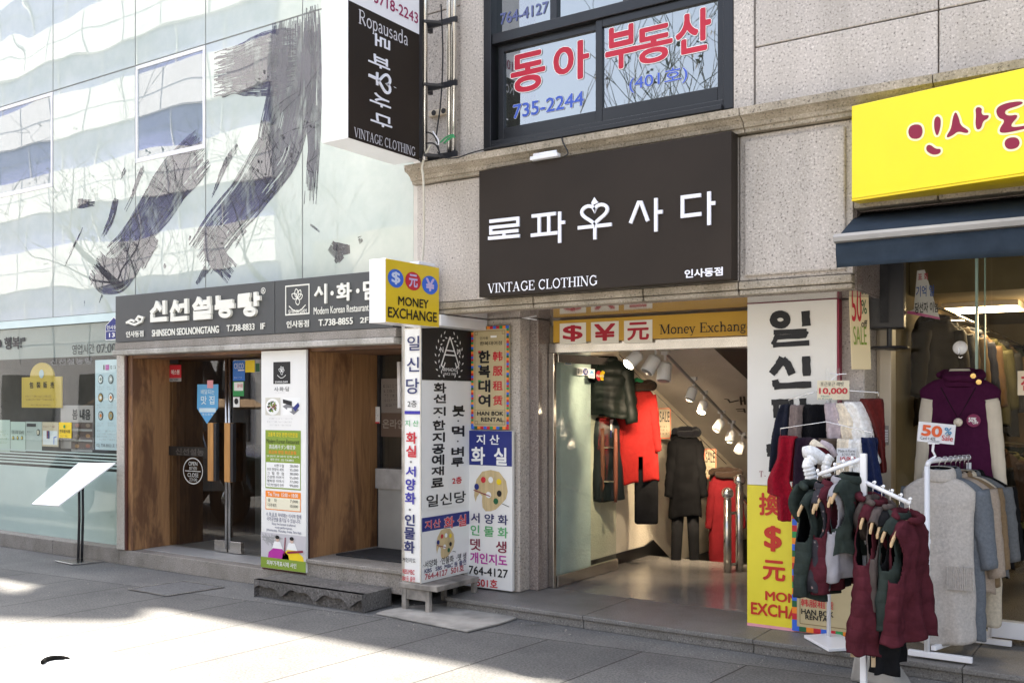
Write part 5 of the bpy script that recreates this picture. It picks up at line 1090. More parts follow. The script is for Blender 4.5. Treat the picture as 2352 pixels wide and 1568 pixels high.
# ================================================================ projecting signs
def blade(name, label, X, y0, y1, z0, z1, thick, face_mat, side_mat, cat='sign', frame=None):
    root = thing(name, label, cat, (X - thick / 2, (y0 + y1) / 2, z0))
    b = MB(); b.box(X - thick, X, y0, y1, z0, z1); obj('box', b, side_mat, root, bevel=.006)
    s = Sign(root, (X + .0005, y0, z1), (0, 1, 0), y1 - y0, z1 - z0)
    if face_mat: s.rect((.003, .003, s.W - .003, s.H - .003), face_mat, 'face', 1)
    return s
CAUS = WHITE_PLASTIC
BX = -4.94
s = blade('projecting_sign', 'tall projecting sign box with dark brown face and white side on a steel bracket', BX, 5.25, 6.06, 3.60, 6.4, .26, BROWN, CAUS)
z2 = zm(1200, 0, 1.802)
# the phone number panel above the brown face follows a level line in the world
zsplit = on_x(*z2(460, 120), BX).z
s.rect((.003, .003, s.W - .003, s.o.z - zsplit), M('white_phone_panel', (0.88, 0.87, 0.90), 0.3, var=.02), 'phone_panel', 1.6)  # phone panel is one even white
CRIM = P('crimson_text', (0.30, 0.012, 0.09))
s.text('010-3718-2243', (95, 10, 676, 195), CRIM, .01, z=None) if False else None
yd = lambda zx, zy: s.uv(*z2(zx, zy))
ybase = s.o.z - zsplit - .075
s.text('010-3718-2243', (.05, ybase - .085, .79, ybase), CRIM, .012, lvl=3); s.text('HAIR', (.30, ybase - .40, .62, ybase - .16), RED, .03, lvl=3) if False else s.rect((.30, ybase - .19, .56, ybase - .165), RED, 'lettering', 3)
a, e = yd(285, 120), yd(625, 240); s.serif('Ropausada', (a[0], yd(450, 160)[1] - .02, e[0], yd(450, 160)[1] + .085), P('light_grey_text', (0.66, 0.64, 0.68)), lvl=3)
a, e = yd(255, 890), yd(675, 1040); s.serif('VINTAGE CLOTHING', (a[0], yd(465, 975)[1] - .038, e[0], yd(465, 975)[1] + .032), P('light_grey_text', (0.60, 0.58, 0.62)), lvl=3)
SW = .026
for ch, b_ in (('로', (398, 252, 500, 336)), ('파', (352, 384, 500, 468)), ('사', (362, 648, 506, 734)), ('다', (368, 786, 514, 868))): s.text(ch, b_, LETW, .022, z2, lvl=3, rot=90, thick=.004)
for st_ in ([(414, 498), (414, 585)], [(356, 516), (414, 542)]): s.stroke(st_, SW * .8, LETW, z=z2, lvl=3, thick=.004)
hp = s.uv(*z2(468, 572)); ht = []
for k in range(36):
    t = 2 * math.pi * k / 36; x = 16 * math.sin(t) ** 3; y = 13 * math.cos(t) - 5 * math.cos(2 * t) - 2 * math.cos(3 * t) - math.cos(4 * t)
    ht.append((hp[0] + y * .0048, hp[1] + x * .0042))
s.stroke(ht, .02, LETW, close=True, lvl=3, thick=.004); s.poly([(525, 592), (548, 606), (535, 604)], LETW, 'emblem', 3, z2)
b = MB(); b.box(BX - .26, BX + .004, 6.061, 6.10, 3.62, 6.4); obj('back_frame', b, BLACK_METAL, s.root)
s.done()
# bracket: two steel pipes, black arms
br = thing('sign_bracket', 'pair of upright steel pipes with black arms holding the projecting brown sign', 'bracket', (-4.9, 6.2, 3.6))
px1, px2 = on_y(1043, 200, 6.22).x, on_y(1029, 200, 6.22).x; px0 = on_y(976, 200, 6.14).x
b = MB()
for x, y in ((px1, 6.22), (px2, 6.24), (px0, 6.14)): b.tube([(x, y, 3.62), (x, y, 6.6)], .022, 12)
objs('pipe', b, STEEL, br, smooth=True)
b = MB()
for zz in (3.66, 4.22, 4.72): b.box(BX - .1, px1 + .04, 6.195, 6.215, zz - .03, zz + .012); b.box(BX - .08, BX - .05, 6.09, 6.3, zz - .03, zz + .01); b.tube([(BX, 6.12, zz), (px2 + .05, 6.26, zz - .02)], .014, 6)
objs('arm', b, BLACK_METAL, br)
ps = thing('power_strip', 'cream outlet strip fixed to the wall behind the steel pipes', 'outlet strip', tuple(on_y(1006, 263, 6.37)))
q0, q1 = on_y(*z2(780, 790), 6.38), on_y(*z2(895, 775), 6.38); b = MB(); b.box(q0.x, q1.x, 6.355, 6.39, q0.z - .022, q0.z + .03); obj('housing', b, BEIGE, ps, bevel=.006)
b = MB(); b.lathe((q0.x + .06, 6.352, q0.z + .004), [(.022, -.003), (.022, .004)], 14, axis='y'); b.lathe((q0.x + .16, 6.352, q0.z + .004), [(.022, -.003), (.022, .004)], 14, axis='y'); objs('socket', b, RUBBER, ps)
def cable(name, label, pts, r, mat, cat='cable'):
    p = [Vector(q) for q in pts]
    for _ in range(2): p = [p[0]] + [x for i in range(len(p) - 1) for x in (p[i] * .75 + p[i + 1] * .25, p[i] * .25 + p[i + 1] * .75)] + [p[-1]]
    b = MB(); b.tube(p, r, 6); return tag(obj(name, b, mat, smooth=True), label, cat)
CREAMW = M('cream_cable', (0.6, 0.56, 0.46), .5); GRW = M('green_wire', (0.05, 0.3, 0.12), .5)
Z = lambda x, y, Y=6.13: on_y(*z2(x, y), Y)
cable('black_cable', 'black cable running down beside the steel pipes to the tangle of wires', [Z(855, 30, 6.19), Z(868, 300, 6.19), Z(866, 480, 6.19), Z(855, 700, 6.19), Z(822, 930, 6.19)], .006, RUBBER)
cable('black_cable', 'black cable hanging from the wires across to the window sill', [Z(830, 1040), Z(865, 1082), Z(960, 1085), Z(1050, 1050), Z(1160, 1020), Z(1380, 975)], .005, RUBBER)
for i, (pp, m, l) in enumerate((([Z(740, 905), Z(790, 910), Z(825, 950), Z(850, 1080)], RUBBER, 'thick black wire looping at the foot of the projecting sign'), ([Z(740, 985), Z(800, 975), Z(835, 1010), Z(855, 1085)], RUBBER, 'thin black wire tangled at the foot of the projecting sign'), ([Z(800, 900), Z(815, 925), Z(840, 960), Z(838, 1000), Z(820, 970)], WHITE_PLASTIC, 'white wire looped in the tangle under the projecting sign'),
                               ([Z(850, 975), Z(900, 930), Z(955, 920), Z(900, 960), Z(865, 990), Z(920, 935), Z(950, 940)], GRW, 'green wire knotted round the foot of the steel pipes'))): cable('loose_wire', l, pp, .006 if i < 3 else .007, m)
cable('cream_cable', 'cream cable running down the corner between the two buildings', [Z(785, 990), Z(745, 1060), Z(735, 1100), Z(722, 1150), Z(735, 1210), Z(738, 1400), on_y(*z5(740, 20), 6.2), on_y(*z5(735, 150), 6.2), on_y(*z5(725, 245), 6.2)], .009, CREAMW)
cable('brown_cable', 'short brown cable hanging over the cornice onto the brown sign', [Z(1680, 938, 6.15), Z(1690, 980, 6.14), Z(1715, 1020, 6.14), Z(1728, 1055, 6.14), Z(1700, 1070, 6.14)], .006, RUBBER)
cable('white_cable', 'thin white cable strung along the soffit over the gold sign', [on_y(*z5(840, 600), 6.9), on_y(*z5(930, 628), 6.9), on_y(*z5(1050, 640), 6.9), on_y(*z5(1200, 618), 6.9), on_y(*z5(1350, 612), 6.9), on_y(*z5(1510, 638), 7.0)], .006, WHITE_PLASTIC)
# money exchange lightbox
MX = -4.89
MYEL = M('sign_yellow', (0.72, 0.50, 0.02), 0.35, var=.06)
s = blade('exchange_sign', 'yellow projecting money exchange box with blue and red currency discs and a bare white side', MX, 5.60, 6.25, 2.295, 2.775, .16, MYEL, WHITE_PLASTIC)
for cx, cy, m, ch in ((542, 355, BLUE, '$'), (661, 374, RED, '元'), (776, 401, BLUE, '¥')):
    x = s.bx(z5, cx - 54, cy - 63, cx + 54, cy + 63); s.disc((x[0] + x[2]) / 2, (x[1] + x[3]) / 2, (x[2] - x[0]) / 2, (x[3] - x[1]) / 2, m, 'currency_disc', 2)
    s.text(ch, (cx - 30, cy - 46, cx + 30, cy + 42), LILAC if ch != '$' else P('pale_blue_text', (0.6, 0.66, 0.85)), .03, z5, lvl=3)
yy = [s.uv(*z5(655, y))[1] for y in (488, 542, 568, 638)]
xx = [s.uv(*z5(x, 560))[0] for x in (558, 766, 488, 822)]
s.text('MONEY', (xx[0], yy[0], xx[1], yy[1] + .008), BLK, .018, lvl=3); s.text('EXCHANGE', (xx[2], yy[2], xx[3], yy[3]), BLK, .018, lvl=3)
b = MB(); b.box(MX - .13, MX + .02, 6.25, 6.9, 2.31, 2.40); b.box(MX - .1, MX + .0, 6.0, 6.2, 2.776, 2.80); objs('bracket', b, WHITE_PAINT, s.root, bevel=.004)
s.done()
# 50% off sale poster on the right pillar and its neighbours
pc = [(1225, 382), (1344, 432), (1336, 770), (1244, 735)]
A_ = at_d(*zp(1225, 382), 6.62)
s = Sign(thing('sale_poster', 'cream half price sale poster with red and green lettering hung on the pillar edge', 'poster', (A_.x + .12, A_.y + .1, A_.z - .5)), A_, Vector((.62, .68, 0)), .148, .56, up=Vector((-.035, 0, 1)).normalized())
s.body(P('cream_paper', (0.80, 0.66, 0.40)), .006)
s.text('50', (1238, 420, 1302, 610), RED, .012, zp); s.text('%', (1300, 470, 1335, 560), DGREEN, .0, zp); s.text('off', (1298, 600, 1336, 645), BLK, .01, zp); s.text('SALE', (1246, 640, 1330, 760), OLIVE, .0, zp); s.done()

# ================================================================ window lettering upstairs
zz2 = lambda u0, v0, u1, v1: (u0, v0, u1, v1)
s = Sign(win, (WX0, wy + .029, WZ1), (1, 0, 0), WX1 - WX0, WZ1 - WZ0); sL = s; sR = Sign(win, (WX0, wy - .001, WZ1), (1, 0, 0), WX1 - WX0, WZ1 - WZ0); sU = Sign(win, (WX0, wy + .019, WZ1), (1, 0, 0), WX1 - WX0, WZ1 - WZ0)
WRED, WBLU = P('window_red', (0.50, 0.02, 0.045)), P('window_blue', (0.06, 0.12, 0.52))
for ch, b_ in (('동', (1333, 360, 1572, 628)), ('아', (1626, 292, 1872, 556)), ('부', (1980, 178, 2202, 472))): (sR if ch == '부' else sL).text(ch, b_, WRED, .030, z2, outline=(.017, WH))
for ch, b_ in (('동', (1472, 72, 1553, 160)),): pass
zov = lambda x, y: (x, y)
s.text('동', (1480, 78, 1548, 146), WRED, .030, zo, outline=(.017, WH)) if False else None
sR.text('동', (1459, 60, 1546, 145), WRED, .030, zo, outline=(.017, WH)); sR.text('산', (1552, 24, 1634, 122), WRED, .030, zo, outline=(.017, WH))
s.text('735-2244', (1350, 672, 1834, 770), WBLU, .02, z2, outline=(.014, WH)); sR.text('(401호)', (1446, 163, 1580, 203), WBLU, .012, zo, outline=(.014, WH))
sU.text('764-4127', (1262, 52, 1592, 132), P('faded_blue', (0.12, 0.14, 0.3)), .02, z2)
for q_ in (sL, sR, sU):
    for (part, mat), m_ in q_.acc.items(): obj(part, m_, mat, win, recalc=False)

# ================================================================ signs on the glass building
GYP = M('slate_grey_sign', (0.060, 0.063, 0.064), 0.45, var=.1, scale=1.5); CREAM = M('cream_raised_letters', (0.80, 0.79, 0.71), .4, var=.03)
SYB = 6.195
xs_ = [on_y(265, 733, SYB).x, on_y(631, 700, SYB).x, on_y(902, 690, SYB).x]
zt_, zb_ = 2.79, 2.312
s = Sign(thing('restaurant_sign', 'slate grey restaurant sign with chunky cream letters over the timber entrance', 'sign', ((xs_[0] + xs_[1]) / 2, SYB + .06, zb_)), (xs_[0], SYB, zt_), (1, 0, 0), xs_[1] - xs_[0] - .003, zt_ - zb_); s.body(GYP, .12)
def bw(s, z, segs, w, mat=CREAM, th=.022):
    for p in segs:
        q = [Vector(s.uv(*z(*x))) for x in p]
        s.stroke([tuple(x) for x in q], w, mat, thick=th, cap=.008, jag=.06)
CW = .045
bw(s, z4, [[(1088, 520), (1075, 560), (1048, 590)], [(1088, 535), (1112, 570)], [(1135, 512), (1137, 595)], [(1052, 605), (1052, 640), (1150, 632)],
           [(1212, 512), (1203, 550), (1185, 588)], [(1210, 535), (1240, 575)], [(1285, 500), (1287, 590)], [(1245, 545), (1285, 540)], [(1192, 600), (1190, 635), (1292, 626)],
           [(1372, 492), (1360, 525), (1338, 550)], [(1372, 505), (1400, 540)], [(1440, 485), (1442, 550)], [(1408, 520), (1440, 517)], [(1345, 565), (1448, 556), (1448, 582), (1348, 592), (1348, 625), (1452, 616)],
           [(1500, 480), (1502, 525), (1600, 515)], [(1548, 520), (1548, 548)], [(1488, 555), (1612, 542)],
           [(1648, 480), (1720, 470)], [(1655, 510), (1715, 505)], [(1652, 480), (1652, 540), (1730, 532)], [(1760, 455), (1762, 540)], [(1765, 492), (1788, 490)]], CW)
for cx, cy, rx, ry in ((1552, 590, 32, 22), (1722, 582, 32, 20)):
    s.stroke([s.uv(*z4(cx + rx * math.cos(2 * math.pi * k / 20), cy + ry * math.sin(2 * math.pi * k / 20))) for k in range(20)], .04, CREAM, close=True, thick=.022)
x = s.bx(z4, 1790, 420, 1818, 458); s.stroke([((x[0] + x[2]) / 2 + (x[2] - x[0]) / 2 * math.cos(2 * math.pi * k / 20), (x[1] + x[3]) / 2 + (x[3] - x[1]) / 2 * math.sin(2 * math.pi * k / 20)) for k in range(20)], .006, CREAM, close=True); s.text('R', (1798, 428, 1812, 450), CREAM, .01, z4)
s.text('인사동점', (868, 714, 986, 756), CREAM, .015, z4, thick=.006); s.text('SHINSEON SEOLNONGTANG', (1045, 692, 1502, 740), CREAM, .02, z4, thick=.006); s.text('T.738-8833', (1556, 668, 1746, 712), CREAM, .01, z4, thick=.006); s.text('IF', (1788, 660, 1818, 702), CREAM, .01, z4, thick=.006)
# plain cloud swirl where the photo has a cartoon figure
for st_ in ([(880, 655), (930, 672), (975, 650), (985, 625), (955, 615), (940, 635), (958, 648)], [(870, 660), (905, 640), (930, 650)]): s.stroke(st_, .022, CREAM, 'emblem', 2, z4, thick=.012)
s.done()
s = Sign(thing('restaurant_sign', 'slate grey restaurant sign with a framed flower mark, partly behind the yellow exchange box', 'sign', ((xs_[1] + xs_[2]) / 2, SYB + .06, zb_)), (xs_[1] + .003, SYB, zt_), (1, 0, 0), xs_[2] - xs_[1], zt_ - zb_); s.body(GYP, .12)
def flower(s, cx, cy, r, mat, lvl=2):
    for an, L in ((100, 1), (60, .95), (20, .8), (150, .9), (-80, .7)):
        a = R(an); e = (cx + r * .75 * L * math.cos(a), cy - r * .75 * L * math.sin(a)); n = (-math.sin(a), -math.cos(a)); w_ = r * .22
        pts = [(cx, cy)] + [(cx + (e[0] - cx) * t + n[0] * w_ * math.sin(math.pi * t) ** .7, cy + (e[1] - cy) * t + n[1] * w_ * math.sin(math.pi * t) ** .7) for t in (.3, .6, .85)] + [e] + [(cx + (e[0] - cx) * t - n[0] * w_ * math.sin(math.pi * t) ** .7, cy + (e[1] - cy) * t - n[1] * w_ * math.sin(math.pi * t) ** .7) for t in (.85, .6, .3)]
        s.stroke(pts, r * .07, mat, 'emblem', lvl, close=True)
    s.stroke([(cx - r * .9, cy + r * .55), (cx - r * .5, cy + r * .85), (cx - r * .2, cy + r * .98), (cx + r * .2, cy + r * .98), (cx + r * .5, cy + r * .85), (cx + r * .9, cy + r * .55)], r * .08, mat, 'emblem', lvl)
x = s.bx(z4, 1954, 398, 2120, 604); s.frame(x, .012, CREAM, 'emblem', 2); flower(s, (x[0] + x[2]) / 2, x[1] + (x[3] - x[1]) * .45, (x[2] - x[0]) * .38, CREAM); s.text('SI·WHA·DAM', (1976, 566, 2100, 594), CREAM, .01, z4)
bw(s, z4, [[(2190, 418), (2185, 440), (2165, 470)], [(2190, 430), (2208, 462)], [(2234, 398), (2234, 520)]], .022, th=.012)
CR = lambda x, y: z5(x, y)
s.text('시', (2, 386, 80, 520), CREAM, .03, z5) if False else None
s.disc(*s.uv(*z5(112, 456)), .02, .02, CREAM, 'lettering', 2); s.text('화', (148, 386, 250, 510), CREAM, .03, z5, thick=.012); s.disc(*s.uv(*z5(288, 440)), .02, .02, CREAM, 'lettering', 2); s.text('담', (330, 366, 440, 500), CREAM, .03, z5, thick=.012)
s.text('Modern Korean Restaurant', (0 - 12, 540, 364, 590), CREAM, .0, z5, thick=.004); s.text('인사동점', (1966, 642, 2118, 690), CREAM, .015, z4, thick=.006); s.text('T.738-8855', (22, 628, 256, 674), CREAM, .015, z5, thick=.006); s.text('2F,3F', (306, 618, 440, 662), CREAM, .01, z5, thick=.006)
s.done()
# address plate
AY_ = 6.30
s = y_sign('address_plate', 'navy house number plate with a pointed top beside the grey restaurant sign', 'address plate', zw, 872, 1010, 118, 240, AY_, .01, None)
s.root.location.y = AY_ + .05
b = MB(); Wd, Hd = s.W, s.H
b.prism([s.pt(0, Hd), s.pt(Wd, Hd), s.pt(Wd, 0), s.pt(Wd / 2, -.09), s.pt(0, 0)], -s.n * .008); obj('plate', b, WH, s.root)
s.poly([(.008, Hd - .008), (Wd - .008, Hd - .008), (Wd - .008, .004), (Wd / 2, -.078), (.008, .004)], NAVY, 'face', 1); s.rect((.008, .058, Wd - .008, .063), WH, 'lettering', 2)
s.text('인사동길', (.03, .0, Wd - .03, .045), WH, .01); s.text('13', (.07, .08, .17, Hd - .03), WH, .03); s.done()
# tall menu banner on the timber pier
BY = 6.265
s = Sign(thing('menu_banner', 'tall white restaurant menu board with food pictures and prices on the timber pier', 'menu board', (-6.7, BY + .02, .17)), (on_y(600, 1050, BY).x, BY, 2.165), (1, 0, 0), on_y(703, 1050, BY).x - on_y(600, 1050, BY).x, 1.985); s.body(WHITE, .025, bevel=.002)
FX = lambda x: (x - 20) / 298 * s.W if False else x * s.W
W_, H_ = s.W, s.H
def bb(x0, y0, x1, y1): return (x0 * W_, y0 * H_, x1 * W_, y1 * H_)
s.rect(bb(.28, .052, .66, .152), BLK); flower(s, .47 * W_, .095 * H_, .07 * W_ * 1.5, WH); s.text('SI·WHA·DAM', bb(.33, .139, .61, .148), WH, .01, lvl=3)
s.text('시·화·담', bb(.30, .166, .64, .186), BLK, -.01); s.scribble(bb(.32, .190, .60, .195), GREY, 1)
s.rect(bb(.10, .215, .44, .295), P('pale_cloth', (.6, .58, .5))); s.disc(.27 * W_, .257 * H_, .155 * W_, .038 * H_, WH, 'picture', 2); fr = random.Random(3)
for k in range(60):
    a, r_ = fr.uniform(0, 6.28), fr.uniform(0, 1) ** .5; s.disc(.26 * W_ + .10 * W_ * r_ * math.cos(a), .257 * H_ + .024 * H_ * r_ * math.sin(a), .016 * W_, .004 * H_, fr.choice([DGREEN, OLIVE, BLK, MAROON, DGREEN]), 'picture', 2.5 + .01 * k, n=7)
s.rect(bb(.49, .215, .88, .295), WH, 'picture', 1); s.poly([(.50 * W_, .222 * H_), (.70 * W_, .232 * H_), (.70 * W_, .252 * H_), (.50 * W_, .240 * H_)], BLK, 'picture', 2); s.poly([(.49 * W_, .255 * H_), (.6 * W_, .242 * H_), (.86 * W_, .27 * H_), (.74 * W_, .292 * H_)], P('tray_grey', (.2, .2, .21)), 'picture', 2); s.rect(bb(.6, .262, .7, .277), WH, 'picture', 3); s.poly([(.72 * W_, .262 * H_), (.84 * W_, .237 * H_), (.87 * W_, .252 * H_), (.78 * W_, .278 * H_)], NAVY, 'picture', 3)
for i in range(3): s.scribble(bb(.14, .305 + .015 * i, .84, .316 + .015 * i), GREY, 1, seed=i)
s.rect(bb(.10, .364, .89, .512), OLIVE); s.rect(bb(.10, .512, .89, .632), OLIVE, lvl=.6); s.rect(bb(.115, .512, .875, .626), WH)
s.text('고품격 모던 한정식전문점', bb(.16, .374, .82, .394), YEL, .01); s.text('Modern Korean Restaurant', bb(.13, .404, .86, .425), BLK, 0); s.text('高品格モダン韓定食', bb(.19, .430, .78, .450), WH, 0); s.text('高品格 摩登 韩式套餐', bb(.18, .456, .80, .473), ORANGE, 0); s.text('2F:30석 3F:30석 단체 40석', bb(.13, .478, .85, .488), WH, 0); s.text('예약 문의 : 02) 738-8855', bb(.22, .493, .74, .507), WH, .005)
for i, (a, p) in enumerate((('시한구절', '28,000'), ('모던 한정식 세트', '35,000'), ('그  림  한  점', '38,000'), ('건강한 이야기', '55,000'), ('행복한 이야기', '77,000'), ('식도락가들의 만찬', '99,000'))):
    y = .519 + i * .0178; s.text(a, bb(.30 if i == 0 else .14, y, .52, y + .0135), BLK, 0); s.text(p, bb(.65, y, .84, y + .0125), BLK, 0)
s.rect(bb(.10, .643, .89, .730), ORANGE, lvl=.6); s.rect(bb(.115, .672, .875, .726), P('pale_cream', (.8, .76, .58))); s.text('Tea Time  15:00 ~ 18:00', bb(.16, .649, .83, .666), WH, .01)
for i, (a, p) in enumerate((('꽃    차', '7,000'), ('다과세트', '10,000'))): y = .678 + i * .022; s.text(a, bb(.16, y, .36, y + .016), BLK, 0); s.text(p, bb(.66, y, .83, y + .014), BLK, 0)
s.text('수,목,금,토 저녁에는 식사와 함께\n국악공연을 즐기실 수 있습니다.', bb(.12, .742, .90, .782), DNV, 0); s.text('Enjoy live korean traditional\nmusic performances.\n(Wednesday, Thursday, Friday, Saturday)', bb(.13, .787, .90, .832), DNV, -.005)
# little photograph of two musicians
PG, SKN = P('photo_backdrop', (.55, .53, .55)), P('photo_skin', (.62, .45, .36))
s.rect(bb(.0, .836, 1.0, .955), PG, 'picture', 1); fr = random.Random(9)
for k in range(26): s.stroke([(fr.uniform(.02, .4) * W_, fr.uniform(.84, .88) * H_), (fr.uniform(.1, .5) * W_, fr.uniform(.85, .9) * H_)], .006, GREY, 'picture', 1.5)
for cx, sk, dx in ((.38, MAG, 0), (.70, YEL, .02)):
    s.poly([((cx - .22) * W_, .95 * H_), ((cx - .2) * W_, .925 * H_), ((cx - .08) * W_, .902 * H_), ((cx + .08) * W_, .902 * H_), ((cx + .24) * W_, .93 * H_), ((cx + .26) * W_, .95 * H_)], sk, 'picture', 2)
    s.poly([((cx - .12) * W_, .905 * H_), ((cx - .07) * W_, .873 * H_), ((cx + .06) * W_, .873 * H_), ((cx + .12) * W_, .905 * H_)], WH, 'picture', 2.6); s.disc(cx * W_, .862 * H_, .04 * W_, .012 * H_, SKN, 'picture', 3); s.disc(cx * W_, .853 * H_, .045 * W_, .0085 * H_, BLK, 'picture', 3.5)
s.stroke([(.56 * W_, .85 * H_), (.54 * W_, .93 * H_)], .012, MAROON, 'picture', 3.6); s.stroke([(.6 * W_, .918 * H_), (.95 * W_, .905 * H_)], .02, MAROON, 'picture', 3.6)
s.rect(bb(.0, .95, 1.0, .9985), OLIVE, 'printed_panel', 2); s.text('외부가격표시제 사인', bb(.14, .962, .80, .985), WH, .015, lvl=3); s.done()
# contents behind the shop window: hanging notice, posters, folded table notice
def wsign(name, label, cat, x0, y0, x1, y1, Y, mat, th=.006, group=None):
    return y_sign(name, label, cat, zw, x0, x1, y0, y1, Y, th, mat, group)
SIGY = P('notice_yellow', (0.66, 0.45, 0.06)); WOODN = P('notice_rim', (0.2, 0.1, 0.04))
s = wsign('hanging_notice', 'yellow arched takeaway notice hanging inside the restaurant window', 'sign', 178, 545, 508, 800, 6.52, SIGY, .02)
pts = [s.uv(*zw(248 + 98 * (1 - math.cos(t)), 545 - 120 * math.sin(t))) for t in [math.pi * k / 16 for k in range(17)]]
b = MB(); b.prism([s.pt(x, y + .003) for x, y in pts], -s.n * .02); obj('arch', b, SIGY, s.root)
for ch, x in (('包', 246), ('裝', 305), ('販', 360), ('売', 418)): s.text(ch, (x, 585, x + 32, 638), BLK, .015, zw)
s.scribble((212, 690, 472, 745), WOODN, 2, zw); s.scribble((255, 768, 465, 786), BLK, 1, zw); s.disc(*s.uv(*zw(345, 520)), .05, .05, P('pale_blue_grey', (.5, .6, .62)), 'emblem', 2); s.done()
s = wsign('menu_poster', 'pale blue poster with nine bowls of food inside the window beside the timber entrance', 'poster', 786, 402, 1010, 1150, 6.47, P('pale_blue_paper', (0.62, 0.74, 0.78)))
s.text('I', (856, 446, 866, 486), BLK, .01, zw); s.rect((874, 444, 904, 488), MAG, 'emblem', 2, zw); s.scribble((916, 440, 1000, 490), BLK, 1, zw)
for i in range(3):
    for j in range(3):
        c = s.uv(*zw(834 + 84 * i, 565 + 150 * j)); s.disc(*c, .045, .05, BLK, 'picture', 2, 18); s.disc(*c, .037, .041, [WH, P('soup_grey', (.5, .52, .5)), P('soup_gold', (.5, .33, .12))][(i + 2 * j) % 3], 'picture', 3, 18); s.disc(c[0] + .006, c[1], .02, .02, [P('garnish', (.3, .36, .3)), WH, ORANGE][(i + j) % 3], 'picture', 3.6, 10)
        s.scribble((804 + 84 * i, 618 + 150 * j, 868 + 84 * i, 656 + 150 * j), GREY, 2, zw, seed=i + j)
s.scribble((806, 980, 990, 1075), GREY, 4, zw); s.done()
for i, (x0, y0, x1, y1, m, l) in enumerate(((-40, 900, 82, 1160, P('pale_green_paper', (.6, .7, .6)), 'pale green poster at the left edge of the restaurant window'), (86, 915, 210, 1160, P('mint_paper', (.58, .68, .58)), 'mint poster with three small bowls low in the restaurant window'), (214, 915, 345, 1160, P('grey_green_paper', (.5, .56, .5)), 'grey green poster with one dark bowl low in the window'), (348, 918, 482, 1120, P('cream_orange_paper', (.68, .56, .38)), 'cream and white poster with a blue line drawing low in the window'))):
    s = wsign('window_poster', l, 'poster', x0, y0, x1, y1, 6.475 + .004 * i, m, .003, 'posters along the restaurant window')
    if i == 1: 
        s.text('신선 모양 설농탕', (98, 985, 200, 1015), BLK, .01, zw)
        for k in range(3): c = s.uv(*zw(112 + 36 * k, 1048)); s.disc(*c, .022, .024, BLK, 'picture', 2, 14); s.disc(*c, .015, .017, YEL, 'picture', 3, 12)
    elif i == 2: c = s.uv(*zw(318, 1003)); s.disc(*c, .035, .038, BLK, 'picture', 2, 16); s.disc(*c, .026, .028, P('broth', (.7, .62, .45)), 'picture', 3, 14); s.rect((224, 930, 300, 956), BLK, 'lettering', 2, zw); s.scribble((228, 985, 290, 1010), BLK, 1, zw)
    elif i == 3: s.rect((356, 990, 476, 1105), WH, 'picture', 1, zw); s.rect((388, 990, 412, 1054), MAROON, 'picture', 2, zw); s.rect((400, 990, 412, 1054), NAVY, 'picture', 3, zw); s.stroke([(448, 1100), (448, 1046), (470, 1038)], .012, BLUE, 'picture', 2, zw); s.scribble((362, 940, 476, 968), MAROON, 1, zw)
    else: s.scribble((-10, 980, 76, 1100), OLIVE, 4, zw)
    s.done()
s = wsign('window_sticker', 'small yellow licence plate stuck low on the restaurant window', 'sticker', 484, 920, 588, 1050, 6.44, P('bright_yellow', (0.85, 0.6, 0.02)), .006)
s.root.location.y = 6.445; s.disc(*s.uv(*zw(534, 955)), .02, .02, GREEN, 'emblem', 2, 12); s.text('한국음식점', (494, 980, 580, 1008), BLK, .015, zw); s.scribble((500, 1024, 575, 1040), BLK, 1, zw); s.done()
s = wsign('folded_notice', 'grey printed table notice with food pictures, propped inside the restaurant window', 'notice', 500, 780, 770, 1140, 6.55, P('notice_grey', (.42, .38, .36)), .01)
s.rect((590, 920, 768, 1140), P('dark_food_rows', (.12, .08, .07)), 'picture', 1, zw)
for j, y in enumerate((945, 1032, 1115)):
    for i in range(2): c = s.uv(*zw(640 + 90 * i, y)); s.disc(*c, .045, .022, [P('stew_red', (.3, .1, .06)), P('stew_brown', (.28, .2, .14)), P('stew_tan', (.4, .22, .1))][(i + j) % 3], 'picture', 2, 16)
    s.rect((592, y + 30, 766, y + 48), P('notice_text', (.4, .38, .36)), 'picture', 2, zw)
s.text('봄 내음', (600, 810, 750, 900), BLK, .03, zw); s.done()
# menu stand on the pavement
ms = thing('menu_stand', 'slanted white menu board on two black poles and a steel foot, on the pavement', 'menu stand', (-9.66, 6.1, 0))
q = [on_y(*p, Y) for p, Y in (((72, 1157), 5.78), ((133, 1161), 5.70), ((265, 1062), 6.18), ((180, 1062), 6.24))]
nq = (q[1] - q[0]).cross(q[3] - q[0]).normalized(); nq = nq if nq.z > 0 else -nq
b = MB(); b.prism([x for x in q], -nq * .014); obj('board', b, M('glossy_white_board', (0.90, 0.90, 0.90), 0.12, var=.01, coat=1), ms, bevel=.003)
f0 = on_z(*zb2(535, 715), .02); f1 = on_z(*zb2(560, 712), .02)
b = MB(); tp = sum(q, Vector()) / 4
for f, o in ((f0, -.03), (f1, .03)): b.tube([f, Vector((f.x + .02, f.y, .45)), Vector((f.x + .03, f.y - .01, .86))], .014, 10)
objs('pole', b, BLACK_METAL, ms, smooth=True)
b = MB(); b.prism([on_z(*zb2(*p), .004) for p in ((375, 738), (495, 763), (712, 740), (600, 722))], (0, 0, .016)); obj('base_plate', b, STEEL, ms, bevel=.003)
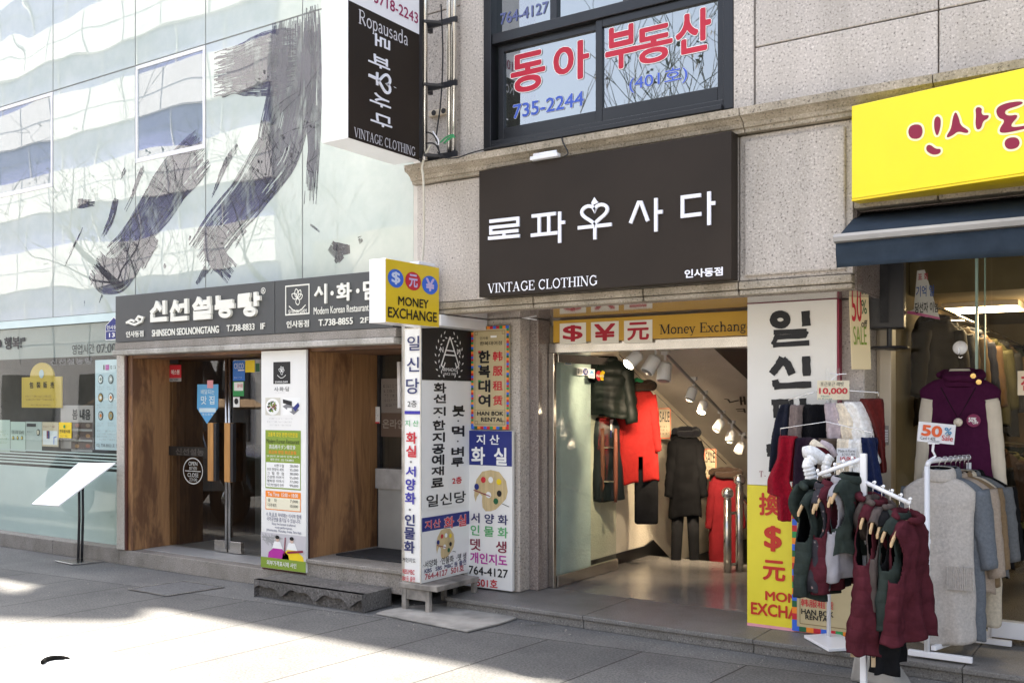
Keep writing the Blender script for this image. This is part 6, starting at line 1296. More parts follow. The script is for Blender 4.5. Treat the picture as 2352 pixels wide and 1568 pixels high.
# ================================================================ clothes
C_GRN, C_MAR, C_GRY = cloth('dark_green_quilt', (0.026, 0.034, 0.030), var=.3, bump=.4, quilt=5), cloth('maroon_cotton', (0.066, 0.015, 0.021), var=.3, bump=.4, quilt=4.4), cloth('grey_marl', (0.27, 0.26, 0.28), var=.12)
C_BRN, C_BLK, C_LIN = cloth('taupe_cotton', (0.085, 0.068, 0.062), var=.2), cloth('black_cloth', (0.010, 0.010, 0.011), var=.3), cloth('dark_lining', (0.008, 0.009, 0.010), var=.2)
C_RED = cloth('red_wool', (0.25, 0.016, 0.014), var=.12, scale=30); C_PUR = cloth('plum_wool', (0.055, 0.010, 0.036), var=.15, scale=25); C_CRM = cloth('cream_knit', (0.62, 0.55, 0.44), var=.08, rib=40)
C_PUFF = cloth('dark_green_nylon', (0.006, 0.009, 0.007), var=.3, rough=.5, bump=.15, bscale=40); C_BNYL = cloth('black_nylon', (0.0035, 0.0035, 0.004), var=.3, rough=.8, bump=.2, bscale=40); C_LEA = cloth('black_leather', (0.012, 0.015, 0.017), rough=.3, bump=.1)
K_OAT, K_BLU, K_BEI, K_TWE, K_CRM, K_GRY = [cloth(n, c, var=.18, scale=60, fuzz=.05, bump=.6, bscale=260) for n, c in (('oatmeal_knit', (0.50, 0.46, 0.42)), ('blue_grey_knit', (0.145, 0.16, 0.18)), ('beige_knit', (0.36, 0.29, 0.23)), ('tweed_knit', (0.22, 0.15, 0.085)), ('pale_cream_knit', (0.55, 0.48, 0.37)), ('charcoal_knit', (0.13, 0.135, 0.14)))]
FUR = {n: cloth('fur_' + n, c, var=.25, scale=40, fuzz=.06, bump=1.0, bscale=190) for n, c in (('navy', (0.016, 0.018, 0.030)), ('taupe', (0.23, 0.18, 0.165)), ('black', (0.006, 0.006, 0.008)), ('lilac', (0.50, 0.42, 0.44)), ('cream', (0.80, 0.71, 0.57)), ('white', (0.90, 0.86, 0.79)), ('brick', (0.10, 0.014, 0.012)), ('red', (0.26, 0.006, 0.018)), ('plum', (0.022, 0.012, 0.022)), ('brown', (0.11, 0.08, 0.062)), ('blue', (0.010, 0.016, 0.055)), ('snow', (0.84, 0.84, 0.84)), ('coatfur', (0.035, 0.022, 0.016)))}
def floral():
    m, ns, ln, b = new_mat('floral_print'); b.inputs['Roughness'].default_value = .9
    tc = node(ns, 'ShaderNodeTexCoord'); vo = node(ns, 'ShaderNodeTexVoronoi', Scale=26.0); ln.new(tc.outputs['Object'], vo.inputs['Vector'])
    nz = node(ns, 'ShaderNodeTexNoise', Scale=70, Detail=3); ln.new(tc.outputs['Object'], nz.inputs['Vector'])
    ad = node(ns, 'ShaderNodeMath', operation='MULTIPLY_ADD'); ln.new(nz.outputs['Fac'], ad.inputs[0]); ad.inputs[1].default_value = .5; ln.new(vo.outputs['Distance'], ad.inputs[2])
    rp = node(ns, 'ShaderNodeValToRGB'); e = rp.color_ramp.elements
    e[0].position = .3; e[0].color = (.30, .13, .12, 1); e[1].position = .62; e[1].color = (.018, .016, .022, 1); x = e.new(.40); x.color = (.20, .17, .17, 1); x = e.new(.48); x.color = (.03, .025, .03, 1)
    ln.new(ad.outputs[0], rp.inputs[0]); ln.new(rp.outputs[0], b.inputs['Base Color']); return m
C_FLO = floral()
def nz3(p, s, sd): return noise.noise(Vector((p[0] * s + sd * 7.3, p[1] * s + sd * 3.1, p[2] * s * .45 + sd)))
def garment(name, label, cat, loc, rz, W, H, T, mat, seed=1, flare=1.08, armhole=0.2, sleeve=None, sleeve_mat=None, collar='stand', lining=None, group=None, puff=0, neck=.075, drop=.11, slit=False, hang=.10, wr=1.0, pa=.014, sdrop=.085, sin=0, sr=.075):
    t = thing(name, label, cat, loc, group, rz)
    zn = -hang; fine_ = bool(armhole and not sleeve); n = 96 if fine_ else 48; rings = []; zl = []
    m = max(22, int(H / (.0095 if fine_ else .022)))
    for i in range(m + 1):
        f = i / m; d = H * f; z = zn - d
        if d < .085: q = (d / .085) ** .6; hw = neck + (W / 2 - neck) * q; z = zn - .085 * (q ** 1.6)
        else: hw = W / 2 * (1 + (flare - 1) * ((d - .085) / (H - .085))) * (1 - .05 * math.sin(min(1, (d - .085) / (H * .6)) * math.pi))
        ht = (.035 + (T / 2 - .035) * min(1, d / .16)) * (1 + .12 * f)
        q_ = []
        for k in range(n):
            a = 2 * math.pi * k / n; c, s_ = math.cos(a), math.sin(a)
            x = hw * math.copysign(abs(c) ** .8, c); y = ht * math.copysign(abs(s_) ** .75, s_)
            p = Vector((x, y, z)); o = Vector((c * .5, s_, 0))
            amp = .006 + .016 * f
            dsp = .012 * wr * (.25 + f) * nz3(p, 17, seed + 2) + .006 * wr * nz3(p, 38, seed + 5) + amp * wr * nz3(p, 7, seed) + .9 * amp * wr * f * math.sin(x * 34 + seed * 2 + 2 * nz3(p, 3, seed)) * abs(s_)
            if puff: dsp += pa * (abs(math.sin(math.pi * (d + .012 * nz3(p, 9, seed)) / puff)) ** .5 - .5)
            q_.append(p + o * dsp + Vector((0, 0, -.018 * math.sin(x * 11 + seed) * f - .02 * f * f * noise.noise(Vector((x * 9, y * 20, seed))))))
        rings.append(q_); zl.append(d)
    b = MB(); vs_ = [p for q in rings for p in q]; fs = []
    for i in range(m):
        for k in range(n):
            am = math.cos(2 * math.pi * (k + .5) / n); ad = zl[i] + .5 * H / m
            if armhole and not sleeve and .075 < ad < armhole + .085 and abs(am) > 1 - .24 * math.sin(math.pi * min(1, max(0, (ad - .075) / (armhole + .01)))) ** .55: continue
            if slit and zl[i] > H * .72 and k == int(n * .75): continue
            k2 = (k + 1) % n; fs.append(((i + 1) * n + k, (i + 1) * n + k2, i * n + k2, i * n + k))
    b.add(vs_, fs); obj('body', b, [mat, lining or C_LIN], t, smooth=True, local=True, solid=(.007, 1), recalc=False)
    if collar == 'stand' or collar == 'turtle':
        hh = .05 if collar == 'stand' else .085
        b = MB(); rg = []
        for j in range(5):
            u_ = j / 4; r_ = neck * (1.18 - .16 * u_) + (.012 if 0 < j < 4 else 0)
            rg.append([Vector((r_ * math.cos(a) * 1.05, r_ * .62 * math.sin(a) + .004, zn - .022 + hh * u_ - .016 * math.sin(a) * -1 * (1 if math.sin(a) < 0 else .3))) for a in [2 * math.pi * k / 24 for k in range(24)]])
        b.loft(rg, False); obj('collar', b, [mat, lining or C_LIN], t, smooth=True, local=True, solid=(.012, 1), sub=1)
    if collar in ('hood', 'cowl', 'fur', 'furblack'):
        b = MB(); pts = []; rs = []
        for k in range(25):
            a = R(-75 + 330 * k / 24 - 90 + 90); a = R(-70 + 320 * k / 24 + 0)
            a = a - math.pi / 2 + R(-0) + R(20)
            kf = 1.5 if collar[:3] == 'fur' else 1; pts.append((neck * 1.35 * kf * math.cos(a), neck * .85 * math.sin(a) + .012 - (.04 if kf > 1 else 0), zn + .012 + .02 * math.sin(a) + (.006 * math.sin(k * 2.2 + seed)))); rs.append((.028 if collar == 'hood' else .036 if collar == 'cowl' else .046) * (1 + .07 * math.sin(k * 1.3 + seed)) * (.55 + .45 * math.sin(math.pi * (k + 2) / 28)))
        b.tube(pts, rs, 10)
        fm = FUR['coatfur'] if collar == 'fur' else FUR['black'] if collar == 'furblack' else mat
        obj('collar', b, fm, t, smooth=True, local=True, sub=1)
        if collar != 'cowl':
            b = MB(); rg = []
            for j in range(10):
                u_ = j / 9; ww = .125 * math.sin(math.pi * (.18 + .74 * u_)) ** .6
                rg.append([Vector((ww * math.cos(a) * (1 + .1 * math.sin(3 * a + seed)), .055 + T * .25 + .05 * math.sin(math.pi * u_) * (1 + math.sin(a)) * .5 + .02 * math.sin(a), zn + .035 - .24 * u_ + .01 * math.cos(2 * a))) for a in [2 * math.pi * k / 18 for k in range(18)]])
            b.loft(rg, True); obj('hood', b, fm, t, smooth=True, local=True, sub=1)
    if sleeve:
        for sx in (-1, 1):
            b = MB(); rg = []; ns_ = 14
            for j in range(ns_ + 1):
                u_ = j / ns_; c_ = Vector((sx * (W / 2 - .045 - sin + .075 * u_ ** .8), -.01 - .035 * u_, zn - sdrop - sleeve * u_ * .96)); r0 = sr - .027 * u_
                if puff: r0 += .012 * abs(math.sin(u_ * sleeve / puff * math.pi))
                rg.append([c_ + Vector((r0 * math.cos(a), r0 * .85 * math.sin(a), .012 * sx * math.cos(a))) + Vector((math.cos(a), math.sin(a), 0)) * .010 * wr * noise.noise(Vector((u_ * 9, a * 1.2, seed + sx))) for a in [2 * math.pi * k / 16 for k in range(16)]])
            b.loft(rg, True); obj('sleeve', b, sleeve_mat or mat, t, smooth=True, local=True)
    return t
import re
def short(l): return re.split(r',| on | between | next | hanging | at | third | behind | directly | near | front ', l)[0].strip()
def hanger(label, loc, rz, half=.2, mat=None, hook=.10, group='hangers on the clothes racks', name='wooden_hanger'):
    t = thing(name, label, 'hanger', loc, group, rz); b = MB()
    pts = [(half * k / 8, 0, -hook - .014 - .085 * max(0, (half * abs(k / 8) - .07) / max(.01, half - .022 - .07)) ** 1.6) for k in range(-8, 9)]
    b.loft([[Vector((x, y + dy, z + dz)) for dy, dz in ((-.007, -.016), (.007, -.016), (.008, .004), (0, .012), (-.008, .004))] for (x, y, z) in pts]); obj('bar', b, mat or WOOD_HANG, t, local=True, bevel=.003)
    b = MB(); b.tube([(0, 0, -hook + .03), (0, 0, -.028), (.012, 0, -.012), (.016, 0, .002), (.006, 0, .013), (-.008, 0, .011), (-.013, 0, .0)], .0022, 6); obj('hook', b, CHROME, t, local=True, smooth=True)
    return t
AXR = math.atan2(.985, .16)          # hanger axis of the front rack

# ---------------------------------------------------------------- front rack: one post with two sloping arms
fr_ = thing('arm_rack', 'white display rack with two sloping arms on one post, vests hanging from it', 'clothes rack', (-1.465, 5.80, 0))
PX, PYY = -1.465, 5.80
b = MB(); b.box(PX - .017, PX + .017, PYY - .017, PYY + .017, .03, 1.405); obj('post', b, WHITE_PAINT, fr_, bevel=.004)
b = MB(); b.lathe((PX, PYY, 0), [(.23, .0), (.235, .012), (.22, .028), (.05, .036)], 36); obj('base', b, WHITE_PAINT, fr_, smooth=True)
LA0, LA1 = Vector((PX - .015, PYY, 1.373)), at_d(1878, 1090, 5.72); RA0, RA1 = Vector((PX + .015, PYY - .005, 1.240)), at_d(2091, 1156, 5.46)
for a0, a1 in ((LA0, LA1), (RA0, RA1)):
    b = MB(); b.tube([a0, a1], .0125, 10); arm = obj('arm', b, WHITE_PAINT, fr_, smooth=True)
    b = MB()
    for k in range(5):
        p = a0.lerp(a1, .2 + .2 * k); b.tube([p, p + Vector((0, 0, .024))], .004, 6); b.sphere(p + Vector((0, 0, .026)), .0095, 6)
    obj('stop_ball', b, WHITE_PAINT, arm, smooth=True)
vg = 'vests on the front rack'
for a0, a1, f, name, lab, W, H, T, m, kw in (
    (LA0, LA1, 1.0, 'vest', 'dark green hooded quilted vest, outermost on the left arm of the front rack', .40, .60, .12, C_GRN, dict(collar='hood', seed=2)),
    (LA0, LA1, .8, 'vest', 'dark flower printed vest on the left arm of the front rack', .38, .57, .10, C_FLO, dict(seed=3)),
    (LA0, LA1, .6, 'vest', 'short maroon vest between the flowered and the grey vest on the left arm', .38, .60, .10, C_MAR, dict(seed=4)),
    (LA0, LA1, .4, 'vest', 'pale grey marl vest on the left arm of the front rack', .38, .56, .10, C_GRY, dict(seed=5)),
    (LA0, LA1, .2, 'vest', 'short dark green vest next to the post on the left arm', .40, .44, .12, C_GRN, dict(seed=6)),
    (RA0, RA1, .16, 'long_vest', 'long maroon hooded vest hanging lowest of the red ones beside the post', .40, .84, .12, C_MAR, dict(collar='hood', seed=7, flare=1.35, armhole=.26)),
    (RA0, RA1, .36, 'vest', 'taupe grey vest with soft collar on the right arm of the front rack', .38, .58, .09, C_BRN, dict(collar='hood', seed=8)),
    (RA0, RA1, .55, 'padded_skirt', 'black padded skirt hanging lowest under the vests of the front rack', .34, .88, .10, C_BLK, dict(seed=9, collar=None)),
    (RA0, RA1, .76, 'vest', 'dark green quilted vest between the taupe and the front maroon vest', .40, .60, .11, C_GRN, dict(seed=10)),
    (RA0, RA1, .98, 'vest', 'maroon hooded quilted vest at the outer end of the right arm', .42, .66, .12, C_MAR, dict(collar='hood', seed=11, armhole=.24))):
    p = a0.lerp(a1, f); p.z += .014
    rz = AXR + random.uniform(-.12, .12); kw = dict(kw, wr=2.0)
    if f > .9 and a0 is RA0: rz -= .10
    garment(name, lab, 'vest' if 'vest' in name else 'skirt', p, rz, W, H, T, m, group=vg, **kw)
    hanger('wooden hanger holding the ' + short(lab), p, rz, W / 2 + .022)
def swing_tag(label, loc, w, h, rz=.4):
    t = Sign(thing('swing_tag', label, 'price tag', loc), Vector(loc) + Vector((-w / 2, 0, 0)), Vector((math.cos(rz), math.sin(rz), 0)), w, h)
    t.body(P('kraft_card', (.45, .33, .2)), .003, bevel=0); t.rect((w * .15, h * .3, w * .85, h * .38), BLK, 'lettering'); return t.done()
swing_tag('tan card tag hanging under the dark green vest near the post', tuple(at_d(2009, 1430, 5.4)), .045, .085)
swing_tag('tan card tag hanging below the long maroon vest', tuple(at_d(1963, 1478, 5.45)), .045, .075)
swing_tag('small pale tag hanging under the black padded skirt', tuple(at_d(2006, 1496, 5.4)), .022, .085)

# ---------------------------------------------------------------- scarf stand
ss = thing('scarf_stand', 'white stand with thin wire rails full of furry scarves, on the granite step', 'display stand', (-1.92, 6.70, .1))
b = MB(); bp_ = [on_z(*zk(*p), .106) for p in ((197, 1236), (378, 1338), (640, 1325), (440, 1216))]; b.prism(bp_, (0, 0, .02)); obj('base', b, WHITE_PAINT, ss, bevel=.004)
b = MB(); b.tube([(-1.92, 6.70, .12), (-1.92, 6.70, 1.84)], .014, 10); obj('post', b, WHITE_PAINT, ss, smooth=True)
UY, LYY = 6.64, 6.50
def wire(z, pts, Y): b = MB(); b.tube([on_y(*z(*p), Y) for p in pts], .0035, 6); obj('wire_rail', b, CHROME, ss, smooth=True)
wire(zr, [(285, 300), (285, 268), (495, 205), (575, 190), (950, 215), (955, 262)], UY); wire(zr, [(222, 535), (222, 482), (565, 432), (905, 512), (910, 560)], LYY)
b = MB(); pk = on_y(*zr(575, 190), UY); b.tube([pk, Vector((-1.92, 6.70, pk.z + .02))], .004, 6); pk2 = on_y(*zr(565, 432), LYY); b.tube([pk2, Vector((-1.92, 6.70, pk2.z))], .004, 6); objs('wire_arm', b, CHROME, ss)
def scarf(label, mat, Y, xs0, xs1, yt, rows, seed, back=.32, th=.03):
    """xs0,xs1,yt: top edge in the close-up; rows: lower (y, x0, x1) down the front"""
    A, B = on_y(*zr(xs0, yt), Y), on_y(*zr(xs1, yt), Y)
    lv = [(A.z, A.x, B.x)] + [(on_y(*zr((a + c) / 2, y), Y).z, on_y(*zr(a, y), Y).x, on_y(*zr(c, y), Y).x) for y, a, c in rows]
    cx = (A.x + B.x) / 2; t = thing('fur_scarf', label, 'scarf', (cx, Y, lv[-1][0]), 'furry scarves on the scarf stand')
    nu, b, rg = 14, MB(), []
    path = [(.045, lv[0][0] - back, lv[0][1:]), (.045, lv[0][0] - .1, lv[0][1:]), (.035, lv[0][0] - .02, lv[0][1:]), (.0, lv[0][0] + .006, lv[0][1:])]
    fine = []
    for i in range(len(lv) - 1):
        k_ = max(3, int((lv[i][0] - lv[i + 1][0]) / .03))
        for k in range(k_): f = k / k_; fine.append(tuple(lv[i][j] * (1 - f) + lv[i + 1][j] * f for j in range(3)))
    fine.append(lv[-1])
    for j, (z, a, c) in enumerate(fine): path.append((-.03 - .012 * min(1, j / 5), z - (.012 if j == 0 else 0), (a, c)))
    for pi_, (dy, z, (a, c)) in enumerate(path):
        row = []
        for k in range(nu + 1):
            f = k / nu; x = a + (c - a) * f; q = math.sin(math.pi * f)
            fold = .014 * math.sin(f * 9 + seed * 1.7 + z * 3) + .012 * noise.noise(Vector((x * 14, z * 7, seed)))
            row.append(Vector((x + .006 * noise.noise(Vector((x * 30, z * 30, seed + 5))), Y + dy - (.025 * q ** .5 + fold if dy < .02 else 0), z + .006 * noise.noise(Vector((x * 25, z * 25, seed))) )))
        rg.append(row)
    b.loft(rg, False, closed=False); o = obj('cloth', b, mat, t, smooth=True, solid=(th, 0), sub=1)
    tx = bpy.data.textures.get('furnoise') or bpy.data.textures.new('furnoise', 'CLOUDS'); tx.noise_scale = .012; tx.noise_depth = 1
    o.modifiers['sub'].levels = 2; o.modifiers['sub'].render_levels = 2
    md = o.modifiers.new('fur', 'DISPLACE'); md.texture = tx; md.strength = .006; md.mid_level = .5
    return t
for a in (('navy scarf hanging at the left end of the upper wire', FUR['navy'], UY, 232, 308, 300, [(420, 195, 305), (560, 165, 300), (740, 150, 250), (800, 150, 215)], 1),
          ('taupe scarf on the upper wire between navy and black', FUR['taupe'], UY - .02, 305, 402, 305, [(560, 298, 395)], 2), ('wide black scarf in the middle of the upper wire', FUR['black'], UY, 395, 575, 302, [(560, 388, 580)], 3),
          ('pale lilac scarf on the upper wire right of the black one', FUR['lilac'], UY - .03, 548, 650, 292, [(420, 565, 690), (570, 575, 700)], 4), ('cream scarf on the upper wire between lilac and white', FUR['cream'], UY - .02, 632, 730, 292, [(430, 660, 790), (570, 690, 800)], 5),
          ('broad white scarf on the upper wire with a long tail', FUR['white'], UY - .03, 698, 840, 282, [(400, 735, 905), (560, 770, 940), (660, 880, 968), (745, 950, 988)], 6),
          ('dark brick red scarf at the right end of the upper wire', FUR['brick'], UY - .02, 815, 985, 258, [(350, 860, 1008), (480, 925, 1015), (620, 960, 1015), (810, 985, 1024)], 7),
          ('bright red scarf at the left end of the lower wire', FUR['red'], LYY, 212, 352, 532, [(700, 205, 330), (870, 130, 310), (965, 128, 345), (990, 205, 330), (1170, 208, 322)], 8),
          ('blackish plum scarf on the lower wire beside the red one', FUR['plum'], LYY + .02, 345, 515, 545, [(760, 330, 500), (960, 318, 480)], 9), ('brown scarf on the lower wire behind the white knitted scarf', FUR['brown'], LYY + .02, 510, 650, 552, [(880, 510, 645)], 10),
          ('cream scarf with a price card on the lower wire', FUR['cream'], LYY, 645, 745, 556, [(850, 645, 745)], 11), ('pale cream scarf on the lower wire touching the blue one', FUR['white'], LYY + .005, 735, 850, 558, [(700, 735, 856), (830, 740, 830)], 12),
          ('deep blue scarf at the right end of the lower wire', FUR['blue'], LYY - .01, 830, 935, 546, [(700, 850, 965), (850, 855, 1000), (1000, 900, 1020), (1015, 930, 1015)], 13)): scarf(*a)
def fluffy(label, mat, pts, r, lumps, depth):
    p = [at_d(*zr(*q), depth) for q in pts]; t = thing('knitted_scarf', label, 'scarf', tuple(p[-1])); b = MB(); P2 = []; rs = []
    m_ = lumps * 4
    seg = len(p) - 1
    for k in range(m_ + 1):
        f = k / m_ * seg; i = min(seg - 1, int(f)); P2.append(p[i].lerp(p[i + 1], f - i)); rs.append(r * (.86 + .2 * abs(math.sin(math.pi * k / 4))))
    b.tube(P2, rs, 12); obj('cloth', b, mat, t, smooth=True)
fluffy('chunky snow white knitted scarf hooked on the left arm of the front rack', FUR['snow'], [(470, 705), (425, 745), (440, 800), (455, 860), (462, 915)], .035, 8, 5.85)
fluffy('chunky cream knitted scarf looped beside the snow white one', FUR['white'], [(600, 690), (570, 720), (558, 790), (565, 840)], .028, 6, 5.97)
fluffy('fluffy white hat shaped wrap lying over the plum scarf', FUR['snow'], [(395, 660), (440, 655), (500, 690), (545, 715)], .042, 1, 6.0); fluffy('rolled wine red wrap between the white ones', cloth('wine_knit', (.06, .008, .012)), [(470, 640), (530, 665), (575, 700)], .035, 1, 6.02); fluffy('rolled lilac wrap on top of the pile', FUR['lilac'], [(520, 590), (580, 620), (625, 690)], .026, 1, 6.04); fluffy('rolled cream wrap on top of the pile by the brown scarf', FUR['cream'], [(455, 580), (500, 615), (560, 655)], .026, 1, 6.03)
# cards
def card(name, label, z, x0, y0, x1, y1, dep, mat, tilt=0):
    A = at_d(*z(x0, (y0 + y1) / 2), dep); B = at_d(*z(x1, (y0 + y1) / 2), dep); top = at_d(*z((x0 + x1) / 2, y0), dep).z; bot = at_d(*z((x0 + x1) / 2, y1), dep).z
    ux = (B - A); ux.z = 0; W = ux.length; ux.normalize(); ux = (ux + ZU * tilt).normalized()
    s = Sign(thing(name, label, 'price card', ((A.x + B.x) / 2, (A.y + B.y) / 2, bot)), Vector((A.x, A.y, top - tilt * W / 2)), ux, W, top - bot, up=(ZU - ux * ux.z).normalized()); s.body(mat, .004, bevel=0); return s
s = card('price_card', 'cream 10,000 price card with red figures clipped above the upper row of scarves', zr, 497, 126, 735, 268, 6.5, P('cream_card', (.78, .70, .52)))
s.text('포근포근 레빗', (518, 136, 690, 168), BLK, 0, zr); s.text('10,000', (508, 180, 720, 232), RED, .03, zr); s.text('Made\nin Korea', (502, 236, 606, 266), TEAL, 0, zr); s.scribble((590, 238, 728, 262), GREY, 2, zr); s.done()
s = card('price_card', 'small white 10,000 price card on the cream scarf of the lower row', zr, 642, 628, 784, 738, 6.28, P('white_card', (.78, .78, .80)))
s.text('Made in Korea', (652, 638, 778, 658), BLK, 0, zr); s.text('포근포근 레빗', (676, 664, 774, 686), BLK, 0, zr); s.text('10,000', (666, 692, 778, 722), RED, .02, zr); s.done()
ck = thing('card_clip', 'clear plastic clip post holding the 10,000 card over the scarves', 'clip', tuple(at_d(*zr(610, 110), 6.52)))
b = MB(); 
for x0, x1 in ((562, 588), (640, 664)): A, B = at_d(*zr(x0, 35), 6.53), at_d(*zr(x1, 290), 6.53); b.obox(Vector((A.x, A.y, B.z)), RX * .022, AX * .004, (0, 0, A.z - B.z))
objs('strip', b, glass('clear_plastic', (.95, .96, .97), ior=1.5), ck); b = MB(); b.tube([at_d(*zr(*p), 6.51) for p in ((590, 72), (650, 80), (712, 76))], .004, 6); b.tube([at_d(*zr(*p), 6.5) for p in ((650, 80), (606, 115), (604, 126))], .003, 6); obj('wire', b, WHITE_PLASTIC, ck)

# ---------------------------------------------------------------- rail rack with knitwear
rr_ = thing('rail_rack', 'white rail rack with long knitted jumpers, standing on the granite step', 'clothes rack', (-1.286, 6.63, .1))
E0, E1 = Vector((-1.266, 6.53, 1.310)), Vector((-1.115, 7.08, 1.310))
b = MB()
for e in (E0, E1): b.tube([(e.x, e.y, .15), (e.x, e.y, 1.30)], .0165, 12)
b.tube([(E0.x, E0.y, 1.30), (E0.x + .006, E0.y + .02, 1.325), (E0.x + .02, E0.y + .06, 1.332), (E1.x, E1.y, 1.332)], .0155, 12)
obj('frame', b, WHITE_PAINT, rr_, smooth=True)
b = MB(); b.tube([(E0.x, E0.y, .82), (E0.x, E0.y, .85)], .021, 12); obj('collar_ring', b, WHITE_PLASTIC, rr_)
f0, f1 = on_z(*zk(930, 1372), .13), on_z(*zk(1412, 1432), .13)
b = MB(); b.box(f0.x, f1.x, 6.51, 6.55, .115, .15); b.box(E1.x - .25, E1.x + .25, 7.1, 7.14, .115, .15); b.obox((E0.x + .02, E0.y, .16), (E1.x - E0.x, E1.y - E0.y, 0), (.03, 0, 0), (0, 0, .03)); objs('foot', b, WHITE_PAINT, rr_, bevel=.004)
kn = 'knitwear on the rail rack'
for f, nm, lab, W, H, T, m, kw in ((.22, 'jumper', 'long oatmeal turtleneck jumper with ribbed pockets, front of the rail rack', .42, 1.03, .13, K_OAT, dict(collar='turtle', armhole=0, seed=21, flare=1.02)),
    (.36, 'jumper', 'long blue grey jumper directly behind the oatmeal turtleneck', .45, 1.03, .14, K_BLU, dict(collar='turtle', sleeve=.5, seed=22, flare=1.05)),
    (.5, 'jumper', 'beige jumper third from the front of the rail rack', .48, .72, .12, K_BEI, dict(sleeve=.56, seed=23)),
    (.62, 'jumper', 'brown tweed jumper behind the beige one on the rail rack', .48, .68, .12, K_TWE, dict(sleeve=.52, seed=24)),
    (.72, 'jumper', 'pale cream long jumper behind the tweed one', .46, .95, .10, K_CRM, dict(armhole=0, seed=25)),
    (.83, 'jumper', 'charcoal grey jumper near the back of the rail rack', .50, .66, .12, K_GRY, dict(sleeve=.48, seed=26)),
    (.93, 'jumper', 'black jumper at the back of the rail rack', .50, .62, .12, C_BLK, dict(sleeve=.48, seed=27))):
    p = E0.lerp(E1, f) + Vector((.012, .01, .03)); rz = .10 + random.uniform(-.05, .05)
    g_ = garment(nm, lab, 'jumper', p, rz, W, H, T, m, group=kn, hang=.11, **kw)
    hanger('wooden hanger in the ' + short(lab), p, rz, W / 2 - .03, hook=.11)
    if f < .3:
        b = MB()
        x0, x1, zt_, zb__ = .045, .20, -.66, -.80
        nn = 26
        rows_ = [[Vector((x0 + (x1 - x0) * k / nn, -.078 - .008 * (k % 2) - .004 * j, zt_ + (zb__ - zt_) * j / 3)) for k in range(nn + 1)] for j in range(4)]
        b.loft(rows_, False, closed=False); obj('pocket', b, K_OAT, g_, local=True, solid=(.01, 0))
# sale card on the rail rack
s = card('sale_card', 'white half price sale card with orange figures clipped over the rail rack', zq, 470, 1285, 745, 1432, 6.2, P('white_card', (.78, .78, .80)), tilt=-.10)
OR2 = P('marker_orange', (.75, .12, .03))
s.text('50', (485, 1300, 640, 1385), OR2, .04, zq); s.text('%', (655, 1318, 712, 1368), P('marker_blue', (.05, .25, .45)), .02, zq); s.text('off', (668, 1362, 704, 1382), BLK, 0, zq); s.text('Sale', (636, 1376, 720, 1416), RED, .01, zq); s.text('Card = 40%', (478, 1386, 590, 1410), BLK, 0, zq); s.done()
cc = thing('card_holder', 'white jointed plastic clip holding the half price card on the rail', 'clip', tuple(at_d(*zq(570, 1500), 6.22)))
b = MB(); b.tube([at_d(*zq(*p), 6.21) for p in ((578, 1425), (570, 1490), (590, 1530), (545, 1562))], .008, 8); b.obox(at_d(*zq(538, 1440), 6.2), RX * .07, AX * .012, (0, 0, .02)); objs('clip', b, WHITE_PLASTIC, cc)

# ---------------------------------------------------------------- plum top on the window
hk = on_y(*zq(778, 800), 7.19)
sc_ = thing('suction_hook', 'white suction cup hook stuck on the shop glass above the plum top', 'hook', tuple(hk))
cpt = on_y(*zq(775, 725), 7.245); b = MB(); b.lathe(cpt, [(.048, .0), (.044, -.012), (.022, -.022), (.012, -.03)], 24, axis='y'); obj('cup', b, WHITE_PLASTIC, sc_, smooth=True); b = MB(); b.tube([cpt + Vector((0, -.03, 0)), cpt + Vector((0, -.035, -.04)), hk + Vector((-.012, 0, .005)), hk, hk + Vector((.012, 0, .008))], .004, 6); obj('hook', b, CHROME, sc_)
pt_ = garment('plum_top', 'sleeveless plum wool top with big cowl collar over cream sleeves, hung on the shop glass', 'top', hk + Vector((0, -.035, 0)), .12, .50, .72, .14, C_PUR, seed=31, flare=.93, collar='cowl', sleeve=.62, sleeve_mat=C_CRM, hang=.13, neck=.095, wr=.5, sdrop=.15, sin=.03, sr=.062)
b = MB(); b.loft([[Vector((r_ * math.cos(a), r_ * .6 * math.sin(a), z)) for a in [2 * math.pi * k / 20 for k in range(20)]] for r_, z in ((.125, -.20), (.118, -.14), (.105, -.10), (.085, -.085))], False); obj('cowl', b, [C_PUR, C_CRM], pt_, local=True, smooth=True, solid=(.02, 0), sub=1)
b = MB(); b.loft([[Vector((r_ * math.cos(a), r_ * .55 * math.sin(a), z)) for a in [2 * math.pi * k / 20 for k in range(20)]] for r_, z in ((.075, -.15), (.072, -.10), (.060, -.075))], False); obj('inner_collar', b, C_CRM, pt_, local=True, smooth=True, solid=(.006, 0))
b = MB(); b.box(-.21, .17, -.055, .05, -.875, -.84); obj('cream_hem', b, C_CRM, pt_, local=True, bevel=.02)
b = MB(); b.lathe((.085, -.085, -.125), [(.002, -.008), (.017, -.006), (.017, .004)], 16, axis='y'); b2 = MB(); b2.lathe((.118, -.07, -.165), [(.002, -.008), (.017, -.006), (.017, .004)], 16, axis='y'); BR = M('brass_button', (.75, .5, .18), .25, metal=1); obj('button', b, BR, pt_, local=True); obj('button', b2, BR, pt_, local=True)
b = MB(); b.sphere((-.005, -.10, -.43), .028, 10); obj('pompom', b, FUR['cream'], pt_, local=True, smooth=True); b = MB(); b.tube([(-.11, -.09, -.20), (-.06, -.1, -.3), (-.005, -.1, -.405), (.05, -.1, -.3), (.10, -.09, -.20)], .003, 5); obj('cord', b, C_BLK, pt_, local=True)
s = Sign(pt_, hk + Vector((.045, -.13, -.375)), (1, .12, 0), .085, .085); s.disc(.0425, .0425, .0425, .0425, P('badge_plum', (.2, .01, .07)), 'badge', 1); s.text('50%', (.012, .022, .06, .052), WH, .03); s.text('OFF', (.036, .05, .07, .066), WH, .02)
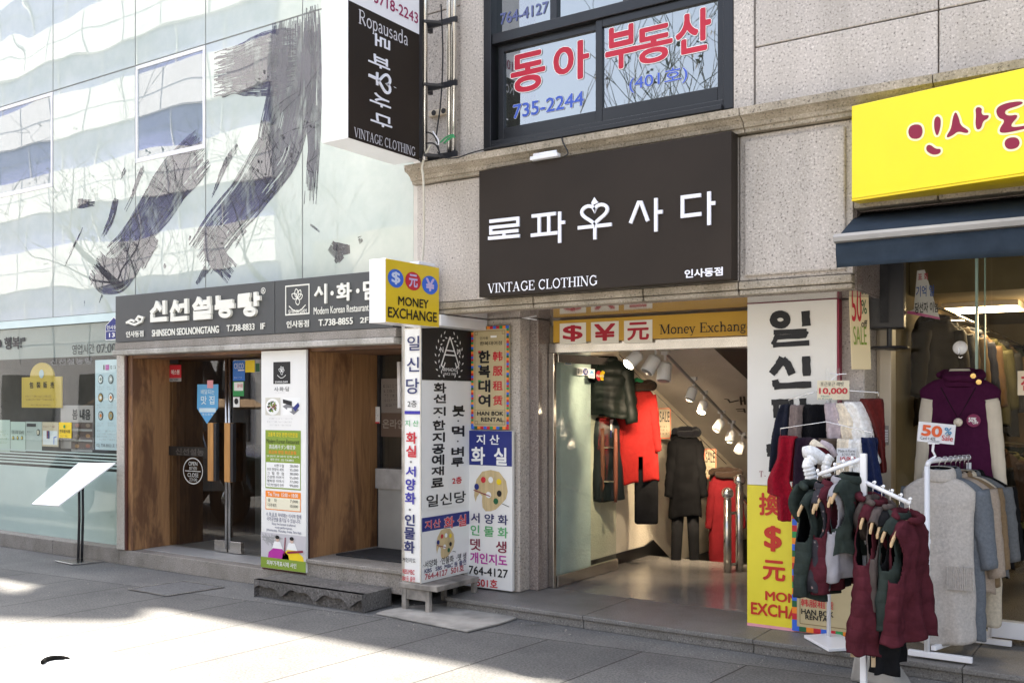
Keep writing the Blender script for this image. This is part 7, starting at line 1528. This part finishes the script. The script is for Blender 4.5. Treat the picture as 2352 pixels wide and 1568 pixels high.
for (part, mat), m_ in s.acc.items(): obj(part, m_, mat, pt_, recalc=False)

# ---------------------------------------------------------------- coats in the stair shop
FACE = YAW + .02
def inside(name, lab, cat, u, v, dep, W, H, T, m, rz=FACE, **kw):
    p = at_d(u, v, dep); g_ = garment(name, lab, cat, p, rz, W, H, T, m, group='clothes on the stair wall', **kw); return g_
def leg_pair(t, mat, z0, z1, w, spread):
    for sx in (-1, 1):
        b = MB(); b.loft([[Vector((sx * (.075 + spread * f) + w * (1 - .35 * f) * math.cos(a), w * .7 * (1 - .3 * f) * math.sin(a), z0 + (z1 - z0) * f)) for a in [2 * math.pi * k / 12 for k in range(12)]] for f in (0, .3, .6, 1)]); obj('trouser_leg', b, mat, t, local=True, smooth=True)
t_ = inside('red_coat', 'long bright red coat with dark fur collar on the stair wall', 'coat', 1463, 864, 9.5, .33, .92, .15, C_RED, sleeve=.56, sr=.062, collar='fur', seed=41, flare=1.32, slit=True)
b = MB(); b.box(-.02, .20, -.05, .05, -1.42, -.9); obj('trouser_leg', b, C_BLK, t_, local=True, bevel=.02); b = MB(); b.tube([(-.07, .02, -.06), (0, -.01, -.03), (.07, .02, -.06)], .02, 8); obj('hanger_bar', b, P('hanger_green', (.02, .2, .08)), t_, local=True)
t_ = inside('black_coat', 'black padded coat with leggings below, hanging right of the red coat', 'coat', 1574, 972, 10.0, .30, .85, .17, C_BNYL, sleeve=.58, sr=.06, neck=.06, collar='furblack', seed=42, puff=.17, pa=.006); leg_pair(t_, C_BLK, -.9, -1.68, .065, .03)
t_ = inside('red_parka', 'dark red parka with fur trimmed hood behind the steel railing', 'coat', 1664, 1066, 10.3, .30, .95, .16, cloth('dark_red_nylon', (.13, .010, .013)), sleeve=.5, sr=.06, collar='fur', seed=43)
t_ = inside('puffer_jacket', 'shiny dark green puffer jacket behind the glass door', 'jacket', 1395, 800, 9.3, .40, .54, .2, C_PUFF, sleeve=.54, seed=44, puff=.13, pa=.022, rz=FACE - .1, collar='stand')
t_ = inside('leather_skirt', 'long black leather skirt hanging under the puffer jacket', 'skirt', 1375, 935, 9.4, .40, .78, .14, C_LEA, seed=45, flare=1.25, rz=FACE - .1, collar=None, armhole=0, neck=.15)
for u, v, dep, lab, x in ((1424, 836, 10.1, 'orange edged sale poster half hidden behind the puffer jacket', 0), (1523, 968, 10.4, 'orange edged sale poster between the red and the black coat', 1), (1628, 1062, 10.7, 'orange edged sale poster between the black coat and the red parka', 2)):
    p = at_d(u - 12, v - 32, dep); w_, h_ = .14, .33
    s = Sign(thing('sale_poster', lab, 'poster', tuple(p), 'sale posters on the stair wall'), p, RX, w_, h_); s.body(P('poster_cream', (.62, .5, .33)), .004, bevel=0); s.frame((.004, .004, w_ - .004, h_ - .004), .009, OR2, 'border', 1); s.text('SALE', (.018, .04, w_ - .018, .15), BLK, .0); s.scribble((.02, .18, w_ - .02, .29), BLK, 3); s.done()
b = MB(); cable('hanging_wire', 'thin steel wire the stair shop coats hang from', [at_d(*zi(470, 150), 9.5), at_d(*zi(570, 262), 9.6), at_d(*zi(720, 415), 9.9), at_d(*zi(865, 560), 10.1), at_d(*zi(1110, 800), 10.5)], .004, CHROME, 'wire')
# steel railing
rl = thing('stair_railing', 'polished steel railing posts with ball tops at the head of the stairs', 'railing', (-3.4, 8.8, .1))
for zx, zy0, zy1, dep in ((1117, 1465, 1010, 9.25), (1188, 1460, 930, 9.30)):
    p0, p1 = at_d(*zi(zx, zy0), dep), at_d(*zi(zx, zy1), dep); b = MB(); b.tube([p0, Vector((p0.x, p0.y, p1.z))], .036, 14); b.lathe((p0.x, p0.y, p0.z), [(.06, 0), (.055, .012), (.037, .02)], 18); pp_ = obj('post', b, STEEL, rl, smooth=True)
    b = MB(); b.sphere((p0.x, p0.y, p1.z + .055), .056, 14); obj('ball', b, CHROME, pp_, smooth=True)
b = MB()
for zy in (1095, 1400): b.tube([at_d(*zi(1117, zy), 9.25), at_d(*zi(1188, zy - 6), 9.3)], .014, 8)
for q in ((1175, 905), (1175, 1090), (1175, 1400)): pass
b.tube([at_d(*zi(1188, 960), 9.3), at_d(*zi(1260, 1060), 9.9)], .022, 8); objs('rail', b, STEEL, rl, smooth=True)
# track lights
tr_ = thing('light_track', 'thin lighting track running down the sloping ceiling', 'light track', tuple(at_d(*zi(900, 300), 8.9)))
trp = [at_d(*zi(745, 140), 8.55), at_d(*zi(1225, 645), 9.6)]; b = MB(); b.tube(trp, .014, 6); obj('track', b, P('track_grey', (.25, .24, .23)), tr_)
LITM = M('lit_lamp_face', (1, .9, .7), emit=((1.0, .82, .55), 8)); SPOTW = M('spot_housing', (.75, .74, .72), .35, var=.04)
for i, (x0, y0, dx, dy, r, dep, lit, lab) in enumerate(((590, 145, -40, 40, .055, 8.3, 1, 'white spotlight cut off by the door header, shining left'), (690, 165, -45, 75, .06, 8.4, 0, 'white spotlight second from the door header'), (745, 200, -8, 85, .062, 8.5, 0, 'large white spotlight hanging straight down from the track'),
    (915, 350, -22, 60, .045, 8.9, 0, 'small white spotlight right of the large hanging one'), (978, 430, -14, 50, .042, 9.05, 1, 'lit white spotlight in the middle of the track'), (1082, 545, -25, 40, .042, 9.3, 0, 'small spotlight below the lit middle one'), (1142, 605, -10, 45, .042, 9.4, 0, 'small spotlight second from the low end of the track'), (1205, 675, -20, 42, .042, 9.55, 0, 'small spotlight at the low end of the track'))):
    a0 = at_d(*zi(x0, y0), dep); d = (at_d(*zi(x0 + dx, y0 + dy), dep - .03) - a0).normalized()
    t_ = thing('spotlight', lab, 'spotlight', tuple(a0), 'spotlights on the ceiling track'); L = r * 2.6
    b = MB(); b.tube([a0, a0 + d * L * .12, a0 + d * L * .9, a0 + d * L], [r * .75, r * .98, r, r], 18, caps=True); obj('housing', b, SPOTW, t_, smooth=False)
    b = MB(); b.tube([a0 + d * (L + .001), a0 + d * (L + .004)], r * .84, 18); obj('lens', b, LITM if lit else P('dark_lens', (.2, .2, .2)), t_)
    b = MB(); b.tube([a0 + Vector((0, 0, .09)), a0 + Vector((0, 0, .02))], .012, 8); b.box(a0.x - .03, a0.x + .03, a0.y - .02, a0.y + .02, a0.z + .07, a0.z + .10); obj('bracket', b, SPOTW, t_)
    if i != 7:  # lamps in the dark-lens heads are added for more even light
        ld = bpy.data.lights.new('spot', 'SPOT'); ld.energy = {0: 13, 1: 9, 4: 16, 2: 15, 3: 13, 5: 14, 6: 12}[i]; ld.color = (1, .80, .55); ld.spot_size = R({0: 75, 1: 46}.get(i, 85)); ld.spot_blend = .6; ld.shadow_soft_size = .04
        lo = bpy.data.objects.new('spot_lamp', ld); COL.objects.link(lo); lo.parent = t_; lo.location = d * (L + .02)
        tgt = {0: at_d(1390, 950, 9.6), 1: at_d(1470, 985, 9.5), 4: at_d(1590, 1150, 10.2), 2: at_d(1500, 1180, 9.6), 3: at_d(1540, 1040, 10.0), 5: at_d(1640, 1200, 10.4), 6: at_d(1680, 1180, 10.6)}[i]
        lo.rotation_euler = (tgt - (a0 + d * (L + .02))).to_track_quat('-Z', 'Y').to_euler()

# ---------------------------------------------------------------- inside the right hand shop
cl_ = thing('ceiling_light', 'lit oblong ceiling light inside the right hand shop', 'ceiling light', tuple(at_d(*zq(955, 215), 8.6)))
cp = at_d(*zq(955, 215), 8.6); b = MB(); b.box(cp.x - .30, cp.x + .30, cp.y - .3, cp.y + .3, 2.505, 2.55); obj('frame', b, BEIGE, cl_); b = MB(); b.box(cp.x - .28, cp.x + .28, cp.y - .28, cp.y + .28, 2.498, 2.504); obj('diffuser', b, M('lit_diffuser', (1, .9, .7), emit=((1, .74, .40), 5)), cl_)
for x_, y_, e_ in ((-.9, 9.2, 2.2), (.8, 9.6, 3.5)):
    ld = bpy.data.lights.new('shop_lamp', 'POINT'); ld.energy = e_; ld.color = (1, .74, .42); ld.shadow_soft_size = .15; lo = bpy.data.objects.new('shop_lamp_light', ld); COL.objects.link(lo); lo.location = (x_, y_, 2.35)
sg_ = 'coats on the inside rail of the right hand shop'
R0, R1 = at_d(*zq(560, 400), 7.75), at_d(*zq(1230, 700), 9.6)
rt = thing('wall_rail', 'steel garment rail inside the right hand shop', 'rail', tuple(R0)); b = MB(); b.tube([R0, R1], .012, 8)
for k in range(4): p = R0.lerp(R1, .1 + .27 * k); b.tube([p, p + Vector((-.35, 0, .02))], .008, 6)
objs('rail', b, CHROME, rt)
COLS = [('khaki brown', (.035, .024, .012)), ('black', (.01, .01, .011)), ('camel', (.14, .09, .04)), ('dark navy', (.015, .017, .03)), ('brown patterned', (.11, .065, .035)), ('olive', (.06, .055, .025)), ('charcoal', (.03, .03, .032)), ('tan', (.12, .08, .04)), ('dark green', (.02, .03, .02))]
for k, (cn_, cc_) in enumerate(COLS):
    p = R0.lerp(R1, .06 + .105 * k); garment('hanging_coat', cn_ + ' coat on the rail inside the shop glass', 'coat', p, .95 + .1 * math.sin(k * 2), .42, .85 + .1 * math.sin(k), .14, cloth('coat_' + cn_.replace(' ', '_'), cc_, rough=.6), sleeve=.55, collar='hood' if k % 3 == 0 else 'stand', seed=50 + k, group=sg_, puff=.15 if k == 0 else 0)
for k in range(6):
    u = 2215 + 26 * k; p = at_d(u, 1010 + 8 * (k % 3), 8.0 + .12 * k); cn_, cc_ = [('moss green', (.05, .045, .015)), ('mustard', (.09, .065, .02)), ('black', (.01, .01, .01)), ('dark brown', (.05, .03, .02)), ('olive', (.08, .075, .03)), ('black', (.012, .012, .012))][k]
    garment('hanging_coat', cn_ + (' jacket on the low rail behind the plum top' if k != 5 else ' jacket at the far right of the low rail'), 'jacket', p, .9, .42, .6 + .05 * (k % 3), .15, cloth('jacket_' + str(k), cc_), sleeve=.5, seed=70 + k, group='jackets on the low rail in the shop')
for k in range(14):
    u = 2060 + 23 * (k % 7 * 2 if k < 7 else (k - 7) * 2) ; up_ = k < 7; p = at_d(u, 775 + 6 * (k % 3) if up_ else 1030 + 8 * (k % 3), 9.9 + .1 * (k % 2)); cn_, cc_ = [('black', (.008, .008, .009)), ('dark brown', (.035, .022, .014)), ('deep navy', (.010, .011, .02)), ('dark olive', (.03, .028, .012)), ('charcoal', (.02, .02, .021)), ('coffee', (.05, .032, .02)), ('ink black', (.006, .006, .007))][k % 7]
    garment('hanging_coat', cn_ + (' coat high on the back wall of the right hand shop' if up_ else ' coat low on the back wall of the right hand shop'), 'coat', p, .45, .44, .95, .15, cloth('back_' + cn_.replace(' ', '_'), cc_), sleeve=.55, seed=90 + k, group='coats on the back wall of the right hand shop')
lrp0, lrp1 = at_d(2190, 1008, 7.9), at_d(2360, 1020, 8.8); lr = thing('low_rail', 'low garment rail behind the shop glass', 'rail', tuple(lrp0)); b = MB(); b.tube([lrp0, lrp1], .012, 8); b.tube([lrp0, Vector((lrp0.x, lrp0.y, .1))], .014, 8); b.tube([lrp1, Vector((lrp1.x, lrp1.y, .1))], .014, 8); objs('frame', b, CHROME, lr)
# paper banner inside the glass
pb = [on_y(*zq(*p), 7.31) for p in ((455, 152), (510, 145), (625, 515), (382, 462), (430, 440))]
s = Sign(thing('paper_banner', 'slanting white paper banner with blue and black writing and a pink edge behind the glass', 'banner', tuple(pb[3])), (pb[0].x - .2, 7.31, pb[1].z), (1, 0, 0), .6, .9)
b = MB(); b.prism(pb, (0, .004, 0)); obj('sheet', b, P('banner_paper', (.72, .68, .66)), s.root)
s.poly([(382, 452), (430, 456), (622, 498), (625, 515), (382, 470)], P('banner_pink', (.6, .12, .3)), 'edge_band', 1, zq); s.text('당선자 이범', (440, 385, 612, 465), BLK, .02, zq); s.text('기억 일', (448, 262, 582, 345), P('banner_blue', (.08, .14, .4)), .02, zq); s.text('표 회', (462, 170, 535, 225), P('banner_red', (.5, .08, .1)), .02, zq); s.done()
s = Sign(thing('small_notice', 'small cream notice with red writing stuck on the shop glass at the right edge', 'notice', tuple(on_y(*zq(1225, 990), 7.26))), on_y(*zq(1202, 897), 7.265), (1, 0, 0), .14, .16); s.body(P('notice_cream', (.78, .66, .48)), .003, bevel=0); s.text('전', (.02, .03, .09, .13), RED, .03); s.done()
kp = thing('door_keypad', 'grey door entry keypad on the beige frame behind the scarves', 'keypad', tuple(on_y(*zr(1010, 530), 7.2))); q0, q1 = on_y(*zr(985, 460), 7.2), on_y(*zr(1028, 605), 7.2)
b = MB(); b.box(q0.x, q1.x, 7.19, 7.22, q1.z, q0.z); obj('housing', b, STEEL_DULL, kp, bevel=.004); b = MB()
for i in range(5):
    for j in range(3): b.box(q0.x + .005 + j * .011, q0.x + .013 + j * .011, 7.184, 7.19, q0.z - .042 - i * .018, q0.z - .03 - i * .018)
objs('key', b, WHITE_PLASTIC, kp)

# ---------------------------------------------------------------- pavement things
cv = thing('manhole_cover', 'square paved inspection cover with studded steel rim in the pavement', 'manhole cover', tuple(on_z(*zl(1740, 220), 0)))
cq = [on_z(*zl(*p), 0) for p in ((1250, 230), (1830, 145), (2235, 210), (1650, 300))]; c0 = sum(cq, Vector()) / 4
def inset(f): return [c0.lerp(p, f) for p in cq]
b = MB()
o_, i_ = inset(1), inset(.92)
for k in range(4): b.add([o_[k] + ZU * .005, o_[(k + 1) % 4] + ZU * .005, i_[(k + 1) % 4] + ZU * .005, i_[k] + ZU * .005], [(0, 1, 2, 3)])
obj('rim', b, BLACK_METAL, cv); b = MB(); b.prism([p + ZU * .004 for p in inset(.9)], (0, 0, .004)); obj('cover', b, M('cover_stone', (0.125, 0.125, 0.125), .8, var=.35, scale=70), cv)
b = MB()
for k in range(4):
    for j in range(26): p = inset(.96)[k].lerp(inset(.96)[(k + 1) % 4], (j + .5) / 26); b.box(p.x - .007, p.x + .007, p.y - .007, p.y + .007, .005, .010)
obj('stud', b, STEEL_DULL, cv); cv.children[-1]['kind'] = 'stuff'
b = MB(); b.prism([on_z(*zb3(*p), .004) for p in ((412, 1098), (470, 1080), (560, 1062), (640, 1050), (1000, 1022), (1200, 1060), (1372, 1130), (1250, 1170), (1035, 1222), (820, 1180))], (0, 0, .014)); tag(obj('concrete_mat', b, CONCRETE, bevel=.004), 'worn flat concrete patch under the legs of the sign stand', 'concrete slab')
# carved stone step
sb = thing('stone_step', 'rough granite step block with carved wave front before the timber entrance', 'stone step', (-6.0, 6.05, 0))
b = MB(); X0, X1, Y0, Y1, H_ = -6.66, -5.40, 5.90, 6.262, .155; nx = 48
b.box(X0 + .03, X1 - .05, Y0 + .06, Y1, .0, H_ - .001)
prof_t = []
wave = lambda f: .03 + .075 * abs(math.sin(f * math.pi * 3.2 + .5)) ** .6 + .01 * math.sin(f * 40)
for i in range(nx): 
    f0, f1 = i / nx, (i + 1) / nx; xa_, xb_ = X0 + (X1 - X0) * f0, X0 + (X1 - X0) * f1
    h0, h1 = wave(f0), wave(f1); y_ = Y0 + .004 * noise.noise(Vector((f0 * 20, 0, 3)))
    b.add([(xa_, Y0, h0), (xb_, Y0, h1), (xb_, Y0, H_), (xa_, Y0, H_), (xa_, Y0 + .05, h0), (xb_, Y0 + .05, h1), (xb_, Y0 + .05, H_), (xa_, Y0 + .05, H_)], [(0, 1, 2, 3), (0, 4, 5, 1), (3, 2, 6, 7)])
    b.add([(xa_, Y0 + .05, 0), (xb_, Y0 + .05, 0), (xb_, Y0 + .05, .13), (xa_, Y0 + .05, .13)], [(0, 1, 2, 3)])
b.add([(X0, Y0, 0), (X0, Y1, 0), (X0, Y1, H_), (X0, Y0, H_), (X1, Y0, .01), (X1, Y1, .01), (X1, Y1, H_), (X1, Y0, H_)], [(0, 1, 2, 3), (4, 5, 6, 7)])
b.add([(X0, Y0, H_), (X1, Y0, H_), (X1, Y1, H_), (X0, Y1, H_)], [(0, 1, 2, 3)])
obj('block', b, BLOCK_STONE, sb)
b = MB(); b.prism([on_z(*zb3(*p), .309) for p in ((135, 692), (480, 640), (700, 640), (700, 760))], (0, 0, .012)); tag(obj('doormat', b, RUBBER), 'dark ribbed doormat on the raised step at the timber entrance', 'doormat')
ct = thing('marble_counter', 'white counter with a marble slab front seen in the dark doorway', 'counter', (-5.8, 7.1, .3))
b = MB(); q0 = on_y(*zb3(445, 140), 7.12); b.box(q0.x, -5.35, 7.08, 7.2, .306, .88); obj('cabinet', b, M('counter_white', (.26, .255, .24), .5), ct); b = MB(); b.box(q0.x - .02, -5.35, 7.06, 7.2, .881, 1.07); obj('slab', b, M('grey_marble', (.30, .29, .28), .2, var=.2, scale=9, detail=8), ct)
nt_ = Sign(thing('small_notice', 'small white notice with tiny print at the right end of the timber wall', 'notice', tuple(on_y(*z5(400, 1315), 7.19))), on_y(*z5(374, 1232), 7.19), (1, 0, 0), .115, .16); nt_.body(P('notice_white', (.7, .7, .68)), .004, bevel=0); nt_.scribble((.01, .02, .10, .12), BLK, 4); nt_.rect((.0, .145, .115, .16), RED); nt_.done()
tp = thing('tube_light', 'thin white upright tube light in the dark doorway by the sign stand', 'lamp', tuple(on_y(*z5(570, 1240), 6.9))); q0, q1 = on_y(*z5(568, 925), 6.9), on_y(*z5(572, 1240), 6.9); b = MB(); b.tube([q0, q1], .02, 10); obj('tube', b, WHITE_PLASTIC, tp, smooth=True); b = MB(); b.box(q0.x - .015, q0.x + .015, 6.91, 6.94, q1.z, q0.z); obj('holder', b, WHITE_PAINT, tp)
po = Sign(thing('online_poster', 'brown and cream poster standing inside the dark doorway', 'poster', tuple(on_y(*z5(480, 1310), 7.22))), on_y(*z5(440, 1040), 7.225), (1, 0, 0), .34, .56); po.body(P('poster_dim', (.22, .19, .17)), .004, bevel=0); po.rect((0, .33, .34, .56), P('poster_brown', (.12, .08, .06)), lvl=1); po.text('온라인', (.03, .39, .3, .48), P('poster_letters', (.3, .26, .22)), .02); po.scribble((.04, .05, .3, .28), BLK, 5); po.done()
rk = thing('stone_lump', 'small pale rough stone beside the foot of the front rack', 'stone', tuple(on_z(*zk(750, 1566), 0))); c0 = on_z(*zk(755, 1568), .0)
b = MB(); bm_pts = [(-.17, -.06, 0), (.14, -.08, 0), (.18, .08, 0), (-.12, .1, 0), (-.15, -.03, .16), (.0, -.05, .17), (.12, .05, .11), (-.10, .08, .15)]
b.add([c0 + Vector(p) for p in bm_pts], [(0, 3, 2, 1), (4, 5, 6, 7), (0, 1, 5, 4), (1, 2, 6, 5), (2, 3, 7, 6), (3, 0, 4, 7)]); obj('stone', b, CONCRETE, rk, bevel=.02)
# white board in the foreground, in full sun
wb = thing('white_board', 'low white display board with a black handle, sunlit at the near left of the pavement', 'display board', tuple(on_z(250, 1540, .25)))
hz = .30; bq = [on_z(*zl(*p), hz) for p in ((-700, 925), (870, 768), (1450, 950), (2050, 1160), (2300, 1500), (-900, 1700))]
b = MB(); b.prism(bq, (0, 0, -.03)); obj('top', b, M('white_tabletop', (.86, .86, .85), .3, var=.02), wb, bevel=.006)
b = MB(); c_ = sum(bq, Vector()) / len(bq)
for p in bq: q = c_.lerp(p, .8); b.box(q.x - .02, q.x + .02, q.y - .02, q.y + .02, 0, hz - .03)
objs('leg', b, BLACK_METAL, wb); hp_ = [on_z(*zl(*p), hz + .012) for p in ((420, 948), (440, 925), (500, 906), (570, 898), (640, 900), (692, 908))]
for _ in range(3): hp_ = [hp_[0]] + [x for i_ in range(len(hp_) - 1) for x in (hp_[i_] * .75 + hp_[i_ + 1] * .25, hp_[i_] * .25 + hp_[i_ + 1] * .75)] + [hp_[-1]]
b = MB(); n_ = len(hp_); b.tube(hp_, [.002 + .012 * math.sin(math.pi * (.25 + .74 * k / (n_ - 1))) ** .8 for k in range(n_)], 10); obj('handle', b, M('black_plastic', (.004, .004, .004), .9, spec=.1), wb, smooth=True)
s = Sign(wb, on_z(*zl(1060, 1040), hz), (1, 0, 0), 1, 1, up=(0, 1, 0)); RB = P('faded_red', (.5, .2, .14))
for st_, m_ in (([(1070, 1116), (1200, 1106), (1300, 1108)], RB), ([(1310, 1128), (1450, 1112)], RB), ([(1310, 1150), (1500, 1128)], RB), ([(1260, 1140), (1275, 1128), (1250, 1126)], BLK), ([(1240, 1045), (1265, 1070), (1300, 1082)], GREY), ([(1310, 1080), (1335, 1095), (1370, 1090), (1405, 1105)], GREY), ([(1350, 1120), (1400, 1136)], RB), ([(160, 1042), (400, 1050), (600, 1072)], GREY), ([(40, 1080), (240, 1086)], GREY)): s.stroke(st_, .008, m_, 'lettering', 1, zl)
for (part, mat), m_ in s.acc.items(): obj(part, m_, mat, wb, recalc=False)

# grit and small flakes lying along the foot of the steps and over the slabs
gr = MB(); gm_ = random.Random(21)
for k in range(420):
    if k < 200: x, y = gm_.uniform(-9.2, -1.0), 6.36 + gm_.gauss(0, .05)
    elif k < 270: x, y = gm_.uniform(-6.8, -4.6), 5.82 + gm_.gauss(0, .07)
    else: x, y = gm_.uniform(-9, -1.2), gm_.uniform(4.2, 6.4)
    s_ = gm_.uniform(.002, .006) * (1.7 if gm_.random() < .06 else 1); a_ = gm_.uniform(0, 3.14); c_, d_ = math.cos(a_) * s_, math.sin(a_) * s_; h_ = s_ * .7
    gr.add([(x - c_, y - d_, .001), (x + d_, y - c_, .001), (x + c_, y + d_, .001), (x - d_, y + c_, .001), (x, y, h_ + .001)], [(0, 1, 4), (1, 2, 4), (2, 3, 4), (3, 0, 4)])
tag(obj('grit', gr, M('pale_grit', (.35, .32, .28), .9, var=.6, scale=40)), 'scattered grit and small flakes on the pavement', 'grit', kind='stuff')
